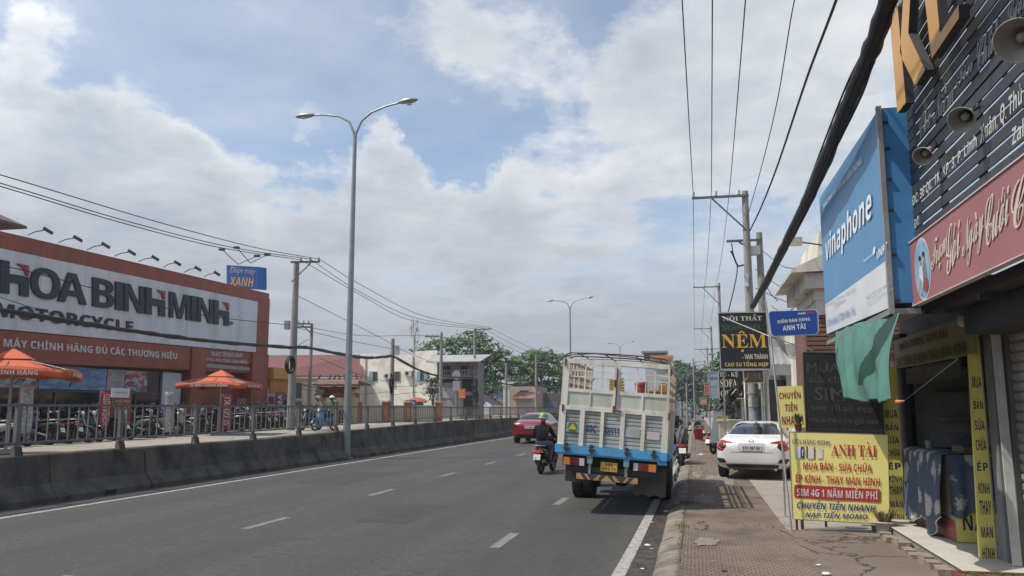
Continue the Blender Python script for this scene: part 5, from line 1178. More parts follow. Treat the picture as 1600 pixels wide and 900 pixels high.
class TB(MB):
    """boxes in truck space (x across, y forward from the tail, z up), rolled with the leaning body"""
    def build(s, name, parent, label=None, roll=True):
        s.v = [(RM @ p if roll else p) + V((TX, TY, 0)) for p in s.v]; return MB.build(s, name, parent, label)
HW_ = .972; LEN = 4.3
zb0, zb1, zg0, zg1, zm1, zp1, zc0, zc1, zt1 = .985, 1.155, 1.155, 1.775, 1.845, 2.10, 2.14, 2.60, 2.69
xc = lambda zx: (zx - 365) * .00299
# tailgate
g = TB(); post = [(-HW_ + .0, xc(80)), (xc(168), xc(195)), (xc(292), xc(312)), (xc(410), xc(435)), (xc(533), xc(555)), (xc(655), HW_)]
for a, b in post: g.box(a, b, -.012, .05, zg0, zg1, CRM)
g.box(-HW_, HW_, -.010, .05, zg1, zm1, CRM); g.build('tailgate_frame', tr)
for i, (a, b) in enumerate([(xc(80), xc(168)), (xc(195), xc(292)), (xc(312), xc(410)), (xc(435), xc(533)), (xc(555), xc(655))]):
    g = TB(); nr = 9; hgt = (zg1 - zg0) / nr; pr = []
    for k in range(nr): z = zg0 + k * hgt; pr += [(.030, z), (.012, z + hgt * .18), (.012, z + hgt * .78), (.030, z + hgt * .94)]
    pr.append((.030, zg1))
    g.add([(x, y, z) for x in (a + .001, b - .001) for y, z in pr], [(k, k + 1, len(pr) + k + 1, len(pr) + k) for k in range(len(pr) - 1)], GRYC)
    pn = g.build('ribbed_panel', tr)
    if i == 0:
        g = TB(); cx, cz = (a + b) / 2 + .01, 1.47
        g.box(cx - .11, cx + .11, -.004, .010, cz - .085, cz + .085, M('emblem pale green', (.28, .40, .33), .5, 0, .1, 6)); g.disc((cx, -.006, cz - .005), (0, -1, 0), .092, M('emblem green', (.03, .20, .09), .5, 0, .1, 6), 24)
        g.prism([(cx - .08, -.008, cz - .045), (cx + .08, -.008, cz - .045), (cx, -.008, cz + .075)], M('emblem yellow', (.66, .42, .05), .5, 0, .05, 6), (0, -.003, 0)); g.build('emblem', pn)
    if i in (1, 2):
        g = TB(); x0, x1 = (a + .04, b - .01) if i == 1 else (a + .01, b - .015); zl = 1.40 if i == 1 else 1.38
        g.text('60C -' if i == 1 else '38911', (x0, .008, zl), (x1, .008, zl), (x0, .008, zl + .13), NVY, .03); g.build('figures', pn)
    if i == 4:
        g = TB(); g.box(a + .04, b - .04, -.0, .010, 1.36, 1.50, M('painted over patch', (.55, .50, .47), .6, 0, .08, 12)); g.build('patch', pn)
    if i == 3:
        g = TB(); g.box(a + .02, b - .02, .002, .011, 1.37, 1.52, GRYC); g.build('patch', pn)
# upper half: two doors with plates below and an open cage above
g = TB()
for a, b in [(-HW_ + .02, xc(85)), (xc(358), xc(372)), (xc(376), xc(392)), (xc(672), HW_ - .01)]: g.box(a, b, -.008, .045, zm1 + .002, zt1 - .08, CRM)
for a, b in ((xc(85), xc(358)), (xc(392), xc(672))):
    g.box(a, b, -.004, .040, zp1, zc0 + .02, CRM); m_ = (a + b) / 2; g.box(m_ - .014, m_ + .014, -.006, .030, zm1 + .004, zp1, CRM)
g.box(-HW_ + .02, HW_ - .02, -.005, .06, zt1 - .08, zt1, CRM); g.build('door_frame', tr)
for a, b in ((xc(85), xc(358)), (xc(392), xc(672))):
    m_ = (a + b) / 2; g = TB(); g.box(a, m_ - .014, .008, .022, zm1, zp1, CRM2); g.box(m_ + .014, b, .008, .022, zm1, zp1, CRM2); g.build('door_plate', tr)
    g = TB(); H_ = zt1 - .08 - zc0 - .02
    for t in (.36, .74): x = a + (b - a) * t; g.beam((x, .02, zc0 + .02), (x, .02, zt1 - .08), .024, .024, CRM, (0, 1, 0))
    for t in (.48, .72): z = zc0 + .02 + H_ * t; g.beam((a, .022, z), (b, .022, z), .022, .020, CRM)
    for t in ([.12, .22, .48, .62, .86] if a < 0 else [.55, .88]): x = a + (b - a) * t; g.beam((x, .024, zc0 + .02), (x, .024, zc0 + .02 + H_ * .48), .016, .016, CRM, (0, 1, 0))
    g.build('cage_bars', tr)
g = TB()
for x, z in [(xc(60), 1.80), (xc(365), 1.84), (xc(690), 1.78), (xc(60), 2.62), (xc(690), 2.55), (xc(365), 2.3)]: g.lathe([(.018, -.06), (.018, .06)], (x, -.015, z), RUST, (0, 0, 1), 8)
g.tube([(xc(375), -.02, zm1 - .05), (xc(375), -.02, zt1 - .12)], .011, RUST, 6); g.tube([(xc(365), -.02, zm1 - .02), (xc(410), -.02, zm1 - .03)], .016, RUST, 6); g.build('hinges', tr)
# sides
for s in (-1, 1):
    xx = s * (HW_ - .012)
    g = TB(); g.box(min(xx, xx - s * .03), max(xx, xx - s * .03), .06, LEN, zb1, zg1 + .02, CRM2 if s > 0 else GRYC)
    for k in range(9): y = .1 + k * (LEN - .2) / 8; g.box(min(xx, xx + s * .018), max(xx, xx + s * .018), y - .03, y + .03, zb1, zg1 + .02, CRM)
    g.build('side_panel', tr)
    g = TB()
    for k in range(10): y = .06 + k * (LEN - .12) / 9; g.beam((xx - s * .02, y, zg1 + .02), (xx - s * .02, y, zt1 - .04), .04, .05, PNK, (0, 1, 0))
    for z in (zg1 + .05, 2.1, 2.24, 2.40, zt1 - .03): g.beam((xx - s * .02, .05, z), (xx - s * .02, LEN, z), .03, .045, PNK)
    if s < 0:
        for k in range(30): y = .2 + k * (LEN - .3) / 30; g.beam((xx - s * .02, y, 2.1), (xx - s * .02, y, 2.42), .018, .018, PNK, (0, 1, 0))
    g.build('side_cage', tr)
g = TB(); g.box(-HW_ + .03, HW_ - .03, LEN - .04, LEN, zb1, 2.2, CRM2); g.build('headboard', tr)
g = TB(); g.box(-HW_ + .03, HW_ - .03, .05, LEN, zb1 - .02, zb1 + .02, WOODD); g.build('load_floor', tr)
# tarpaulin hoops
g = TB()
for k in range(7):
    y = .03 + k * (LEN - .1) / 6; h = .085 if k else .11
    pts = [(-HW_ + .02, y, zt1 - .1), (-HW_ + .03, y, zt1 + h * .5), (-HW_ + .12, y, zt1 + h * .95)] + [(-HW_ + .12 + (2 * HW_ - .24) * t, y, zt1 + h + .015 * sin(pi * t)) for t in (.25, .5, .75)] + [(HW_ - .12, y, zt1 + h * .8), (HW_ - .03, y, zt1 + h * .3), (HW_ - .02, y, zt1 - .1)]
    g.tube(pts, .013, DARKM if k < 2 else STEEL, 6)
for x in (-.7, -.2, .35, .75): g.tube([(x, .03, zt1 + .10), (x, LEN - .05, zt1 + .10)], .011, DARKM, 5)
g.tube([(-.95, .02, zt1 + .05), (-.4, .02, zt1 + .115), (.3, .02, zt1 + .09), (.95, .02, zt1 + .0)], .010, DARKM, 5)
g.build('tarpaulin_hoops', tr)
# blue rear beam with hinges and pale tabs
g = TB(); g.box(-HW_ - .02, HW_ + .005, -.05, .06, zb0 + .03, zb1, TBLU); g.box(-HW_ - .01, HW_ - .003, -.035, .05, zb0, zb0 + .03, TBLU); g.box(HW_ - .16, HW_ + .0, -.03, .2, zb0 - .05, zb0 - .002, TBLU)
for s in (-1, 1): g.box(s * .99 - .03, s * .99 + .03, .06, LEN, zb0 + .03, zb1 - .02, TBLU)
g.build('rear_beam', tr)
for zx in (98, 248, 458, 615):
    g = TB(); x = xc(zx); g.box(x - .05, x + .05, -.085, -.052, zb1 - .06, zb1 - .015, DARKM); g.box(x - .025, x + .025, -.09, -.03, zb1 - .11, zb1 + .03, DARKM); g.tube([(x - .06, -.075, zb1 - .04), (x + .06, -.075, zb1 - .04)], .014, STEEL, 6); g.build('gate_latch', tr)
for zx in (242, 458):
    g = TB(); x = xc(zx); g.prism([(x - .052, -.03, zb0 - .002), (x + .052, -.03, zb0 - .002), (x + .045, -.03, zb0 - .13), (x - .045, -.03, zb0 - .13)], TBL2, (0, .07, 0)); g.build('hanging_tab', tr)
# tail lamps
for s in (-1, 1):
    xs_ = [xc(85), xc(127), xc(180), xc(212)] if s < 0 else [xc(632), xc(586), xc(527), xc(500)]
    g = TB(); lo, hi = min(xs_), max(xs_); g.box(lo - .012, hi + .012, -.02, .06, .80, .945, DARKM); lp_ = g.build('tail_lamp', tr)
    for (a, b), m, nm in zip(zip(xs_, xs_[1:]), (ORLENS, M('dull red lens', (.16, .02, .018), .3, 0, .2, 14), WHLENS), ('amber_lens', 'red_lens', 'clear_lens')):
        g = TB(); g.box(min(a, b) + .004, max(a, b) - .004, -.035, -.021, .808, .937, m); g.build(nm, lp_)
g = TB(); g.box(xc(308), xc(406), -.01, .0, .745, .905, PLY); pl = g.build('number_plate', tr); INK2 = M('plate figures', (.03, .025, .02), .6)
g = TB(); f = lambda u, v: (xc(308) + (xc(406) - xc(308)) * u, -.0115, .745 + .16 * v)
g.text('60C', f(.26, .55), f(.74, .55), f(.26, .90), INK2, .02); g.text('389.11', f(.10, .12), f(.90, .12), f(.10, .46), INK2, .02); g.build('figures', pl)
# under-run bar with chevrons
g = TB(); x0, x1 = xc(168), xc(530); g.box(x0, x1, -.04, .02, .575, .68, M('under-run bar', (.05, .048, .045), .6, 0, .2, 4)); ub = g.build('underrun_bar', tr)
CHV = M('chevron amber', (.55, .30, .10), .6, 0, .15, 8, dirt=((.12, .1, .08), .5, 9)); g = TB(); yf = -.0425; W_ = x1 - x0
def chev(u0, u1, u2, u3): g.add([(x0 + W_ * u0, yf, .578), (x0 + W_ * u1, yf, .578), (x0 + W_ * u2, yf, .677), (x0 + W_ * u3, yf, .677)], [(0, 1, 2, 3)], CHV)
chev(.0, .13, .06, .0); chev(.20, .235, .175, .13); chev(.28, .36, .40, .43 - .06); g.add([(x0 + W_ * .40, yf, .578), (x0 + W_ * .60, yf, .578), (x0 + W_ * .5, yf, .677)], [(0, 1, 2)], CHV)
chev(.64, .72, .62, .58); chev(.765, .80, .87, .825); chev(.87, 1., 1., .94); g.build('chevrons', ub)
g = TB()
for x in (xc(242), xc(458)): g.box(x - .025, x + .025, .0, .05, .62, zb0 - .13, STEEL)
g.build('bar_bracket', tr)
# mud flaps
g = TB(); g.prism([(xc(72), .62, .90), (xc(212), .62, .90), (xc(228), .62, .46), (xc(70), .62, .46)], DKF, (0, .02, 0)); g.build('mud_flap', tr)
g = TB(); n = 18; zz_ = [.86, .34]
vs = []
for k in range(n + 1):
    x = xc(500) + (xc(690) - xc(500)) * k / n; w_ = .006 * (k % 2)
    vs += [(x, .32 + w_, .86), (x, .32 + w_ + .04, .36 - .02 * sin(k * .9))]
g.add(vs, [(2 * k, 2 * k + 2, 2 * k + 3, 2 * k + 1) for k in range(n)], RUBF); o = g.build('mud_flap', tr); solidify_mod(o, .012)
# chassis, wheels, cab
g = TB(); 
for s in (-1, 1): g.box(s * .38 - .04, s * .38 + .04, .1, 6.3, .62, .80, DARKM)
g.box(-.8, .8, .05, .12, .70, .80, DARKM); g.box(-.7, .7, 2.1, 2.3, .45, .62, DARKM); g.box(-.95, -.55, 3.7, 4.4, .5, .9, DARKM); g.box(.55, .95, 3.7, 4.3, .5, .9, DARKM); g.box(-.9, .9, .3, .36, .80, zb0, DARKM); g.build('chassis', tr)
g = TB(); g.tube([(-.7, 3.0, .40), (.7, 3.0, .40)], .07, DARKM, 8); g.lathe([(.05, -.18), (.16, -.1), (.18, 0), (.16, .1), (.05, .18)], (0, 3.0, .40), DARKM, (1, 0, 0), 12); g.tube([(-.7, 5.6, .40), (.7, 5.6, .40)], .05, DARKM, 8); g.build('axle', tr, None, False)
for yw in (3.0, 5.6):
    for xw in ((-.90, -.67, .67, .90) if yw < 4 else (-.86, .86)):
        g = TB(); pr = [(.24, -.11), (.37, -.115), (.40, -.09), (.405, 0), (.40, .09), (.37, .115), (.24, .11)]; g.lathe(pr + [pr[0]], (xw, yw, .40), BLACK, (1, 0, 0), 32, False)
        for k in range(28):
            a = 2 * pi * k / 28; c = V((xw, yw + cos(a) * .404, .40 + sin(a) * .404)); t_ = V((0, -sin(a), cos(a))); g.frame(c + V((-.09, 0, 0)) - t_ * .012, (.18, 0, 0), t_ * .024, V((0, cos(a), sin(a))) * .006, BLACK)
        wh = g.build('wheel', tr, None, False); g = TB(); g.lathe([(.24, -.06), (.10, -.03), (.08, .05), (0, .06)], (xw, yw, .40), STEEL, (1 if xw > 0 else -1, 0, 0), 20, False); g.build('rim', wh, None, False)
g = TB(); CABB = M('cab blue paint', (.05, .19, .36), .35, 0, .05, 2, coat=.3)
g.prism([(-.92, 4.5, .75), (-.92, 6.2, .75), (-.92, 6.25, 1.35), (-.88, 5.85, 2.1), (-.88, 4.5, 2.15)], CABB, (1.84, 0, 0)); o = g.build('cab', tr); bevel_mod(o, .05, 3)
g = TB(); g.prism([(-.78, 6.245, 1.40), (.78, 6.245, 1.40), (.74, 5.92, 2.02), (-.74, 5.92, 2.02)], GLASSD, (0, .012, .006)); g.build('windscreen', tr)
for s in (-1, 1):
    g = TB(); x = s * .905; g.prism([(x, 5.0, 1.4), (x, 6.0, 1.4), (x, 5.75, 2.0), (x, 5.0, 2.0)], GLASSD, (s * .02, 0, 0)); g.build('side_window', tr)
    g = TB(); g.tube([(s * .9, 6.1, 1.5), (s * .96, 6.15, 1.6)], .012, DARKM, 5); g.box(s * .98 - .06, s * .98 + .06, 6.1, 6.15, 1.45, 1.75, DARKM); g.build('mirror', tr)
    g = TB(); g.lathe([(.02, .05), (.09, .03), (.1, 0)], (s * .68, 6.235, 1.0), WHLENS, (0, 1, 0), 12); g.build('headlight', tr)
# goods left in the back
def load(z): return z
RP = M('red plastic', (.36, .07, .05), .45, 0, .08, 3); YP = M('yellow plastic crate', (.42, .25, .05), .5, 0, .1, 4)
def tw(x, y, z): return RM @ V((x, y, z)) + V((TX, TY, 0))
bk = tw(.47, .9, zb1 + .30); g = MB(); g.lathe([(.09, 0), (.105, .02), (.11, .85), (.115, .90), (.105, .92)], bk, RP, (0, 0, 1), 20); 
g.lathe([(.118, .86), (.122, .88), (.118, .90)], bk, RP, (0, 0, 1), 20); g.tube([bk + V((-.11, 0, .9)), bk + V((0, 0, .98)), bk + V((.11, 0, .9))], .01, STEEL, 5); g.solo('plastic_drum', 'tall red plastic drum on a low carton behind the right door bars of the truck', 'drum')
def crate(x, y, z, w_, d, h, label):
    g = MB(); c = tw(x, y, z)
    for k in range(5): zz_ = h * k / 4; g.box(c.x - w_ / 2, c.x + w_ / 2, c.y - d / 2, c.y - d / 2 + .02, c.z + zz_ * .92, c.z + zz_ * .92 + .04, YP); g.box(c.x - w_ / 2, c.x + w_ / 2, c.y + d / 2 - .02, c.y + d / 2, c.z + zz_ * .92, c.z + zz_ * .92 + .04, YP); g.box(c.x - w_ / 2, c.x - w_ / 2 + .02, c.y - d / 2 + .021, c.y + d / 2 - .021, c.z + zz_ * .92, c.z + zz_ * .92 + .04, YP); g.box(c.x + w_ / 2 - .02, c.x + w_ / 2, c.y - d / 2 + .021, c.y + d / 2 - .021, c.z + zz_ * .92, c.z + zz_ * .92 + .04, YP)
    for k in range(7): xx = c.x - w_ / 2 + .03 + (w_ - .06) * k / 6; g.box(xx - .012, xx + .012, c.y - d / 2 + .004, c.y - d / 2 + .018, c.z, c.z + h, YP)
    g.box(c.x - w_ / 2 + .02, c.x + w_ / 2 - .02, c.y - d / 2 + .03, c.y + d / 2 - .03, c.z + .005, c.z + .02, YP); g.solo('plastic_crate', label, 'crate', 'yellow crates in the truck bed')
zf = zb1 + .02
STKM = M('brown carton', (.24, .16, .09), .8, 0, .12, 4)
def carton(x, y, w_, d, h, label):
    g = MB(); c = tw(x, y, zf); g.box(c.x - w_ / 2, c.x + w_ / 2, c.y - d / 2, c.y + d / 2, c.z, c.z + h, STKM); g.box(c.x - .03, c.x + .03, c.y - d / 2 - .003, c.y + d / 2 + .003, c.z + .003, c.z + h + .003, M('parcel tape', (.34, .25, .14), .4)); g.solo('carton', label, 'box', 'cartons in the truck bed')
carton(.47, .9, .36, .4, .275, 'low brown carton under the red drum in the truck bed'); carton(.70, 1.5, .34, .4, .92, 'tall brown carton under the left yellow crate in the truck bed'); crate(.70, 1.5, zf + .92, .32, .32, .12, 'yellow crate on the brown carton beside the red drum')
carton(.82, 2.5, .30, .4, .95, 'tall brown carton at the right side of the truck bed'); crate(.82, 2.5, zf + .95, .26, .3, .24, 'yellow crate on the carton by the right cage side')
carton(-.16, 2.2, .30, .4, 1.0, 'tall brown carton near the middle of the truck bed'); crate(-.16, 2.2, zf + 1.0, .28, .3, .26, 'yellow crate on the carton behind the left door bars')
# ================================================================== right hand side: wedding shop with slatted name board
SLAT = M('charcoal slats', (.028, .030, .034), .5, 0, .25, 2.5, dirt=((.06, .06, .062), .5, 3))
GOLDF = M('golden letter face', (.56, .30, .075), .42, 0, .06, 1.5); LSIDE = M('letter side', (.03, .03, .035), .6)
PALEG = M('pale grey letters', (.50, .50, .47), .5, 0, .08, 5); SCRIPT = M('dull grey script', (.24, .24, .24), .5, 0, .1, 5)
XS = 2.4
ws = thing('wedding_shop', 'wedding shop at the right edge with roller shutter and dark canopy', 'shop', (4.5, 6, .11))
WALLR = M('shop side wall', (.20, .195, .185), .85, 0, .15, 1.2, dirt=((.09, .085, .08), .6, 1.2), streak=True)
SHUTM = M('roller shutter slats', (.40, .365, .30), .55, .2, .1, 1.5, dirt=((.13, .115, .10), .6, 2), streak=True)
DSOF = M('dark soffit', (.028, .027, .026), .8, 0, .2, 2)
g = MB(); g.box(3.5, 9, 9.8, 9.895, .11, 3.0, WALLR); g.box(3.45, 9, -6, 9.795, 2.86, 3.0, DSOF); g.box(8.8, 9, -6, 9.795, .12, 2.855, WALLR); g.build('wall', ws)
g = MB(); nz = 26; pr = []
for k in range(nz): z = .16 + k * .104; pr += [(3.30, z), (3.285, z + .03), (3.285, z + .075), (3.315, z + .092)]
g.add([(x, y, z) for y in (-4, 9.78) for x, z in pr], [(k, k + 1, len(pr) + k + 1, len(pr) + k) for k in range(len(pr) - 1)], SHUTM); o = g.build('roller_shutter', ws); solidify_mod(o, .008)
g = MB(); g.box(3.24, 3.42, 9.785, 9.86, .115, 2.85, M('shutter guide', (.16, .165, .17), .5, .4, .1, 3)); g.build('shutter_guide', ws)
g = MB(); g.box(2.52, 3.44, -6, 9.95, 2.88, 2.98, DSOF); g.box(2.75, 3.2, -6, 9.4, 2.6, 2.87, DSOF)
for k in range(8): y = 9.2 - k * 1.1; g.beam((2.5, y, 2.84), (3.4, y, 2.84), .05, .05, DARKM)
g.build('canopy', ws)
nb_ = thing('name_board', 'large charcoal slatted name board with golden capital letters above the wedding shop', 'sign', (XS, 7, 3.7))
g = MB(); pitch = .122; z = 3.05; k = 0; random.seed(4)
while z < 8.2:
    g.frame((XS - .010 + random.uniform(-.003, .003), 10.0 + random.uniform(-.012, .012), z), (.014, 0, 0), (0, -8, 0), (0, 0, .096), SLAT); z += pitch
g.build('slats', nb_)
g = MB()
for y in (9.7, 8.6, 7.5, 6.4, 5.3, 4.2): g.box(XS + .006, XS + .06, y - .03, y + .03, 2.99, 8.3, DARKM)
for z in (3.3, 4.6, 5.9, 7.2): g.box(XS + .062, XS + .10, 2.5, 9.9, z, z + .05, DARKM)
for y in (9.6, 6.0, 3.2):
    g.beam((XS + .1, y, 7.3), (4.6, y, 3.02), .05, .05, DARKM)
g.build('rear_frame', nb_)
def k5(x, y): return pX(1390 + x * .2665, y * .2665, XS - .10)
def big(*polys):
    g = MB()
    for pts in polys: g.prism([k5(*q) for q in pts], GOLDF, (-.085, 0, 0), LSIDE)
    g.build('golden_letter', nb_)
big([(50, 112), (97, 32), (147, 600), (95, 660)], [(112, 300), (133, -40), (180, -110), (162, 190), (265, 405), (205, 500), (122, 335)])
big([(262, -30), (325, -140), (356, 190), (470, 20), (472, 100), (305, 340)])
big([(560, -380), (625, -490), (660, -170), (595, -60)])
def k6(x, y): return pX(1400 + x * .311, 220 + y * .311, XS - .012)
def k5b(x, y): return pX(1390 + x * .2665, y * .2665, XS - .012)
g = MB(); T = lambda s, bl, br, tl, m, f=k5b, **kw: g.text(s, f(*bl), f(*br), f(*tl), m, **kw)
def script(word, bl, br, tl, m, f=k5b): g.text(SCR(word), f(*bl), f(*br), f(*tl), m, depth=.006)
script('Cho', (176, 830), (243, 735), (178, 690), SCRIPT)
script('Niềm', (262, 730), (380, 600), (262, 570), SCRIPT)
script('Tin', (395, 520), (492, 410), (392, 420), SCRIPT)
script('Chất', (515, 425), (640, 270), (515, 250), SCRIPT)
script('Lượng', (690, 240), (850, 40), (690, 40), SCRIPT)
T('PHÒNG', (30, 85), (110, -65), (30, 15), PALEG, bold=.015)
T('ĐC: 36 QL. 1K, KP. 3, P. Linh', (82, 340), (405, 40), (82, 278), PALEG, k6, bold=.016)
T('Xuân, Q. Thủ Đức', (532, 866), (880, 530), (532, 731), PALEG, bold=.016)
T('ĐT:', (92, 445), (118, 415), (92, 400), PALEG, k6, bold=.016)
T('Zalo:', (718, 855), (830, 760), (718, 750), PALEG, bold=.012)
g.build('lettering', nb_)
# pink banner
PINKB = M('dusty pink banner', (.31, .125, .13), .55, 0, .05, 1.2, dirt=((.25, .10, .115), .5, 1.0), streak=True); BEIGE = M('beige script', (.58, .48, .40), .5, 0, .04, 4)
XP = 2.33
pb = thing('banner_sign', 'long dusty pink banner with beige script and an oval couple portrait under the slatted board', 'sign', (XP, 7, 3.0))
a0, a1 = pX(1420.5, 381, XP), pX(1428, 474, XP); zT = (a0.z + pX(1600, 245, XP).z) / 2; zB = (a1.z + pX(1600, 400, XP).z) / 2; yL = (a0.y + a1.y) / 2
g = MB(); g.box(XP, XP + .05, 2.6, yL, zB, zT, PINKB); g.build('cloth', pb)
g = MB(); WB_ = M('pale banner edge', (.5, .42, .40), .6)
g.box(XP - .012, XP + .06, 2.6, yL + .012, zT + .001, zT + .014, WB_); g.box(XP - .012, XP + .06, 2.6, yL + .012, zB - .012, zB - .001, WB_); g.box(XP - .012, XP + .06, yL + .0005, yL + .014, zB, zT, WB_); g.build('edging', pb)
h_ = zT - zB
def bp(s, t, off=.004): return V((XP - off, yL - s, zB + h_ * t))          # s metres along the banner from its far end
g = MB(); g.disc(bp(.46, .48, .003), (-1, 0, 0), .30, M('portrait rim', (.6, .5, .5), .5), 32, .325); pt = g.build('portrait_rim', pb)
g = MB(); g.disc(bp(.46, .48, .006), (-1, 0, 0), .275, M('portrait sky', (.16, .34, .50), .5, 0, .12, 2.2, dirt=((.45, .55, .62), .6, 3)), 32, .30)
for dx, col, hh in ((-.05, (.55, .55, .56), .0), (.09, (.16, .17, .20), .03)):
    c = bp(.46 + dx, .44 + hh, .009); g.disc(c + V((0, 0, -.06)), (-1, 0, 0), .075, M('portrait clothes %d' % int(col[0] * 100), col, .6, 0, .25, 9), 16, .14); g.disc(c + V((-.002, 0, .12)), (-1, 0, 0), .042, M('portrait skin', (.40, .25, .18), .6), 14, .05); g.disc(c + V((-.004, 0, .145)), (-1, 0, 0), .044, INK, 12, .03)
g.disc(bp(.56, .22, .010), (-1, 0, 0), .10, M('portrait blooms', (.22, .06, .05), .6, 0, .6, 20), 16, .08); g.disc(bp(.36, .22, .010), (-1, 0, 0), .09, M('portrait foliage', (.25, .33, .38), .6, 0, .6, 24), 16, .09); g.build('portrait', pt)
def k6p(x, y): return pX(1400 + x * .311, 220 + y * .311, XP - .004)
g = MB()
script('Trọn', (178, 705), (248, 612), (184, 515), BEIGE, k6p)
script('Gói', (255, 690), (325, 570), (252, 465), BEIGE, k6p)
script('Ngày', (335, 665), (440, 540), (338, 420), BEIGE, k6p)
script('Cưới', (450, 545), (570, 410), (450, 310), BEIGE, k6p)
script('Cao', (582, 470), (760, 290), (582, 240), BEIGE, k6p); g.build('lettering', pb)
# three conical lamp shades on arms
SHADE = M('grey lamp shade', (.33, .32, .29), .55, .1, .1, 6, dirt=((.2, .17, .13), .5, 6))
for px, py, rr, X, lab in [(1443, 243, .088, 2.22, 'conical grey lamp shade nearest the blue billboard on the slatted board'), (1504, 186, .105, 2.2, 'middle conical grey lamp shade on the slatted board'), (1592, 62, .145, 2.15, 'conical grey lamp shade cut by the right edge of the photo')]:
    c = pX(px, py, X); ax = V((-.42, -.52, -.42)).normalized(); r = thing('lamp_shade', lab, 'lamp', tuple(c), 'lamp shades on the slatted board')
    g = MB(); g.lathe([(rr, .0), (rr * .98, -.01), (rr * .62, -.09), (rr * .32, -.16), (rr * .28, -.20), (.0, -.21)], c + ax * .03, SHADE, ax, 28, False); o = g.build('shade', r); solidify_mod(o, .006)
    g = MB(); g.lathe([(.0, -.02), (.03, -.04), (.035, -.08), (.02, -.12)], c, M('bulb glass', (.35, .32, .27), .2), ax, 12); g.build('bulb', r)
    g = MB(); e = c - ax * .17; g.tube([e, e + V((.08, .04, .05)), V((XS - .012, e.y + .1, e.z + .10))], .014, DARKM, 6); g.build('arm', r)

# ================================================================== blue telephone billboard
XB = 2.1; BB1 = M('billboard blue', (.045, .20, .40), .38, 0, .10, .6, dirt=((.10, .24, .40), .55, .9), streak=True); BBW = M('billboard white', (.58, .60, .62), .4, 0, .05, 1, dirt=((.42, .46, .50), .5, 1.2), streak=True)
BSIDE = M('billboard side blue', (.05, .20, .42), .45, 0, .08, 1.2); BTX = M('print white', (.72, .75, .78), .4)
bb = thing('billboard', 'tall blue and white telephone billboard on the facade between the poles and the slatted board', 'billboard', (XB, 11.8, 3))
yN, yF = 9.62, 14.15
zt = lambda y: 5.16 + (y - yN) / (yF - yN) * .12; zb_ = lambda y: 2.93 + (y - 9.4) * .022; zw = lambda y: 3.46 + (y - yN) / (yF - yN) * .05
g = MB(); g.box(XB + .03, XB + .30, yN + .02, yF, 2.98, 5.12, M('billboard core', (.2, .2, .2), .8)); g.build('core', bb)
g = MB()
def bgrid(z0, z1, m, n=24): g.grid(lambda u, v: (XB - .006 * sin(u * 21) * sin(v * 3.1), yF + (yN - yF) * u, z0(yF + (yN - yF) * u) * (1 - v) + z1(yF + (yN - yF) * u) * v), n, 8, m)
bgrid(zw, zt, BB1); bgrid(lambda y: zb_(y), zw, BBW); bp_ = g.build('printed_face', bb)
g = MB(); g.frame((XB + .02, yN, 2.98), (.36, 0, 0), (0, .018, 0), (0, 0, 2.2), BSIDE); g.build('side_panel', bb)
g = MB(); g.box(XB - .022, XB + .03, yN - .03, yN + .03, 2.86, 5.2, STEEL)
for z in (3.0, 3.5, 4.0, 4.35, 4.7, 5.0): g.box(XB + .03, XB + .09, yN - .035, yN + .0, z, z + .02, DARKM)
g.box(XB - .01, XB + .3, yN, yF, 2.86, 2.92, STEEL); g.build('edge_frame', bb)
def kb4(x, y): return pX(1260 + x * .4, 180 + y * .4, XB - .014)
g = MB(); T = lambda s, bl, br, tl, m, **kw: g.text(s, kb4(*bl), kb4(*br), kb4(*tl), m, **kw)
T('vinaphone', (74, 604), (252, 440), (74, 474), BTX, bold=.022)
T('NHÀ CUNG CẤP DỊCH VỤ VIỄN THÔNG', (66, 372), (216, 196), (65, 338), BTX, bold=.02)
T('VNPT', (274, 566), (316, 527), (273, 534), BTX, bold=.015); T('Thương hiệu của', (222, 580), (256, 553), (222, 566), BTX)
g.add([kb4(258, 548), kb4(268, 538), kb4(269, 512), kb4(262, 518)], [(0, 1, 2, 3)], BTX)
GRP = M('grey blue print', (.20, .23, .27), .5); BLP = M('mid blue print', (.08, .22, .42), .5)
T('CUNG CẤP DỊCH VỤ - HÒA MẠNG - ĐIỆN THOẠI', (68, 754), (190, 684), (68, 742), GRP); T('ĐT: 028 3724 1234', (108, 752), (150, 727), (108, 740), GRP)
T('TRUNG TÂM VIỄN THÔNG - P. LINH XUÂN', (232, 718), (332, 658), (232, 705), GRP); T('THÀNH PHỐ THỦ ĐỨC, TP. HỒ CHÍ MINH', (238, 742), (338, 682), (238, 729), GRP)
T('CỬA HÀNG ĐTDĐ ANH TÀI', (80, 826), (187, 777), (80, 792), BLP, bold=.004); g.build('lettering', bp_)
# green tarpaulin hanging below
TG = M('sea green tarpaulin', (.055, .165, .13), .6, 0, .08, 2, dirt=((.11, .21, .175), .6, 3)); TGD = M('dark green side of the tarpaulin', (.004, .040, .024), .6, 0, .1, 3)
tp_ = [pX(1307, 514, 2.12), pX(1406, 489, 2.10)]; bt = [pX(1318, 618, 2.02), pX(1398, 627, 1.92)]
g = MB()
def tf(u, v):
    p = tp_[0].lerp(tp_[1], u); q = bt[0].lerp(bt[1], u); r_ = p.lerp(q, v); r_.x += (.05 * sin(u * 9 + v * 2) + .035 * sin(u * 23 - v * 3) + .014 * sin(u * 47 + v * 2)) * (.25 + v * .8) - .12 * sin(pi * v) * .5; r_.z -= .03 * sin(pi * u) * (v) + .02 * sin(u * 17) * v; return r_
def tm(u, v): return TGD if (v < .80 and .86 - .50 * v < u < .98 - .52 * v + .36 * v * (1 - v / .8)) else TG
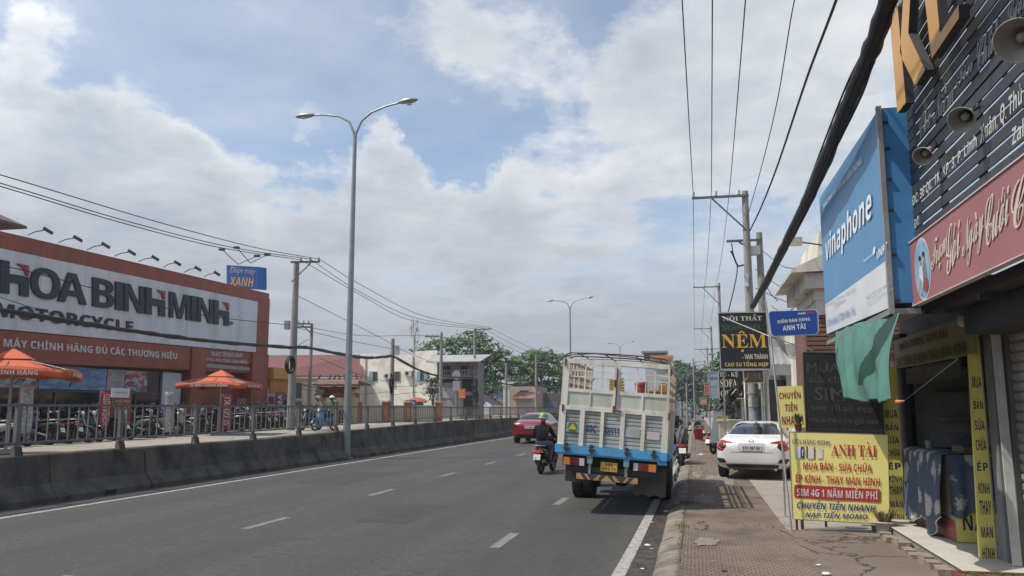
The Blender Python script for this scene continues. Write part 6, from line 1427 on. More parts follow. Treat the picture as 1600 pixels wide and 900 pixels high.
g.grid(tf, 90, 60, TG, True, tm); o = g.solo('tarpaulin', 'torn sea green tarpaulin hanging below the blue billboard', 'tarpaulin'); solidify_mod(o, .006)
g = MB(); c = pX(1401, 628, 1.93); g.tube([c, c + V((.02, -.04, .0)), c + V((.05, -.10, .01))], [.022, .018, .006], M('orange knot', (.45, .16, .08), .7), 6); g.tube([c + V((.05, -.1, .01)), c + V((.5, -.3, .4)), pX(1440, 560, 3.0)], .004, CABLE, 4); g.solo('tie_rope', 'orange knotted rope at the lower corner of the tarpaulin', 'rope')

# ================================================================== phone shop
XF = 3.1; YELB = M('yellow vinyl', (.78, .67, .15), .45, 0, .06, 1.5, dirt=((.45, .38, .14), .5, 2), streak=True); BLK = M('dark letter blue', (.022, .03, .075), .5)
REDT = M('red lettering', (.42, .035, .04), .5, 0, .06, 4); BLT = M('blue lettering', (.025, .06, .26), .5, 0, .06, 4)
ps = thing('phone_shop', 'dim phone repair shop with open front and shelves, framed by yellow lettered strips', 'shop', (3.5, 12, .24))
INT = M('dim interior paint', (.32, .32, .31), .85, 0, .2, 1.5); TILEF = M('white floor tile', (.52, .50, .45), .45, 0, .05, 2, dirt=((.36, .32, .26), .5, 1.5))
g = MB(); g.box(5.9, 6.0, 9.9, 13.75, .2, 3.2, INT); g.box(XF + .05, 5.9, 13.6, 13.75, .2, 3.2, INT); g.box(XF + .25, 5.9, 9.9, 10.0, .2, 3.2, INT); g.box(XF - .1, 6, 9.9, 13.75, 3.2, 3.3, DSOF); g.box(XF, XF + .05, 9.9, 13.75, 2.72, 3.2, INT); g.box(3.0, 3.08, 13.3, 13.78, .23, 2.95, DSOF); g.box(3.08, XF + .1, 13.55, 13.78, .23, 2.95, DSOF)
g.build('wall', ps)
g = MB(); g.box(2.58, 5.9, 9.35, 13.52, .112, .235, M('step concrete', (.24, .21, .18), .9, 0, .25, 5, .5, 20)); g.box(2.56, 5.9, 9.32, 13.5, .236, .25, TILEF); o = g.build('step', ps); bevel_mod(o, .006)
# shelves and stock at the back
SHELF = M('shelf board', (.24, .235, .22), .7, 0, .1, 3)
g = MB()
for k, z in enumerate((.9, 1.3, 1.68, 2.05, 2.42)): g.box(5.35, 5.88, 10.2, 13.5, z, z + .03, SHELF); g.box(3.5, 5.2, 13.2, 13.58, z, z + .03, SHELF)
for y in (10.2, 11.3, 12.4, 13.15): g.box(5.35, 5.88, y, y + .03, .25, 2.7, SHELF)
g.build('shelving', ps)
random.seed(8)
for k in range(46):
    z = random.choice((.93, 1.33, 1.71, 2.08)); w_ = random.uniform(.12, .4); h = random.uniform(.1, .26)
    c = random.choice([(.30, .29, .27), (.22, .21, .20), (.34, .30, .22), (.15, .18, .24), (.32, .14, .10), (.26, .27, .25)])
    m = M('stock box %d%d%d' % tuple(int(x * 100) for x in c), c, .6, 0, .1, 5)
    g = MB()
    if k % 2: y = 10.3 + (k // 2) * .135; g.box(5.4, 5.7, y, y + w_ * .5, z, z + h, m)
    else: x = 3.55 + (k // 2) * .07; g.box(x, x + w_, 13.3 + random.uniform(-.05, .05), 13.5, z, z + h, m)
    g.build('stock_box', ps)
YDIM = M('ochre shop fascia', (.30, .24, .07), .5, 0, .1, 1.5, dirt=((.16, .13, .06), .6, 1.5), streak=True)
g = MB(); g.box(2.96, 3.02, 9.95, 13.55, 2.44, 2.86, YDIM); fa = g.build('fascia_board', ps)
BROWNT = M('brown lettering', (.11, .055, .02), .6); GRNT = M('dark green lettering', (.03, .055, .03), .6)
def ft(s, y0, y1, z0, z1, m, b=.015): g.text(s, (2.955, y0, z0), (2.955, y1, z0), (2.955, y0, z1), m, b)
g = MB(); ft('ĐIỆN THOẠI ANH TÀI', 13.2, 10.75, 2.66, 2.83, BROWNT); ft('SỬA CHỮA ÉP KÍNH THAY MÀN HÌNH', 13.45, 10.1, 2.46, 2.63, GRNT); g.build('lettering', fa)
g = MB(); g.box(3.02, 3.04, 10.6, 13.2, 2.20, 2.42, M('smoked strip', (.05, .05, .05), .4)); g.text('PHONE', (3.018, 12.0, 2.27), (3.018, 11.2, 2.27), (3.018, 12.0, 2.38), SCRIPT, .02); g.build('lower_strip', ps)
def strip(name, label, x0, x1, y, z0, z1, words, lean=0., txm=BLK, back=.05, lean1=None):
    lean1 = lean if lean1 is None else lean1
    r = thing(name, label, 'sign', ((x0 + x1) / 2, y, z0)); g = MB()
    f = lambda u, v, o=0.: V((x0 + lean * v + (x1 - x0 + (lean1 - lean) * v) * u, y - o, z0 + (z1 - z0) * v))
    g.prism([f(0, 0), f(1, 0), f(1, 1), f(0, 1)], YELB, (0, back, 0)); bd = g.build('board', r)
    g = MB(); g.prism([f(1, 0), f(1.10, 0), f(1.10, 1), f(1, 1)], STEEL, (0, back + .03, 0)); g.build('edge_strip', r)
    g = MB()
    for wd, v0, v1 in words: g.text(wd, f(.16, v0, .003), f(.88, v0, .003), f(.16, v1, .003), txm, .022, 0, 0, 1.)
    g.build('lettering', bd); return r
yv = 10.15; zl, zh = .14, 2.74; P0, P1 = pY(1531, 880, yv), pY(1560, 898, yv); Q0, Q1 = pY(1513, 520, yv), pY(1530, 520, yv)
wd = [('MUA', 588, 606), ('BÁN', 622, 639), ('SỬA', 652, 672), ('CHỮA', 683, 704), ('ÉP', 719, 736), ('KÍNH', 750, 771), ('THAY', 782, 804), ('MÀN', 818, 840), ('HÌNH', 850, 874)]
vf = lambda py: (pY(1540, py, yv).z - zl) / (zh - zl)
strip('strip_sign', 'tall yellow strip sign with nine stacked words at the right of the phone shop', 2.94, 3.11, yv, zl, zh, [(a, vf(c), vf(b)) for a, b, c in wd], .055, BLK, .05, -.005)
yv2 = 13.38; vf2 = lambda py: (pY(1394, py, yv2).z - .26) / 2.2
strip('strip_sign', 'narrow yellow strip sign left of the phone shop doorway, behind the yellow board', 2.70, 2.94, yv2, .26, 2.46, [(a, vf2(640 + 20 * i + 13), vf2(640 + 20 * i)) for i, a in enumerate(('MUA', 'BÁN', 'SỬA', 'CHỮA', 'ÉP', 'KÍNH', 'THAY', 'MÀN', 'HÌNH'))])
# pillar, leaning board beside the shutter
pl_ = thing('pillar', 'grey pillar with faded blue bill posters between strip sign and shutter', 'pillar', (3.3, 9.85, .11))
g = MB(); g.box(3.135, 3.335, 9.90, 10.13, .11, 2.87, M('pillar render', (.20, .20, .195), .85, 0, .12, 2, dirt=((.1, .095, .09), .6, 2), streak=True)); g.build('shaft', pl_)
g = MB(); 
for z, h in ((1.0, .28), (.55, .26)): g.box(3.16, 3.28, 9.893, 9.899, z, z + h, M('faded blue bill', (.10, .22, .30), .7, 0, .15, 6))
g.build('bill_poster', pl_)
g = MB(); a, b = pY(1547, 499, 9.76), pY(1583, 880, 9.70); g.frame((b.x, b.y, .255), (.085, 0, 0), (a.x - b.x, a.y - b.y, a.z - .255), (0, .03, 0), M('whitish board', (.50, .50, .48), .6, 0, .08, 3, dirt=((.25, .25, .26), .5, 3))); g.solo('plank', 'whitish board leaning upright against the pillar beside the roller shutter', 'board')
# counter and draped cloth
ct = thing('counter', 'low glass counter with red and yellow lettered panels under the draped cloth', 'counter', (3.4, 12.3, .25))
g = MB(); g.box(3.02, 3.62, 11.25, 13.3, .252, 1.255, M('counter panel', (.38, .34, .22), .5, 0, .1, 2)); g.box(3.0, 3.64, 11.23, 13.32, 1.256, 1.28, GLASSD); cc = g.build('body', ct)
g = MB(); g.box(3.010, 3.018, 11.27, 13.28, .26, .50, M('faded red strip', (.33, .06, .07), .5, 0, .08, 3)); g.text('THAY MÀN HÌNH ÉP KÍNH', (3.007, 13.2, .36), (3.007, 11.35, .36), (3.007, 13.2, .46), M('pale pink print', (.45, .22, .22), .5), .01); g.text('GIÁ TỐT', (3.007, 12.7, .29), (3.007, 11.9, .29), (3.007, 12.7, .34), M('pale pink print', (.45, .22, .22), .5), .01); g.build('front_strip', ct)
g = MB(); g.box(3.03, 3.61, 11.238, 11.247, .26, 1.25, YELB); g.text('NHANH', (3.24, 11.235, .60), (3.60, 11.235, .60), (3.24, 11.235, .76), REDT, .03); g.text('NẠP', (3.10, 11.235, .34), (3.44, 11.235, .34), (3.10, 11.235, .58), BLK, .04); g.build('end_board', ct)
def cloth_m():
    m = bpy.data.materials.new('blue patterned cloth'); m.use_nodes = True; t = m.node_tree; b = t.nodes['Principled BSDF']
    uv = N(t, 'ShaderNodeTexCoord').outputs['UV']; mp = N(t, 'ShaderNodeMapping'); mp.inputs['Scale'].default_value = (3.4, 2.6, 1); mp.inputs['Rotation'].default_value = (0, 0, .5); t.links.new(uv, mp.inputs[0])
    vo = N(t, 'ShaderNodeTexVoronoi', feature='F1'); vo.inputs['Scale'].default_value = 1.15; vo.inputs['Randomness'].default_value = .45; t.links.new(mp.outputs[0], vo.inputs['Vector'])
    nz = noise(t, uv, 24, 4, .7); nz2 = noise(t, uv, 60, 3, .8)
    d = math_n(t, 'ADD', vo.outputs['Distance'], math_n(t, 'MULTIPLY', math_n(t, 'SUBTRACT', nz, .5), .35))
    med = math_n(t, 'MULTIPLY', ramp(t, d, [(.33, 1.), (.39, 0.)]), ramp(t, nz2, [(.38, 0.), (.48, 1.)]))
    c = mixc(t, med, mixc(t, noise(t, uv, 3), (.055, .075, .11), (.085, .11, .155)), (.44, .43, .38))
    t.links.new(c, b.inputs['Base Color']); b.inputs['Roughness'].default_value = .9; return m
CLO = cloth_m(); HEM = M('white hem', (.50, .53, .56), .8)
g = MB(); nu, nv = 60, 34
def cf(u, v):
    """u along the counter from its far end, v from the back of the top over the front edge and down"""
    y = 13.36 - u * 2.02
    hang = (.92 + .04 * sin(u * 6)) if u < .40 else (.92 - .10 * sin((u - .40) * 7) + .16 * max(0, sin((u - .55) * 9)))
    if u > .80: hang = 1.02 - (u - .80) * 1.4
    tot = .35 + hang; s_ = v * tot
    if s_ < .35: p = V((3.36 - s_, y, 1.29))
    else:
        dn = s_ - .35; fold = (.035 * sin(u * 30 + 1) + .03 * sin(u * 13)) * min(1, dn / .4); p = V((2.985 - .05 * min(1, dn * 2) + fold - .04, y + .02 * sin(u * 20) * dn, 1.28 - dn))
    return p
g.grid(cf, nu, nv, CLO, True); 
o = g.solo('draped_cloth', 'dark blue cloth with pale leaf medallions draped over the shop counter', 'cloth')
uvl = o.data.uv_layers.new(name='uv')
vi = [(i / nu, j / nv) for j in range(nv + 1) for i in range(nu + 1)]
for lp2 in o.data.loops: uvl.data[lp2.index].uv = (vi[lp2.vertex_index][0] * 2.0, vi[lp2.vertex_index][1] * 1.15)
solidify_mod(o, .008)
g = MB(); g.tube([cf(k / 60, 1) for k in range(61)], .009, HEM, 5); g.tube([cf(0, k / 30) for k in range(31)], .009, HEM, 5); h = g.build('hem', o)
g = MB()
def ef(u, v):
    x = 2.96 + u * .68; z = 1.29 - v * (.66 + .09 * sin(u * 7 + .5)); return V((x, 11.21 - .03 * min(1, v * 3) + .025 * sin(u * 26) * v, z))
g.grid(ef, 24, 14, CLO, True); e = g.build('end_fold', o); uvl = e.data.uv_layers.new(name='uv')
for lp2 in e.data.loops: i = lp2.vertex_index; uvl.data[i if False else lp2.index].uv = ((i % 25) / 24 * .6 + 1.9, (i // 25) / 14 * .7)
g = MB(); c = V((3.2, 12.9, 1.292)); g.lathe([(.04, 0), (.047, .01), (.05, .10), (.053, .11)], c, M('grey cup', (.36, .36, .35), .5), (0, 0, 1), 16); g.lathe([(.01, .10), (.01, .2)], c, DARKM, (0, 0, 1), 6); g.solo('cup', 'pale cup standing on the cloth covered counter', 'cup')
g = MB(); g.box(3.3, 3.6, 11.7, 12.2, 1.285, 1.36, M('brown carton', (.14, .09, .06))); g.box(3.3, 3.6, 11.7, 12.2, 1.361, 1.38, M('carton lid', (.16, .07, .05), .7)); g.solo('carton', 'flat brown red carton on the shop counter', 'box')
# security camera under the billboard
sc_ = thing('security_camera', 'white dome camera on a bracket above the phone shop fascia', 'camera', (2.9, 10.4, 2.86))
g = MB(); c = pX(1503, 503, 2.85); g.lathe([(.045, .06), (.05, 0), (.042, -.03), (.025, -.05), (0, -.057)], c, M('camera white', (.40, .40, .38), .4), (0, 0, 1), 16); g.build('dome', sc_); g = MB(); g.tube([c + V((0, 0, .06)), c + V((.02, 0, .14)), c + V((.2, 0, .16))], .02, STEEL, 6); g.build('bracket', sc_)

# ================================================================== yellow advertising board, LED board, small signs
yb = thing('advert_board', 'yellow phone shop board with red and blue words standing at the forecourt corner', 'sign', (1.98, 12.9, .11))
c0, c1, c2 = pY(1240, 811, 12.9), pY(1390, 818.5, 12.75), pY(1234, 676, 12.9)
c3 = pY(1387, 680, 12.75); YLV = M('bright yellow vinyl', (.85, .75, .24), .45, 0, .04, 1, dirt=((.76, .68, .30), .4, 1.5))
def yq(u, v, o=0.): return (c0 * (1 - u) + c1 * u) * (1 - v) + (c2 * (1 - u) + c3 * u) * v + V((0, -o, 0))
g = MB(); g.grid(lambda u, v: yq(u, v) + V((0, -.002 * sin(u * 11) * sin(v * 7), 0)), 14, 12, YLV, False); vin = g.build('vinyl', yb); solidify_mod(vin, -.004)
g = MB()
for a, b in (((0, 0), (0, 1)), ((1, 0), (1, 1)), ((0, 0), (1, 0)), ((0, 1), (1, 1)), ((.5, 0), (.5, 1))): g.beam(yq(*a) + V((0, .03, 0)), yq(*b) + V((0, .03, 0)), .025, .025, STEEL, (0, 1, 0))
g.build('frame', yb)
for u in (.035, .96): g = MB(); p = yq(u, 0) + V((0, .03, 0)); g.beam((p.x, p.y, .112), p, .03, .03, DARKM, (0, 1, 0)); g.build('leg', yb)
def zq1(x, y):     # from zoomed photo coordinates of the board onto its face
    px, py = 1200 + x * .3111, 560 + y * .3111; n = (c1 - c0).cross(c2 - c0).normalized(); d = ray(px, py); return CAM + d * ((c0 - CAM).dot(n) / d.dot(n)) - n * (.014 if n.y > 0 else -.014)
g = MB(); T = lambda s, bl, br, tl, m, **kw: g.text(s, zq1(*bl), zq1(*br), zq1(*tl), m, **kw)
def serif(word, bl, br, tl, m): T(BSER(word), bl, br, tl, m)
serif('CỬA HÀNG ĐTDĐ', (122, 428), (312, 437), (122, 398), BLT)
serif('ANH TÀI', (316, 489), (545, 497), (316, 412), REDT)
T('MUA BÁN - SỬA CHỮA', (177, 558), (521, 572), (177, 508), REDT, bold=.022); T('ÉP KÍNH - THAY MÀN HÌNH', (139, 621), (563, 642), (139, 570), REDT, bold=.022)
PW = M('near white print', (.66, .64, .58), .5)
def rr(x0, y0, x1, y1, sl, m, rad=9, off=0.):
    pts = []
    for cx, cy, a0 in ((x1 - rad, y1 - rad, 0), (x0 + rad, y1 - rad, 90), (x0 + rad, y0 + rad, 180), (x1 - rad, y0 + rad, 270)):
        for k in range(7): a = radians(a0 + k * 15); px = cx + rad * cos(a); py = cy + rad * sin(a) + sl * (cx - x0) / (x1 - x0); pts.append(zq1(px, py) + V((0, off, 0)))
    g.add(pts, [tuple(range(len(pts)))[::-1]], m)
rr(132, 633, 566, 700, 24, REDT, 12, .004)
T('SIM 4G 1 NĂM MIỄN PHÍ', (146, 690), (551, 708), (146, 638), PW, bold=.022)
T('CHUYỂN TIỀN NHANH', (145, 752), (541, 770), (145, 706), BLT, bold=.024, shear=.25); T('NẠP TIỀN MOMO', (188, 805), (500, 816), (188, 762), BLT, bold=.024, shear=.25)
rr(133, 442, 163, 500, 1, PW, 4, .002); rr(165, 443, 182, 501, 1, BLT, 2, .003); T('f', (170, 490), (179, 490), (170, 456), PW, bold=.03); rr(193, 442, 200, 503, 0, INK, 2, .002); rr(201, 443, 230, 503, 1, PW, 3, .002); rr(230, 444, 236, 503, 0, REDT, 2, .003); rr(246, 444, 274, 502, 1, PW, 4, .002); rr(250, 478, 272, 484, 0, INK, 2, .003)
g.build('lettering', vin)
# white pole with the blue name plate
bp2 = thing('pole_sign', 'blue name plate on a thin leaning white pole beside the yellow board', 'sign', (1.26, 12.8, .11))
WPOLE = M('thin white pole', (.42, .42, .41), .5, .2, .08, 4, dirt=((.25, .2, .16), .5, 4))
g = MB(); b0 = pZ(1237, 831, .11); yp_ = b0.y; t0 = pY(1203, 516, yp_); t1 = pY(1196, 470, yp_); g.tube([b0, t0, t1], .014, WPOLE, 8); g.tube([pY(1128, 495, yp_ + .6), pY(1206, 527, yp_)], .008, WPOLE, 5); g.tube([pY(1206, 527, yp_), pY(1270, 548, yp_ + .5)], .008, WPOLE, 5); g.build('pole', bp2)
d0, d1, d2, d3 = [pY(x, y, yp_ - .03) for x, y in ((1204, 526), (1280, 522.5), (1278.5, 483), (1198.5, 486))]
def rquad(a, b, c, d, rad, off):
    pts = []
    for p, q, r_ in ((a, b, d), (b, c, a), (c, d, b), (d, a, c)):
        e1 = (q - p).normalized() * rad; e2 = (r_ - p).normalized() * rad; cc_ = p + e1 + e2
        for k in range(6): t = k / 5 * pi / 2; pts.append(cc_ - e1 * cos(t) - e2 * sin(t) + V((0, off, 0)))
    return pts
g = MB(); g.prism(rquad(d0, d1, d2, d3, .06, 0), M('pale sign rim', (.45, .52, .62), .4), (0, .03, 0)); rim = g.build('rim', bp2)
ins = lambda p, c, k: p.lerp(c, k); ctr = (d0 + d1 + d2 + d3) / 4
g = MB(); g.prism(rquad(*[ins(p, ctr, .055) for p in (d0, d1, d2, d3)], .05, -.004), M('plate blue', (.008, .058, .27), .5, 0, .04, 2), (0, .006, 0)); pt_ = g.build('plate', bp2)
g = MB(); pq = lambda u, v: (d0 * (1 - u) + d1 * u) * (1 - v) + (d3 * (1 - u) + d2 * u) * v + V((0, -.006, 0))
g.text('ĐIỂM BÁN HÀNG', pq(.18, .50), pq(.83, .56), pq(.18, .68), PW, .016); g.text('ANH TÀI', pq(.27, .20), pq(.74, .25), pq(.27, .46), PW, .016); g.text('mobi', pq(.60, .81), pq(.75, .82), pq(.60, .91), PW, .015); g.text('fone', pq(.755, .82), pq(.91, .83), pq(.755, .92), M('bright red print', (.55, .03, .05), .5), .015); g.build('lettering', pt_)
# black LED board
lb = thing('led_board', 'black LED dot board with unlit grey letters above the yellow board', 'sign', (2.15, 13.35, 1.5))
e0, e1, e2 = pY(1260, 674, 13.3), pY(1381, 678, 13.3), pY(1255, 551, 13.3); e3 = e2 + (e1 - e0)
LEDM = M('led board black', (.016, .017, .018), .6, 0, .3, 30); LEDT = M('unlit led dots', (.17, .175, .18), .5, 0, .2, 40)
g = MB(); g.frame(e0, e1 - e0, (0, .09, 0), e2 - e0, LEDM); ldb = g.build('housing', lb)
lq = lambda u, v, o=.004: e0 + (e1 - e0) * u + (e2 - e0) * v + V((0, -o, 0))
g = MB()
for a, b in (((0, 0), (1, 0)), ((0, 1), (1, 1)), ((0, 0), (0, 1)), ((1, 0), (1, 1))): g.beam(lq(*a, .0), lq(*b, .0), .018, .018, DARKM, (0, 1, 0))
for k in range(32): t = (k + .5) / 32; g.disc(lq(t, .035), (0, -1, 0), .006, LEDT, 6); g.disc(lq(t, .965), (0, -1, 0), .006, LEDT, 6)
for k in range(28): t = (k + .5) / 28; g.disc(lq(.03, t), (0, -1, 0), .006, LEDT, 6); g.disc(lq(.97, t), (0, -1, 0), .006, LEDT, 6)
g.build('border', lb)
def led_text(s, u0, v0, u1, v1):
    """letters drawn as rows of single dots"""
    vs, fs, _ = text_geo(s, .0); 
    P0 = lq(u0, v0); U = lq(u1, v0) - P0; W_ = lq(u0, v1) - P0; w_, h = U.length, W_.length; st = .0125
    tris = [(vs[f[0]], vs[f[i]], vs[f[i + 1]]) for f in fs for i in range(1, len(f) - 1)]
    nx, ny = max(4, int(w_ / st)), max(5, int(h / st)); seen = set()
    for (a, b, c) in tris:
        x0, x1 = min(a[0], b[0], c[0]), max(a[0], b[0], c[0]); y0, y1 = min(a[1], b[1], c[1]), max(a[1], b[1], c[1])
        for i in range(int(x0 * nx), int(x1 * nx) + 1):
            for j in range(int(y0 * ny), int(y1 * ny) + 1):
                p = ((i + .5) / nx, (j + .5) / ny)
                def sg(p, q, r_): return (p[0] - r_[0]) * (q[1] - r_[1]) - (q[0] - r_[0]) * (p[1] - r_[1])
                d1_, d2_, d3_ = sg(p, a, b), sg(p, b, c), sg(p, c, a)
                if not ((d1_ < 0 or d2_ < 0 or d3_ < 0) and (d1_ > 0 or d2_ > 0 or d3_ > 0)): seen.add((i, j))
    for i, j in seen: c = P0 + U * ((i + .5) / nx) + W_ * ((j + .5) / ny); g.disc(c, (0, -1, 0), .0048, LEDT, 6)
g = MB()
led_text('MUA BÁN', .04, .76, .92, .90); led_text('sửa chữa', .06, .62, .62, .72); led_text('SIM 4G', .13, .40, .95, .56); led_text('sim 10 số đẹp', .08, .25, .88, .35); led_text('mua máy cũ giá cao', .06, .10, .94, .19); g.build('lettering', ldb)
g = MB()
for u in (.2, .8): p = lq(u, 0, -.05); g.beam((p.x, p.y, .113), p, .03, .03, DARKM, (0, 1, 0))
g.build('post', lb)
# yellow money transfer sign behind
ch = thing('money_sign', 'small yellow sign with three red words left of the LED board', 'sign', (1.5, 14.5, 1.5))
f0, f1, f2 = pY(1217, 669, 14.5), pY(1259, 668, 14.5), pY(1212, 604, 14.5); g = MB(); g.frame(f0, f1 - f0, (0, .03, 0), f2 - f0, YLV); b_ = g.build('board', ch); fq = lambda u, v: f0 + (f1 - f0) * u + (f2 - f0) * v + V((0, -.004, 0))
MARO = M('maroon lettering', (.26, .03, .05), .5); g = MB(); g.text('CHUYỂN', fq(.1, .70), fq(.9, .70), fq(.1, .92), MARO, .02); g.text('TIỀN', fq(.28, .40), fq(.74, .40), fq(.28, .64), MARO, .02); g.text('NHANH', fq(.14, .08), fq(.92, .08), fq(.14, .28), MARO, .02); g.build('lettering', b_)
g = MB(); 
for u in (.1, .9): p = fq(u, 0); g.beam((p.x, p.y + .02, .113), p + V((0, .02, 0)), .025, .025, STEEL, (0, 1, 0))
g.build('post', ch)
# plants
POT = M('terracotta pot', (.25, .085, .05), .8, 0, .12, 6); POTW = M('chalky pot', (.42, .40, .36), .85, 0, .15, 6)
LEAFP = leafmat('pot plant leaves', (.09, .13, .04)); LEAFD = leafmat('dry plant leaves', (.16, .14, .06))
def pot_plant(label, loc, rad, h, n, lh, spread, potm, lm, seed):
    rnd = random.Random(seed); r = thing('potted_plant', label, 'plant', tuple(loc)); c = V(loc)
    g = MB(); g.lathe([(rad * .7, 0), (rad, h), (rad * 1.1, h), (rad * 1.1, h * 1.12), (rad * .9, h * 1.12), (rad * .85, h * .95)], c, potm, (0, 0, 1), 18, False); g.disc(c + V((0, 0, h * .95)), (0, 0, 1), rad * .86, EARTH, 16); g.disc(c, (0, 0, -1), rad * .7, potm, 16); g.build('pot', r)
    g = MB()
    for k in range(n):
        a = rnd.uniform(0, 2 * pi); b = c + V((cos(a) * rad * .4, sin(a) * rad * .4, h)); e = b + V((cos(a) * spread * rnd.uniform(.3, 1), sin(a) * spread * rnd.uniform(.3, 1), lh * rnd.uniform(.5, 1.1))); m_ = b.lerp(e, .5) + V((0, 0, lh * .12)); sd = V((-sin(a), cos(a), 0)) * rnd.uniform(.008, .016)
        g.add([b - sd * .4, b + sd * .4, m_ + sd, m_ - sd, e], [(0, 1, 2, 3), (3, 2, 4)], lm)
    g.build('foliage', r); return r
p = pY(1247.5, 675, 13.0); pot_plant('small terracotta pot plant on top of the yellow board', (p.x, 13.0, yq(.1, 1).z + .016), .055, .10, 60, .17, .07, POT, LEAFP, 2)
g = MB(); zt_ = yq(.1, 1).z; g.box(p.x - .12, p.x + .12, 12.93, 13.12, zt_ - .01, zt_ + .013, WOODD); g.box(p.x - .02, p.x + .02, 13.05, 13.1, .113, zt_ - .011, WOODD); g.solo('post_shelf', 'small dark shelf behind the yellow board under the terracotta pot', 'shelf')
pot_plant('chalky white pot with dry leaves beside the right foot of the yellow board', (2.50, 12.66, .115), .13, .17, 90, .20, .16, POTW, LEAFD, 4)
pb_ = thing('planter_box', 'long red brown planter box full of seedlings at the bottom right corner', 'planter', (2.76, 9.0, .12))
g = MB(); y0 = 9.4; PLB = M('planter red brown', (.16, .045, .035), .7, 0, .15, 5); 
g.box(2.42, 3.1, 9.24, 9.28, .126, .265, PLB); g.box(2.42, 3.1, 8.70, 8.74, .126, .265, PLB); g.box(2.42, 2.46, 8.741, 9.239, .126, .265, PLB); g.box(3.06, 3.1, 8.741, 9.239, .126, .265, PLB); g.build('box', pb_)
g = MB(); g.box(2.461, 3.059, 8.742, 9.238, .13, .245, EARTH); g.build('soil', pb_)
g = MB(); rnd = random.Random(6)
for k in range(700):
    c = V((rnd.uniform(2.48, 3.04), rnd.uniform(8.76, 9.22), .247 + rnd.uniform(0, .03))); a = rnd.uniform(0, 2 * pi); t1 = V((cos(a), sin(a), rnd.uniform(-.3, .6))) * .014; t2 = V((-sin(a), cos(a), .2)) * .008; g.add([c - t1, c + t2, c + t1, c - t2], [(0, 1, 2, 3)], LEAFP)
g.build('seedlings', pb_)
# broken kerb stones along the shop step
random.seed(31); STN = M('rubble stone', (.24, .20, .16), .9, 0, .25, 6, .6, 18)
for k in range(11):
    y = 13.3 - k * .33; x = 2.50 - random.uniform(0, .05); L = random.uniform(.2, .3); g = MB(); hgt = random.uniform(.05, .10)
    g.prism([(x - .06 + random.uniform(-.03, .03), y, .113), (x + .07, y, .113), (x + .07, y - L, .113), (x - .06 + random.uniform(-.04, .02), y - L, .113)], STN, (random.uniform(-.01, .01), 0, hgt)); o = g.solo('step_stone', 'rough stones edging the tiled shop step', 'stone', 'rough stones edging the tiled shop step'); bevel_mod(o, .015)
# ================================================================== right side, further along the street
ORN = M('weathered cream render', (.66, .62, .53), .85, 0, .10, 1.2, .2, 9, dirt=((.20, .18, .155), .65, .9), streak=True)
oh = thing('ornate_house', 'weathered cream house end with carved parapet and projecting cornice behind the blue billboard', 'house', (4, 20, .11))
Yh = 20.5
def hY(px, py, y=Yh): return pY(px, py, y)
xl = hY(1252, 500).x; g = MB()
g.box(xl + .35, 8.5, Yh, Yh + 8, .11, hY(1260, 470).z, ORN); p = hY(1258, 470)
g.prism([(xl + .30, Yh, p.z + .004), (xl + 1.5, Yh, p.z + .004), (xl + 1.5, Yh, hY(1280, 372).z), (xl + .75, Yh, hY(1268, 360).z), (xl + .5, Yh, hY(1262, 363).z)], ORN, (0, 3.5, 0)); g.build('wall', oh)
g = MB(); z0, z1 = hY(1240, 436).z, hY(1245, 402).z
g.prism([(xl - .2, Yh - .25, z0 + .12), (xl - .2, Yh - .25, z0 + .20), (xl + .5, Yh - .25, z1), (xl + .85, Yh - .25, z1 - .02), (xl + .85, Yh - .25, z0 + .15)], ORN, (0, 4.2, 0)); g.box(xl + .1, xl + .8, Yh - .12, Yh + 3.8, z0 - .25, z0 + .12, ORN); g.build('cornice', oh)
g = MB(); g.box(xl + .6, xl + 1.4, Yh - .06, Yh - .004, hY(1270, 470).z, hY(1270, 440).z, DKW); g.build('vent_opening', oh)
g = MB(); c = hY(1243, 380); g.box(c.x - .15, c.x + .12, Yh - .3, Yh - .1, c.z - .09, c.z + .09, M('floodlight pale', (.4, .38, .34), .5)); g.tube([c + V((0, -.2, 0)), (xl + .7, Yh, c.z - .1)], .018, DARKM, 5); g.build('floodlight', oh)
# brown stack of boards and shop fronts behind the car
bs = thing('brick_house', 'brown brick upper wall between the blue name plate and the billboard', 'house', (3.2, 18.5, .11))
g = MB(); BRN = M('brown brickwork', (.17, .085, .06), .85, 0, .2, 4, .4, 14, dirt=((.08, .05, .04), .5, 2)); a, b = pY(1246, 556, 18.2), pY(1310, 492, 18.2); g.box(a.x + .2, 8, 18.2, 20.3, .11, b.z, BRN)
for k in range(9): z = a.z + (b.z - a.z) * k / 9; g.box(a.x + .17, 8, 18.16, 18.196, z + .03, z + .10, BRN)
g.build('wall', bs)
ms_ = thing('metal_shop', 'grey metal fronted shop with dented awning behind the white sedan', 'shop', (2.7, 27, .11))
GMET = M('grey sheet metal', (.30, .31, .32), .5, .3, .10, 1.5, dirt=((.16, .15, .14), .55, 1.4), streak=True); Y2 = 28.
a, b = pY(1198, 574, Y2 - 2.2), pY(1275, 540, Y2)
g = MB(); g.box(pY(1203, 600, Y2).x, 9, Y2, Y2 + 4, .11, pY(1230, 528, Y2).z, M('grey green front', (.15, .165, .16), .8, 0, .15, 1)); g.build('wall', ms_)
g = MB(); x0, x1 = pY(1198, 570, Y2 - 1.6).x, 5.; zlo, zhi = pY(1198, 570, Y2 - 1.6).z, pY(1210, 540, Y2).z; n = 28
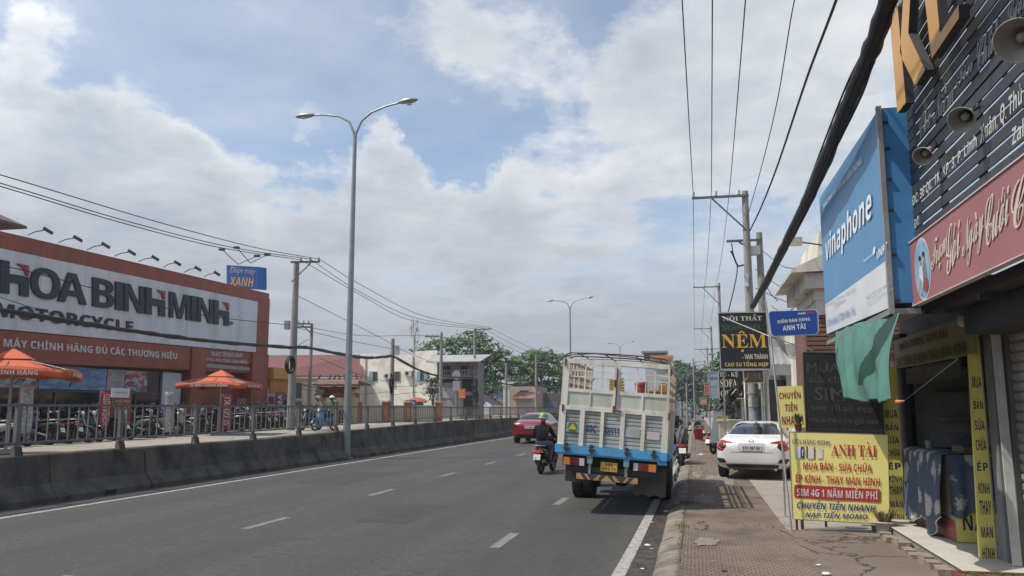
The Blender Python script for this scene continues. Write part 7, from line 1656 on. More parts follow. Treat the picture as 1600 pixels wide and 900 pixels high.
g.add([(x0 + (x1 - x0) * k / n, Y2 - 1.6 + 1.6 * t, zlo + (zhi - zlo) * t + (.02 if k % 2 else 0)) for t in (0, 1) for k in range(n + 1)], [(k, k + 1, n + 2 + k, n + 1 + k) for k in range(n)], GMET); g.box(x0, x1, Y2 - 1.62, Y2 - 1.58, zlo - .32, zlo, GMET); o = g.build('awning', ms_)
g = MB(); g.box(x0 + .1, 6, Y2 - .05, Y2 - .004, .5, zlo - .4, DKW)
g.build('doorway', ms_)
g = MB(); z = pY(1226, 528, Y2).z; g.box(pY(1205, 528, Y2).x, 6, Y2 - .2, Y2 - .01, z - .45, z + .1, M('pale fascia', (.38, .38, .37), .7, 0, .1, 1.5, dirt=((.2, .2, .19), .5, 1.5))); g.build('fascia', ms_)
random.seed(13)
cols = [((.34, .32, .28), (.10, .22, .28)), ((.28, .27, .25), (.38, .10, .07)), ((.38, .35, .29), (.12, .14, .16)), ((.25, .26, .27), (.30, .22, .10)), ((.36, .30, .25), (.09, .16, .12)), ((.30, .29, .28), (.25, .09, .07)), ((.33, .32, .30), (.14, .17, .22)), ((.27, .25, .22), (.32, .26, .12))]
names = ['pale stone coloured', 'dull grey', 'sandy', 'blue grey', 'pinkish', 'mid grey', 'light grey', 'brownish']
y = 33.
for k in range(12):
    d = random.uniform(6, 10); wcol, acol = cols[k % 8]; wm = M('row wall ' + names[k % 8], wcol, .85, 0, .12, 1, dirt=(tuple(c * .45 for c in wcol), .6, .9), streak=True); am = M('row awning ' + names[k % 8], acol, .7, 0, .15, 1.5)
    fl = random.choice((1, 2, 2)) if k > 1 else 1; h = 3.4 * fl + .3; xf = 3.6 + random.uniform(-.2, .4)
    r = thing('row_shop', f"{names[k % 8]} {'single' if fl == 1 else 'two'} storey shop, number {k + 1} along the right pavement after the metal shop" if False else f"{names[k % 8]} {'one' if fl == 1 else 'two'} storey shop with {['teal','brick red','charcoal','ochre','dark green','rust red','slate','mustard'][k % 8]} awning {'nearer' if k < 8 else 'further'} along the right pavement", 'shop', (xf, y, .11), 'shops along the right pavement')
    g = MB(); g.box(xf, xf + 9, y + .05, y + d - .05, .05, h, wm); g.box(xf - .08, xf + 9, y + .04, y + d - .04, h + .001, h + .22, wm); g.build('wall', r)
    g = MB(); g.box(xf - .03, xf - .002, y + .5, y + d - .5, .15, 2.5, DKW if k % 3 else SHUTM); g.build('shopfront', r)
    g = MB(); g.prism([(xf - .005, y + .2, 2.95), (xf - .005, y + d - .2, 2.95), (xf - 1.3, y + d - .2, 2.6), (xf - 1.3, y + .2, 2.6)], am, (0, 0, .05)); g.build('awning', r)
    if fl == 2:
        for q in range(2): g = MB(); yy = y + d * (.25 + .4 * q); g.box(xf - .05, xf - .002, yy, yy + 1.3, 4.3, 5.7, WIN); g.build('window', r)
    y += d
# the furniture shop signs hanging over the pavement
def hang_sign(label, pxs, Y, colm, texts, name='hanging_sign', thick=.12, frame=True, postx=None):
    (x0, y0), (x1, y1), (x2, y2), (x3, y3) = pxs            # bl, br, tr, tl in the photo
    a, b, c, d = pY(x0, y0, Y), pY(x1, y1, Y), pY(x2, y2, Y), pY(x3, y3, Y); r = thing(name, label, 'sign', ((a.x + b.x) / 2, Y, a.z))
    g = MB(); g.prism([a, b, c, d], colm, (0, -.02, 0)); g.prism([a + V((.01, .001, .01)), b + V((-.01, .001, .01)), c + V((-.01, .001, -.01)), d + V((.01, .001, -.01))], DARKM, (0, thick, 0)); bd = g.build('board', r)
    if frame:
        g = MB()
        for p, q in ((a, b), (b, c), (c, d), (d, a)): g.beam(p + V((0, -.02, 0)), q + V((0, -.02, 0)), .03, .03, M('sign frame silver', (.42, .43, .43), .45, .4, .06, 4), (0, 1, 0))
        g.build('frame', r)
    f = lambda u, v: (a * (1 - u) + b * u) * (1 - v) + (d * (1 - u) + c * u) * v + V((0, -.024, 0)); g = MB()
    for kind, s_, u0, v0, u1, v1, m, bo in texts:
        if kind == 'S': g.text(BSER(s_), f(u0, v0), f(u1, v0), f(u0, v1), m, bo)
        elif kind == 'M': g.text(s_, f(u0, v0), f(u1, v0), f(u0, v1), m, bo)
    if texts: g.build('lettering', bd)
    if postx: 
        g = MB()
        for px, py in postx: q = pY(px, py, Y); g.beam((q.x, Y + .06, .11), (q.x, Y + .06, d.z), .05, .05, STEEL, (0, 1, 0))
        g.build('post', r)
    return r
BOARDK = M('black sign vinyl', (.016, .016, .018), .4, 0, .15, 2); SGOLD = M('golden print', (.62, .37, .045), .45, 0, .12, 4); SGRN = M('green print', (.035, .15, .055), .5, 0, .15, 5); SPAL = M('pale cream print', (.60, .55, .44), .5, 0, .08, 4); SAMB = M('amber print small', (.60, .44, .12), .5)
hang_sign('black mattress shop sign with large golden word hanging beside the blue name plate', [(1126, 577), (1205, 577), (1197, 487.5), (1122, 489)], 24., BOARDK,
    [('S', 'NỘI THẤT', .10, .83, .90, .97, SPAL, .02), ('S', 'XUÂN DIỆU', .06, .67, .90, .80, SGRN, .02), ('S', 'NỆM', .05, .30, .95, .68, SGOLD, .015), ('M', '- VẠN THÀNH', .45, .15, .95, .29, SPAL, .02), ('M', 'CAO SU TỔNG HỢP', .09, .03, .95, .15, SAMB, .02)], postx=[(1130, 577), (1199, 577)])
hang_sign('black furniture sign with white serif words, partly behind a dark cloth, below the mattress sign', [(1124, 624), (1164, 622), (1161, 579), (1122.5, 579)], 27., BOARDK,
    [('S', 'TỦ - KỆ', .03, .74, .80, .98, SPAL, .02), ('S', 'SOFA', .06, .42, .72, .68, SPAL, .025), ('S', 'GIƯỜNG', .06, .10, .90, .36, SPAL, .02)], postx=[(1127, 620), (1160, 620)])
hang_sign('small brown wooden looking sign with faded word behind the concrete poles', [(1152, 599), (1194, 598), (1192, 578), (1150, 579)], 29.5, M('dark brown sign', (.06, .04, .03), .6, 0, .2, 3), [('S', 'NỆM', .1, .15, .9, .9, M('faded brown print', (.16, .10, .075), .6), .02)], postx=[(1191, 598)])
g = MB(); a, b = pY(1126, 640, 26.), pY(1162, 597, 26.)
g.grid(lambda u, v: V((a.x + (b.x - a.x) * u, 26 + .08 * sin(u * 14), a.z + (b.z - a.z) * (u * .8 + v * .35) - .12 * sin(u * pi) * (1 - v))), 24, 8, M('black cloth', (.015, .015, .016), .85, 0, .3, 3)); g.tube([a + V((-.1, 0, .0)), pY(1168, 590, 26.)], .02, STEEL, 5); g.tube([pY(1163, 596, 26.), (pY(1163, 596, 26.).x, 26, .11)], .03, STEEL, 6); o = g.solo('cloth_awning', 'black cloth sagging from a pole under the furniture sign', 'awning'); solidify_mod(o, .01)
hang_sign('pale blue grey board with faint lines left of the furniture sign', [(1110, 622), (1123, 622), (1123, 581), (1107, 582)], 36., M('pale blue board', (.32, .37, .40), .5, 0, .1, 3, dirt=((.18, .22, .25), .5, 4)), [('M', 'RỬA XE', .15, .7, .85, .85, BLT, .02), ('M', 'THAY NHỚT', .1, .4, .9, .5, GRP, .01)], postx=[(1116, 622)])
hang_sign('red board with rows of pale writing above the pavement scooter', [(1101, 617), (1116, 616), (1116, 598), (1101, 599)], 40., M('red board vinyl', (.46, .055, .05), .5, 0, .08, 3), [('M', 'SỬA XE MÁY', .08, .68, .92, .88, SPAL, .01), ('M', 'VÁ VỎ', .08, .4, .8, .58, SPAL, .01), ('M', 'BƠM HƠI', .08, .12, .92, .3, SPAL, .01)], postx=[(1108, 617)])
hang_sign('small yellow and red notice board behind the cream cabinet by the white sedan', [(1120, 671), (1137, 671), (1137, 650), (1120, 650)], 29., M('yellow notice', (.62, .45, .05), .5, 0, .05, 3), [('M', 'BẢO HIỂM', .1, .72, .9, .88, REDT, .01), ('M', 'XE MÁY', .1, .44, .9, .62, REDT, .02), ('M', 'Ô TÔ', .1, .14, .9, .34, BLK, .02)], postx=[(1129, 671)])
hang_sign('orange red board among greenery far along the right pavement', [(1094, 632), (1104, 632), (1104, 622), (1094, 622)], 60., M('orange red vinyl', (.50, .13, .05), .5, 0, .1, 2), [('M', 'CƠM', .15, .2, .85, .8, SPAL, .02)], postx=[(1099, 632)])
# cream cabinet beside the car, objects on the pavement
cb = thing('cabinet', 'cream metal cabinet standing just left of the white sedan', 'cabinet', (1.1, 26.6, .11)); g = MB(); a, b = pY(1125, 701, 26.2), pY(1158, 659, 26.2); CABM = M('cream cabinet paint', (.44, .39, .29), .6, 0, .08, 2, dirt=((.25, .2, .14), .5, 3)); g.box(a.x, b.x, 26.2, 27.2, .14, b.z, CABM); o = g.build('body', cb); bevel_mod(o, .02); g = MB(); g.box(a.x - .04, b.x + .04, 26.15, 27.25, b.z + .002, b.z + .06, CABM); g.build('lid', cb)
g = MB(); 
for x in (a.x + .06, b.x - .06): g.box(x - .04, x + .04, 26.25, 27.1, .11, .139, DARKM)
g.build('foot', cb)
# red bucket on a wire stand
bt_ = thing('bucket', 'bright red bucket on a thin wire stand at the kerb beyond the truck', 'bucket', tuple(pY(1091, 701, 35.5)))
c = pY(1091.5, 687, 35.5); g = MB(); RB = M('bright red plastic', (.52, .03, .03), .4, 0, .06, 3); g.lathe([(.0, 0), (.15, 0), (.19, .42), (.21, .44), (.18, .43), (.14, .05)], c, RB, (0, 0, 1), 20, False); g.build('pail', bt_); g = MB()
for dx, dy in ((-.14, -.14), (.14, -.14), (-.14, .14), (.14, .14)): g.tube([(c.x + dx, c.y + dy, c.z), (c.x + dx * 1.1, c.y + dy * 1.1, .11)], .012, STEEL, 5)
g.lathe([(.16, -.01), (.16, .01)], c, STEEL, (0, 0, 1), 16, False); g.tube([c + V((-.19, 0, .43)), c + V((-.05, 0, .58)), c + V((.19, 0, .43))], .008, STEEL, 5); g.build('stand', bt_)
# scooter with covered goods behind the truck, and two more on the pavement
q = pZ(1067, 712, 0.); s3 = copy_thing(base['black'], (-.48, 27.5, .0), radians(4), 'black scooter loaded with a grey cover at the kerb ahead of the truck'); s3['group'] = 'scooters on the right pavement'; s3.scale = (1.1,) * 3
g = MB(); GCL = M('grey cover cloth', (.11, .11, .115), .85, 0, .15, 3); cc = V((-.44, 27.3, .95))
def gf(u, v): a = 2 * pi * u; el = -pi / 2 + pi * v; rr_ = 1 + .14 * sin(a * 3 + v * 9) + .10 * sin(a * 7 - v * 13) + .06 * sin(a * 11 + v * 21); return cc + V((cos(a) * cos(el) * .17 * rr_, sin(a) * cos(el) * .26 * rr_, sin(el) * .34 * rr_))
g.grid(gf, 44, 26, GCL); g.tube([cc + V((.16, -.1, -.2)), cc + V((.19, 0, .0)), cc + V((.14, 0, .28))], .012, CABLE, 5); g.solo('covered_bundle', 'grey tied bundle on the seat of the black scooter ahead of the truck', 'bundle')
g = MB(); cc2 = V((-.56, 27.9, 1.36)); g.lathe([(.0, -.15), (.13, -.12), (.16, 0), (.13, .12), (0, .17)], cc2, SBLK, (0, 0, 1), 18, False); g.disc(cc2 + V((0, -.165, 0)), (0, -1, .1), .05, M('blue sticker', (.10, .25, .42), .4), 14); g.tube([cc2 + V((.02, .05, -.1)), cc2 + V((.05, .15, -.38))], .012, CABLE, 5); g.solo('helmet', 'black helmet with blue sticker hung on the loaded scooter mirror', 'helmet')
s4 = copy_thing(base['black'], (.62, 33.5, .115), radians(-28), 'black scooter parked on the right pavement under the red board'); s4['group'] = 'scooters on the right pavement'
s5 = copy_thing(base['grey'], (.25, 47., .115), radians(10), 'grey scooter further along the right pavement beyond the red bucket'); s5['group'] = 'scooters on the right pavement'
g = MB(); a, b = pY(1108, 692, 31.), pY(1117, 643, 31.5); g.frame(a, (.30, .05, 0), b - a, (0, .05, 0), M('slate blue sheet', (.17, .20, .23), .5, 0, .12, 2, dirt=((.1, .1, .1), .5, 3))); o = g.solo('leaning_sheet', 'slate blue sheet leaning beside the pavement scooter', 'board')
g = MB(); g.beam((a.x + .5, 31.6, .11), (a.x + .25, 31.52, 1.55), .04, .04, STEEL); g.beam((a.x - .35, 31.6, 1.72), (a.x + .55, 31.6, 1.86), .05, .05, M('dark canopy bar', (.06, .055, .05), .6)); g.beam((a.x + .5, 31.6, .11), (a.x + .5, 31.6, 1.85), .04, .04, STEEL); g.solo('sheet_stand', 'thin metal stand with a dark bar behind the slate blue sheet', 'stand')
# far greenery and the building with the orange sign where the road bends away
tree('bushy tree over the right pavement beyond the signs', 2.6, 66., .1, 6, [(-.6, 0, 4.6, 1.1, 1.0), (.5, 1, 5.2, 1.4, 1.1), (1.2, 0, 4.2, 1.2, .9), (-.3, -.5, 3.6, .8, .7)], 1500, .2, LEAF, .2, 15)
tree('dark tree mass far down the road end', -.5, 170., .1, 11, [(0, 0, 7, 4.5, 3.5), (3, 2, 6, 4, 3.5), (-3, 1, 5, 3.5, 3), (1.5, 0, 3, 4, 2.5)], 2600, .5, LEAF3, .5, 16)
tree('green tree far along the right pavement', 3.4, 115., .1, 8, [(0, 0, 4.5, 1.8, 1.6), (-1, 0, 3.2, 1.5, 1.2), (1, 1, 5.4, 1.6, 1.2)], 1400, .3, LEAF2, .3, 17)
tree('low dark shrub tree on the right pavement by the orange red board', 1.9, 62., .1, 3, [(0, 0, 2.0, .8, .8), (.5, 0, 1.5, .7, .6)], 500, .16, LEAF3, .12, 18)
ob_ = thing('far_building', 'pale far building with orange rooftop sign seen above the truck cage', 'building', tuple(pY(1040, 640, 190.)))
g = MB(); a, b = pY(1008, 575, 190.), pY(1052, 575, 190.); g.box(a.x, b.x, 190, 200, .0, a.z + .3, M('far pale wall', (.38, .38, .38), .8)); g.box(b.x, pY(1064, 575, 190.).x, 190.5, 200, 0, pY(1060, 564, 190.).z, M('far white wall', (.5, .52, .53), .8)); g.build('wall', ob_)
p, q = pY(1016, 567, 189.5), pY(1052, 555, 189.5); g = MB(); g.box(p.x, q.x, 189.4, 189.8, p.z, q.z, M('far orange board', (.42, .20, .06), .6, 0, .08, .4)); g.text('KIM HOÀNG', (p.x + .5, 189.38, p.z + .35), (q.x - .5, 189.38, p.z + .35), (p.x + .5, 189.38, q.z - .35), M('far brown letters', (.20, .07, .03), .6), .03); g.build('roof_sign', ob_)
p, q = pY(1006, 562, 192.), pY(1040, 549, 192.); g = MB(); g.box(p.x, q.x, 192, 198, p.z, q.z - .3, M('far brown wall', (.14, .08, .06), .8)); g.box(p.x - .5, q.x + .4, 191, 199, q.z - .3, q.z + .1, M('far grey roof', (.2, .22, .24), .7)); g.build('penthouse', ob_)
g = MB(); p = pY(1054, 563, 190.4), pY(1061, 570, 190.4); g.box(p[0].x, p[1].x, 190.38, 190.45, p[1].z, p[0].z, WIN); g.build('window', ob_)
fb = thing('far_block', 'grey green far block closing the street beside the orange sign building', 'building', tuple(pY(1075, 640, 230.)))
g = MB(); a, b = pY(1052, 581, 230.), pY(1096, 578, 230.); g.box(a.x, b.x, 230, 240, 0, a.z, M('far grey wall', (.30, .33, .34), .8)); g.build('wall', fb)
g = MB(); g.box(a.x - .3, b.x + .3, 229.8, 240.2, a.z + .001, a.z + .5, M('far grey roof', (.2, .22, .24), .7)); g.build('roof', fb)
p = pY(1042, 570, 185.); tree('feathery tree behind the truck cage by the far building', pY(1063, 560, 186.).x, 186., 0, 14, [(0, 0, 10.5, 1.2, 1.6), (.6, 0, 9, 1.0, 1.2)], 500, .4, LEAF2, .3, 19)

# ================================================================== poles and overhead wires
INSUL = M('insulator', (.42, .40, .38), .35, 0, .1, 6); CROSS = M('steel crossarm', (.12, .12, .12), .6, .3, .15, 4)
def conc_pole(label, x, y, z0, H, arms=(), r0=.16, r1=.095, lean=(0, 0), group='concrete power poles'):
    """arms: (height, x from, x to, insulators, brace)"""
    r = thing('power_pole', label, 'power pole', (x, y, z0), group); top = V((x + lean[0], y + lean[1], z0 + H)); bs_ = V((x, y, z0 - .1))
    g = MB(); g.tube([bs_, bs_.lerp(top, .5), top], [r0, (r0 + r1) / 2, r1], CONC, 12); g.build('shaft', r)
    for h, xa, xb, ni, br in arms:
        p = bs_.lerp(top, h / H); g = MB(); g.beam((x + xa, y - .12, z0 + h), (x + xb, y - .12, z0 + h), .08, .08, CROSS)
        if br: g.beam((p.x, y - .11, z0 + h - br), (x + (xa if abs(xa) > abs(xb) else xb) * .62, y - .11, z0 + h - .05), .05, .05, CROSS)
        a_ = g.build('crossarm', r)
        for k in range(ni):
            g = MB(); xx = x + (xa if abs(xa) > abs(xb) else xb) * (1 - k * .42 + .0) ; xx = x + (xa + .06 if abs(xa) > abs(xb) else xb - .06) * (1 - k * .44)
            g.lathe([(.02, 0), (.05, .03), (.03, .06), (.055, .09), (.035, .12), (.055, .15), (.02, .19)], (xx, y - .12, z0 + h + .04), INSUL, (0, 0, 1), 10); g.build('insulator', r)
    return r
def wire(label, pts, r, group=None, name='power_cable', seg=5, sub=1, m=None, wob=0.):
    """a cable through points, sagging smoothly (Catmull-Rom)"""
    pts = [V(p) for p in pts]; out = []
    if len(pts) > 2 or sub > 1:
        P_ = [pts[0] * 2 - pts[1]] + pts + [pts[-1] * 2 - pts[-2]]
        for i in range(1, len(P_) - 2):
            a, b, c, d = P_[i - 1:i + 3]; L = (c - b).length; m0 = (c - a) / ((c - b).length + (b - a).length) * L; m1 = (d - b) / ((d - c).length + L) * L; n_ = max(sub, 6)
            for k in range(n_): t = k / n_; out.append(b * (2 * t ** 3 - 3 * t * t + 1) + m0 * (t ** 3 - 2 * t * t + t) + c * (3 * t * t - 2 * t ** 3) + m1 * (t ** 3 - t * t))
        out.append(pts[-1])
    else: out = pts
    g = MB(); 
    if wob:
        rs = [r * (1 + wob * random.uniform(-1, 1)) for _ in out]; out = [p + V((random.uniform(-1, 1), 0, random.uniform(-1, 1))) * r * wob * .5 for p in out]
        g.tube(out, rs, m or CABLE, seg)
    else: g.tube(out, r, m or CABLE, seg)
    return g.solo(name, label, 'cable', group)
def sagline(a, b, sag, n=10):
    a, b = V(a), V(b); return [a.lerp(b, k / n) + V((0, 0, -4 * sag * (k / n) * (1 - k / n))) for k in range(n + 1)]
XPL = 1.95
zA = pY(1160, 307, 30.).z
p30 = conc_pole('tall concrete power pole with three wire crossarm behind the mattress sign', XPL, 30., .1, pY(1160, 299, 30.).z - .1, [(zA - .1, -1.85, .12, 3, 1.25)], .19, .11)
g = MB(); z = pY(1142, 377, 30.).z
p31 = conc_pole('shorter concrete pole with a white box standing right behind the tallest pole', 2.42, 30.6, .1, pY(1176, 364, 30.6).z - .1, [(pY(1160, 377, 30.6).z - .1, -1.15, .1, 0, .5)], .17, .11)
g = MB(); c = pY(1178, 392, 30.3); g.box(c.x - .20, c.x + .20, 30.1, 30.45, c.z - .15, c.z + .15, M('white junction box', (.55, .55, .53), .5, 0, .05, 4)); g.build('junction_box', p31)
g = MB(); c = pY(1166, 437, 29.8); g.box(c.x - .07, c.x + .07, 29.7, 29.84, c.z - .25, c.z + .2, M('white junction box', (.55, .55, .53))); g.build('meter_box', p30)
g = MB(); random.seed(77)
for k, (z, c) in enumerate([(2.9, (.24, .32, .38)), (2.35, (.34, .30, .28)), (1.9, (.30, .36, .30)), (1.45, (.25, .3, .36))]):
    m = M('pasted bill %d' % k, c, .8, 0, .3, 14)
    for xx, yy, rr_ in ((XPL, 30., .187), (2.42, 30.6, .170)):
        n = 10; g.add([(xx + cos(a) * rr_, yy + sin(a) * rr_, zz_) for zz_ in (z, z + .32) for a in [-pi * .95 + .9 * pi * q / n + (k % 2) * .3 for q in range(n + 1)]], [(q, q + 1, n + 2 + q, n + 1 + q) for q in range(n)], m)
g.build('pasted_bills', p30)
for k, yy in enumerate((66., 100., 134., 168.)):
    conc_pole(['second', 'third', 'fourth', 'fifth'][k] + ' crossarm pole down the right pavement', XPL + .1, yy, .1, 11.4 - k * .1, [(11.1 - k * .1, -1.95, .12, 3, 1.4)] + ([(8.6, -1.2, 1.0, 0, 0)] if k == 1 else []), .17, .1)
for k, (px, yy, yt) in enumerate([(1083, 95, 560), (1072.5, 80, 598)]):
    t = pY(px, yt, yy); conc_pole(['slim pale pole at the kerb far along the street', 'shorter slim pole left of the other kerb pole'][k], t.x, yy, .1, t.z - .1, [], .11, .07, group='slim poles at the kerb')
    g = MB()
# three bare wires along the pole tops, from behind the viewer to the far poles
for k, x in enumerate((-1.79, -1.0, -.22)):
    off = [1, .56, .12][k]; px0 = [1062, 1118, 1182][k]
    near = pY([1083, 1111.5, 1140][k], 300, 29.9); a = V((near.x, 29.88, zA + .22))
    d0_ = ray(px0, 0); tX = near.x; q = pY(px0, -2, 12.)
    pts = sagline((near.x + (q.x - near.x) * 2.4, -14, zA + .9), a, .55, 14); wire(f"{['left', 'middle', 'right'][k]} of three thin wires crossing the sky to the tall right pole", pts, .013, 'three wires on the right poles')
    prev = a
    for j, yy in enumerate((66., 100., 134., 168.)):
        xx = XPL + .1 + (-1.89) * (1 - k * .44); nx = V((xx, yy - .12, .1 + 11.1 - j * .1 + .22)); wire(f"{['left', 'middle', 'right'][k]} wire of the span between right poles {j + 1} and {j + 2}", sagline(prev, nx, .5, 8), .011, 'wires between the right poles', seg=4); prev = nx
wire('thin black wire rising to the top edge right of the three wires', [V((2.1, -14, 9.6)), pX(1243, -8, 2.05), pX(1216, 150, 2.0), pX(1190, 260, 2.0), pY(1166, 345, 30.)], .012)
wire('medium black cable rising from the shorter pole to the top edge', [V((2.2, -14, 7.6)), pX(1310, -10, 2.2), pX(1262, 118, 2.2), pX(1215, 258, 2.15), pX(1190, 322, 2.1), pY(1172, 360, 30.)], .024)
random.seed(12)
wire('very thick black bundle of cables sweeping from the top right corner to the poles', [V((1.9, -14, 7.0)), V((1.88, -4, 6.35)), pX(1412, -70, 1.86), pX(1368, 60, 1.86), pX(1337, 135, 1.86), pX(1300, 225, 1.86), pX(1257, 322, 1.87), pX(1216, 404, 1.88), pX(1194, 447, 1.9), pY(1176, 478, 29.7)], .090, None, 'cable_bundle', 10, 9, None, .10)
random.seed(14)
for k in range(5):
    o = V((.08 * cos(k * 1.3), 0, .09 * sin(k * 1.3)));
    wire('single strand wrapped along the thick cable bundle', [p + o + V((random.uniform(-.03, .03), 0, random.uniform(-.03, .03))) for p in [V((1.88, -4, 6.35)), pX(1412, -70, 1.86), pX(1368, 60, 1.86), pX(1337, 135, 1.86), pX(1300, 225, 1.86), pX(1257, 322, 1.87), pX(1216, 404, 1.88), pX(1194, 447, 1.9), pY(1176, 478, 29.7)]], .012, 'strands along the cable bundle', 'cable_strand', 5, 6)
wire('drooping cable loop hanging below the white junction box', [pY(1142, 392, 29.5), pY(1146, 400, 29.5), pY(1153, 415, 29.6), pY(1162, 414, 29.8)], .03)
wire('black drop cable falling from the pole insulator to the mattress sign', [pY(1143, 380, 29.4), pY(1146, 398, 29.4), pY(1152, 418, 29.4), pY(1147, 450, 29.2), pY(1138, 487, 29)], .02)
for a, b, lab in [((1192, 392), (1250, 420), 'thin service wire from the white box to the ornate house'), ((1180, 420), (1262, 460), 'thin service wire from the short pole below the white box'), ((1185, 415), (1215, 470), 'slack thin wire beside the shorter pole'), ((1180, 450), (1285, 478), 'thin low wire behind the thick bundle'), ((1205, 478), (1240, 482), 'short low wire at the ornate house')]:
    q = V(a), V(b); m_ = (q[0] + q[1]) / 2; wire(lab, [pY(*a, 30.), pY(m_.x, m_.y + 9, 26.), pY(*b, 20.8)], .012, 'service wires at the right poles')
# a white cross-plate pole pair at the far left end of the arm
# ---- left side poles
PLX = -18.5
b0 = pX(453, 690, PLX); t0 = pX(456.5, 407, PLX)
pl1 = conc_pole('big concrete pole by the yellow shop carrying a coil of cable', b0.x, b0.y, .75, t0.z - .75, [], .20, .13, (t0.x - b0.x, 0))
g = MB(); a, b = pX(455, 409.5, PLX), pX(499, 409, PLX + .3); g.beam(a, b, .09, .09, CROSS); g.beam(pX(456, 440, PLX), pX(485, 411, PLX + .2), .05, .05, CROSS); arm = g.build('crossarm', pl1)
for px in (470, 485, 498): g = MB(); g.lathe([(.03, 0), (.06, .05), (.035, .1), (.06, .14), (.02, .22)], pX(px, 408, PLX + .2), INSUL, (0, 0, 1), 8); g.build('insulator', arm)
g = MB(); c = pX(450, 570, PLX + .3)
for k in range(7):
    ring = [c + V((.03 * k, cos(t) * (.26 + .012 * k) , sin(t) * (.34 + .015 * ((k * 3) % 5)))) for t in [2 * pi * q / 24 for q in range(25)]]; g.tube(ring, .028, CABLE, 5)
g.solo('cable_coil', 'black coil of spare cable hung on the big left pole', 'cable coil')
g = MB(); a = pX(449, 508, PLX + .25); g.box(a.x - .1, a.x + .1, a.y - .12, a.y + .12, a.z - .2, a.z + .2, STEEL); g.build('bracket', pl1)
def pole_px(label, X, pxb, pxt, ytop, arms_px=(), r=.14, z0=None):
    b, t = pX(pxb, 665, X), pX(pxt, ytop, X); zb = zs(b.y) - .02 if z0 is None else z0
    r_ = conc_pole(label, X, b.y, zb, t.z - zb, [], r, r * .7)
    for (x0, y0, x1, y1, n) in arms_px:
        g = MB(); p, q = pY(x0, y0, b.y - .15), pY(x1, y1, b.y - .15); g.beam(p, q, .09, .09, CROSS)
        if n >= 0: g.beam(pY((x0 if abs(x0 - pxt) > abs(x1 - pxt) else x1) * .6 + pxt * .4, y0 + 1, b.y - .14), pY(pxt, y0 + 14, b.y - .14), .05, .05, CROSS)
        a_ = g.build('crossarm', r_)
        for k in range(max(0, n)): g = MB(); g.lathe([(.03, 0), (.06, .05), (.03, .1), (.05, .15)], p.lerp(q, (k + .5) / n) + V((0, 0, .05)), INSUL, (0, 0, 1), 6); g.build('insulator', a_)
    return r_
pole_px('slim steel pole with short crossarm in front of the cream hall', -22.5, 482, 485, 505, [(463, 506, 486, 506, 3), (464, 511, 486, 511, -1)], .12)
pole_px('dark leaning pole with tangled cable before the weathered white house', -19.6, 611, 613, 529, [], .17)
pole_px('pole with slanted fuse arms at the right end of the white house', -18.2, 688, 685, 518, [(664, 526, 686, 526, 3)], .15)
pole_px('tall pole with insulator crossarm before the wide spreading tree', -19., 741, 741.5, 514, [(741, 515, 768, 514, 4)], .16)
pole_px('pale concrete pole between the two large trees', -18.6, 791, 792, 568, [], .16)
pole_px('pale pole in front of the rounded tree', -17.5, 838, 839, 556, [], .16)
g = MB()
for q in range(60): random.seed(q)
rt_ = random.Random(3); c = pX(612, 600, -19.3)
for k in range(14): ring = [c + V((rt_.uniform(-.1, .1), cos(t) * rt_.uniform(.1, .32), sin(t) * rt_.uniform(.3, .75))) for t in [2 * pi * q / 10 for q in range(11)]]; g.tube(ring, .022, CABLE, 4)
g.solo('cable_tangle', 'tangle of black cable hanging on the dark leaning pole', 'cable coil')
g = MB(); c = pX(741, 620, -18.8)
for k in range(16): o = V((rt_.uniform(-.3, .3), rt_.uniform(-.5, .5), rt_.uniform(-1.2, 1.2))); ring = [c + o + V((0, cos(t) * rt_.uniform(.1, .35), sin(t) * rt_.uniform(.2, .5))) for t in [2 * pi * q / 8 for q in range(9)]]; g.tube(ring, .022, CABLE, 4)
for k in range(4): g.box(c.x - .15, c.x + .15, c.y - .2 + .1 * k, c.y + .05 + .1 * k, c.z - 1 + .55 * k, c.z - .7 + .55 * k, DARKM)
g.solo('meter_cluster', 'cluster of dark meter boxes and cable on the tall pole by the balcony house', 'meter boxes')
def wpx(label, pts, r, group=None, name='power_cable', **kw): return wire(label, [pX(x, y, X) for x, y, X in pts], r, group, name, **kw)
G1 = 'three bare wires over the motorcycle shop'
wpx('uppermost of the three bare wires over the motorcycle shop', [(-900, -30, -18.2), (-60, 258, -18.2), (0, 273, -18.2), (240, 345, -18.2), (400, 387, -18.2), (499, 405, -18.2)], .016, G1)
wpx('middle of the three bare wires over the motorcycle shop', [(-900, -10, -18.3), (-60, 270, -18.3), (0, 286, -18.3), (200, 346, -18.3), (360, 386, -18.3), (485, 405, -18.3)], .016, G1)
wpx('lowest of the three bare wires over the motorcycle shop', [(-900, 0, -18.4), (-60, 275, -18.4), (0, 291, -18.4), (190, 348, -18.4), (340, 386, -18.4), (470, 406, -18.4)], .016, G1)
G2 = 'bare wires between the big pole and the tree pole'
for k, (a, b, m1, m2) in enumerate([((499, 405), (766, 512), (560, 443), (660, 493)), ((485, 405), (757, 513), (560, 455), (650, 497)), ((470, 406), (746, 514), (560, 459), (640, 500))]):
    wpx(f"{['upper', 'middle', 'lower'][k]} bare wire sagging from the big pole to the tall tree pole", [(*a, -18.2), (*m1, -18.5), (*m2, -18.8), (*b, -19)], .016, G2)
for k, (a, b) in enumerate([((767, 513), (880, 560)), ((757, 514), (868, 566)), ((747, 515), (850, 566))]): wpx(f"{['upper', 'middle', 'lower'][k]} bare wire falling away beyond the tall tree pole", [(*a, -19), ((a[0] + b[0]) / 2, (a[1] + b[1]) / 2 + 4, -18.5), (*b, -18)], .018, 'bare wires beyond the tree pole')
random.seed(9)
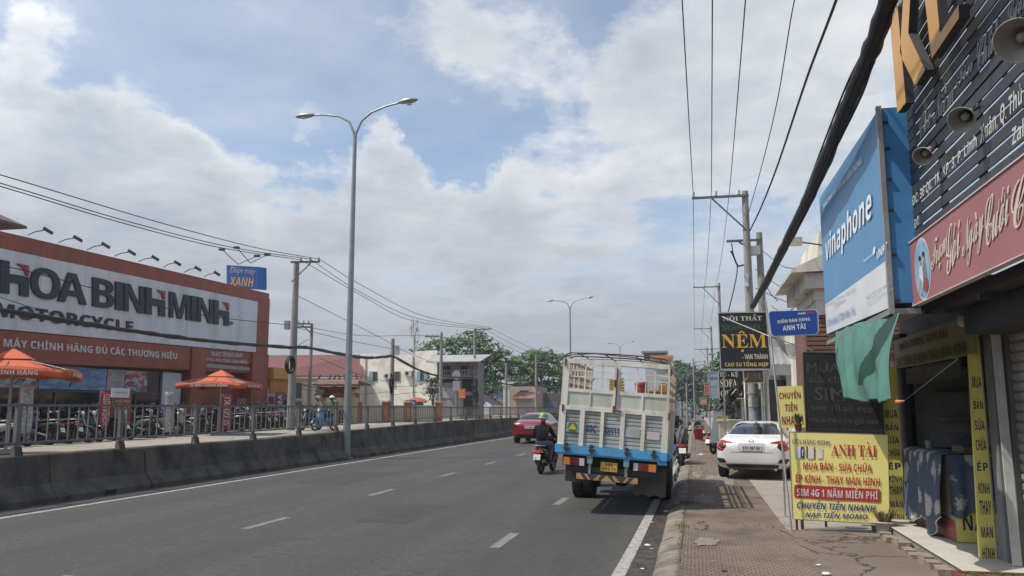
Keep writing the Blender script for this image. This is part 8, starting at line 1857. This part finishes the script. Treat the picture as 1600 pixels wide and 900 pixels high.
wpx('thick black cable bundle drooping across the shop name panel', [(-900, 330, -18.0), (-60, 473, -18.0), (0, 484, -18.0), (110, 502, -18.0), (220, 519, -18.0), (330, 533, -18.0), (452, 543, -18.15)], .075, None, 'cable_bundle', seg=7, sub=8, wob=.22)
wpx('thick black cable bundle running from the big pole past the street lamp', [(452, 543, -18.15), (500, 548, -18.4), (560, 558, -18.8), (640, 560, -19.2), (700, 553, -19.4)][:1] + [(480, 543, -18.4), (530, 553, -18.8), (575, 559, -19.1), (613, 556, -19.4)], .085, None, 'cable_bundle', seg=7, sub=8, wob=.22)
wpx('black cable bundle sagging from the leaning pole to the tree pole', [(613, 556, -19.4), (640, 571, -19.2), (665, 582, -18.8), (690, 588, -18.6), (741, 590, -18.9)], .075, None, 'cable_bundle', seg=6, sub=8, wob=.2)
wpx('black cable bundle running on from the tree pole into the distance', [(741, 590, -18.9), (790, 600, -18.4), (838, 603, -17.6), (880, 606, -17.4)], .08, None, 'cable_bundle', seg=6, sub=8, wob=.2)
for k, (pts, X) in enumerate([([(-40, 405), (60, 428), (170, 457), (300, 490), (452, 508)], -18.1), ([(-40, 452), (120, 500), (300, 531), (452, 545)], -18.2), ([(464, 508), (560, 524), (640, 524), (688, 524)], -20.), ([(464, 512), (540, 531), (613, 545)], -20.), ([(460, 460), (540, 500), (613, 537)], -18.9), ([(686, 526), (720, 532), (770, 548)], -18.5), ([(457, 597), (480, 604), (520, 607)], -19.), ([(460, 606), (540, 617), (612, 612)], -18.9), ([(612, 604), (650, 602), (688, 590)], -18.9), ([(612, 617), (650, 613), (688, 612)], -18.9), ([(482, 530), (455, 546)], -19.5), ([(616, 555), (650, 575), (690, 600)], -18.9), ([(614, 540), (640, 552), (688, 572)], -18.7), ([(500, 560), (560, 585), (612, 598)], -19)]):
    wire(['thin wire across the shop name panel', 'low thin wire beneath the letters of the shop panel', 'wire from the slim steel pole to the fuse arm pole', 'wire from the slim steel pole to the leaning pole', 'thin slanting wire from the big pole to the leaning pole', 'wire from the fuse arm pole to the tree', 'short low wire by the gate', 'low wire before the gate roof', 'low wire over the white house windows', 'lowest wire across the white house', 'short wire between the slim and big poles', 'wire falling along the white house wall', 'upper wire at the white house right half', 'slack wire past the street lamp'][k], [pX(x, y, X) for x, y in pts], .014 if k != 1 else .011)

# ================================================================== litter and weeds
g = MB(); LIT = M('crumpled white litter', (.55, .55, .54), .7, 0, .1, 20)
def litter(label, x, y, z, s, m, seed):
    rd = random.Random(seed); g = MB(); n = 9; vs = [V((x, y, z + s * .35))]
    for ring in (0.5, 1.): vs += [V((x + cos(2 * pi * k / n) * s * ring * rd.uniform(.6, 1.1), y + sin(2 * pi * k / n) * s * ring * 1.2 * rd.uniform(.6, 1.1), z + .004 + s * (1 - ring) * rd.uniform(.1, .6))) for k in range(n)]
    fs = [(0, 1 + k, 1 + (k + 1) % n) for k in range(n)] + [(1 + k, 1 + n + k, 1 + n + (k + 1) % n, 1 + (k + 1) % n) for k in range(n)]; g.add(vs, fs, m); o = g.solo('litter', label, 'litter', 'litter in the gutter and on the pavement'); solidify_mod(o, .003)
PKL = M('pink wrapper', (.48, .18, .18), .5); 
for lab, px, py, z, s, m in [('crumpled white bag in the gutter behind the truck wheel', 1041, 799, .004, .06, LIT), ('white cup lid lying in the gutter near the bottom edge', 1012, 852, .006, .05, LIT), ('pink wrapper beside the white cup in the gutter', 1018, 858, .006, .035, PKL), ('small white scrap in the wet gutter near the bottom edge', 1004, 889, .006, .03, LIT), ('tiny white scrap on the road edge by the white line', 1019, 816, .005, .025, LIT), ('white scrap on the cracked concrete at the right', 1279, 883, .13, .03, LIT), ('flat white lid on the cracked concrete at the bottom edge', 1291, 897, .13, .06, LIT), ('dark scrap on the paving tiles at the bottom', 1131, 892, .117, .04, BLACK), ('pale bag at the kerb ahead of the truck', 1062, 702, .004, .16, LIT), ('pale plastic bag on the pavement under the red bucket', 1096, 711, .117, .2, M('grey plastic bag', (.33, .35, .35), .4))]:
    q = pZ(px, py, z); litter(lab, q.x, q.y, z, s, m, px)
g = MB(); c = pX(325, 742, -12.3); c = pZ(325, 745, .01); litter('black torn bag against the foot of the barrier', c.x, c.y, .003, .14, BLACK, 5)
WEED = leafmat('weeds', (.10, .13, .04)); WEEDD = leafmat('dry weeds', (.20, .17, .09))
def weeds(label, spots, m, seed):
    rd = random.Random(seed); g = MB()
    for x, y, z, rx, ry, n, h in spots:
        for k in range(n):
            b = V((x + rd.gauss(0, rx), y + rd.gauss(0, ry), z)); a = rd.uniform(0, 2 * pi); e = b + V((cos(a) * h * .7, sin(a) * h * .7, h * rd.uniform(.3, 1.))); s_ = V((-sin(a), cos(a), 0)) * rd.uniform(.003, .008); g.add([b - s_, b + s_, e], [(0, 1, 2)], m)
    o = g.struct('weeds', 'stuff', label); o['category'] = 'weeds'
q1, q2, q3, q4, q5 = pZ(1066, 822, .113), pZ(1072, 786, .113), pZ(1090, 735, .113), pZ(1122, 707, .113), pZ(1200, 822, .113)
weeds('small weeds sprouting along the kerb joint and paving cracks', [(q1.x, q1.y, .112, .05, .12, 160, .05), (q2.x, q2.y, .112, .06, .15, 160, .06), (q3.x, q3.y, .112, .15, .9, 300, .08), (-.24, 12.0, .11, .02, 1.5, 120, .04), (q5.x, q5.y, .113, .2, .15, 120, .04), (-.2, 20., .11, .03, 4, 220, .06)], WEEDD, 3)
weeds('green weeds by the cream cabinet foot', [(q4.x, q4.y, .112, .08, .25, 260, .16), (q2.x + .03, q2.y, .112, .08, .1, 100, .06)], WEED, 5)
g = MB(); rd = random.Random(44); LF = leafmat('fallen leaves and grit', (.10, .075, .045))
for k in range(1100):
    y = 8.5 + 40 * rd.random() ** 2; x = (-.53 - abs(rd.gauss(0, .12))) if k % 4 else rd.uniform(-.3, 1.3); z = .008 if x < -.5 else .121
    if x < -.86: continue
    a = rd.uniform(0, 6.3); s_ = rd.uniform(.006, .022); t1 = V((cos(a), sin(a), rd.uniform(-.1, .4))) * s_; t2 = V((-sin(a), cos(a), rd.uniform(0, .3))) * s_ * .6; c = V((x, y, z + .006)); g.add([c - t1, c + t2, c + t1, c - t2], [(0, 1, 2, 3)], LF)
g.struct('fallen_leaves', 'stuff', 'small fallen leaves and grit along the gutter and pavement')
# ================================================================== the damp, dusty air of the street
hz = bpy.data.materials.new('damp air'); hz.use_nodes = True; t = hz.node_tree; t.nodes.clear()
pv = N(t, 'ShaderNodeVolumePrincipled'); pv.inputs['Color'].default_value = (.86, .90, .96, 1); pv.inputs['Density'].default_value = .0005; pv.inputs['Anisotropy'].default_value = .2
ho = N(t, 'ShaderNodeOutputMaterial'); t.links.new(pv.outputs[0], ho.inputs['Volume'])
g = MB(); g.box(-260, 200, -60, 460, -1.0, 16, hz); g.struct('haze', 'stuff', 'thin pale haze over the street')
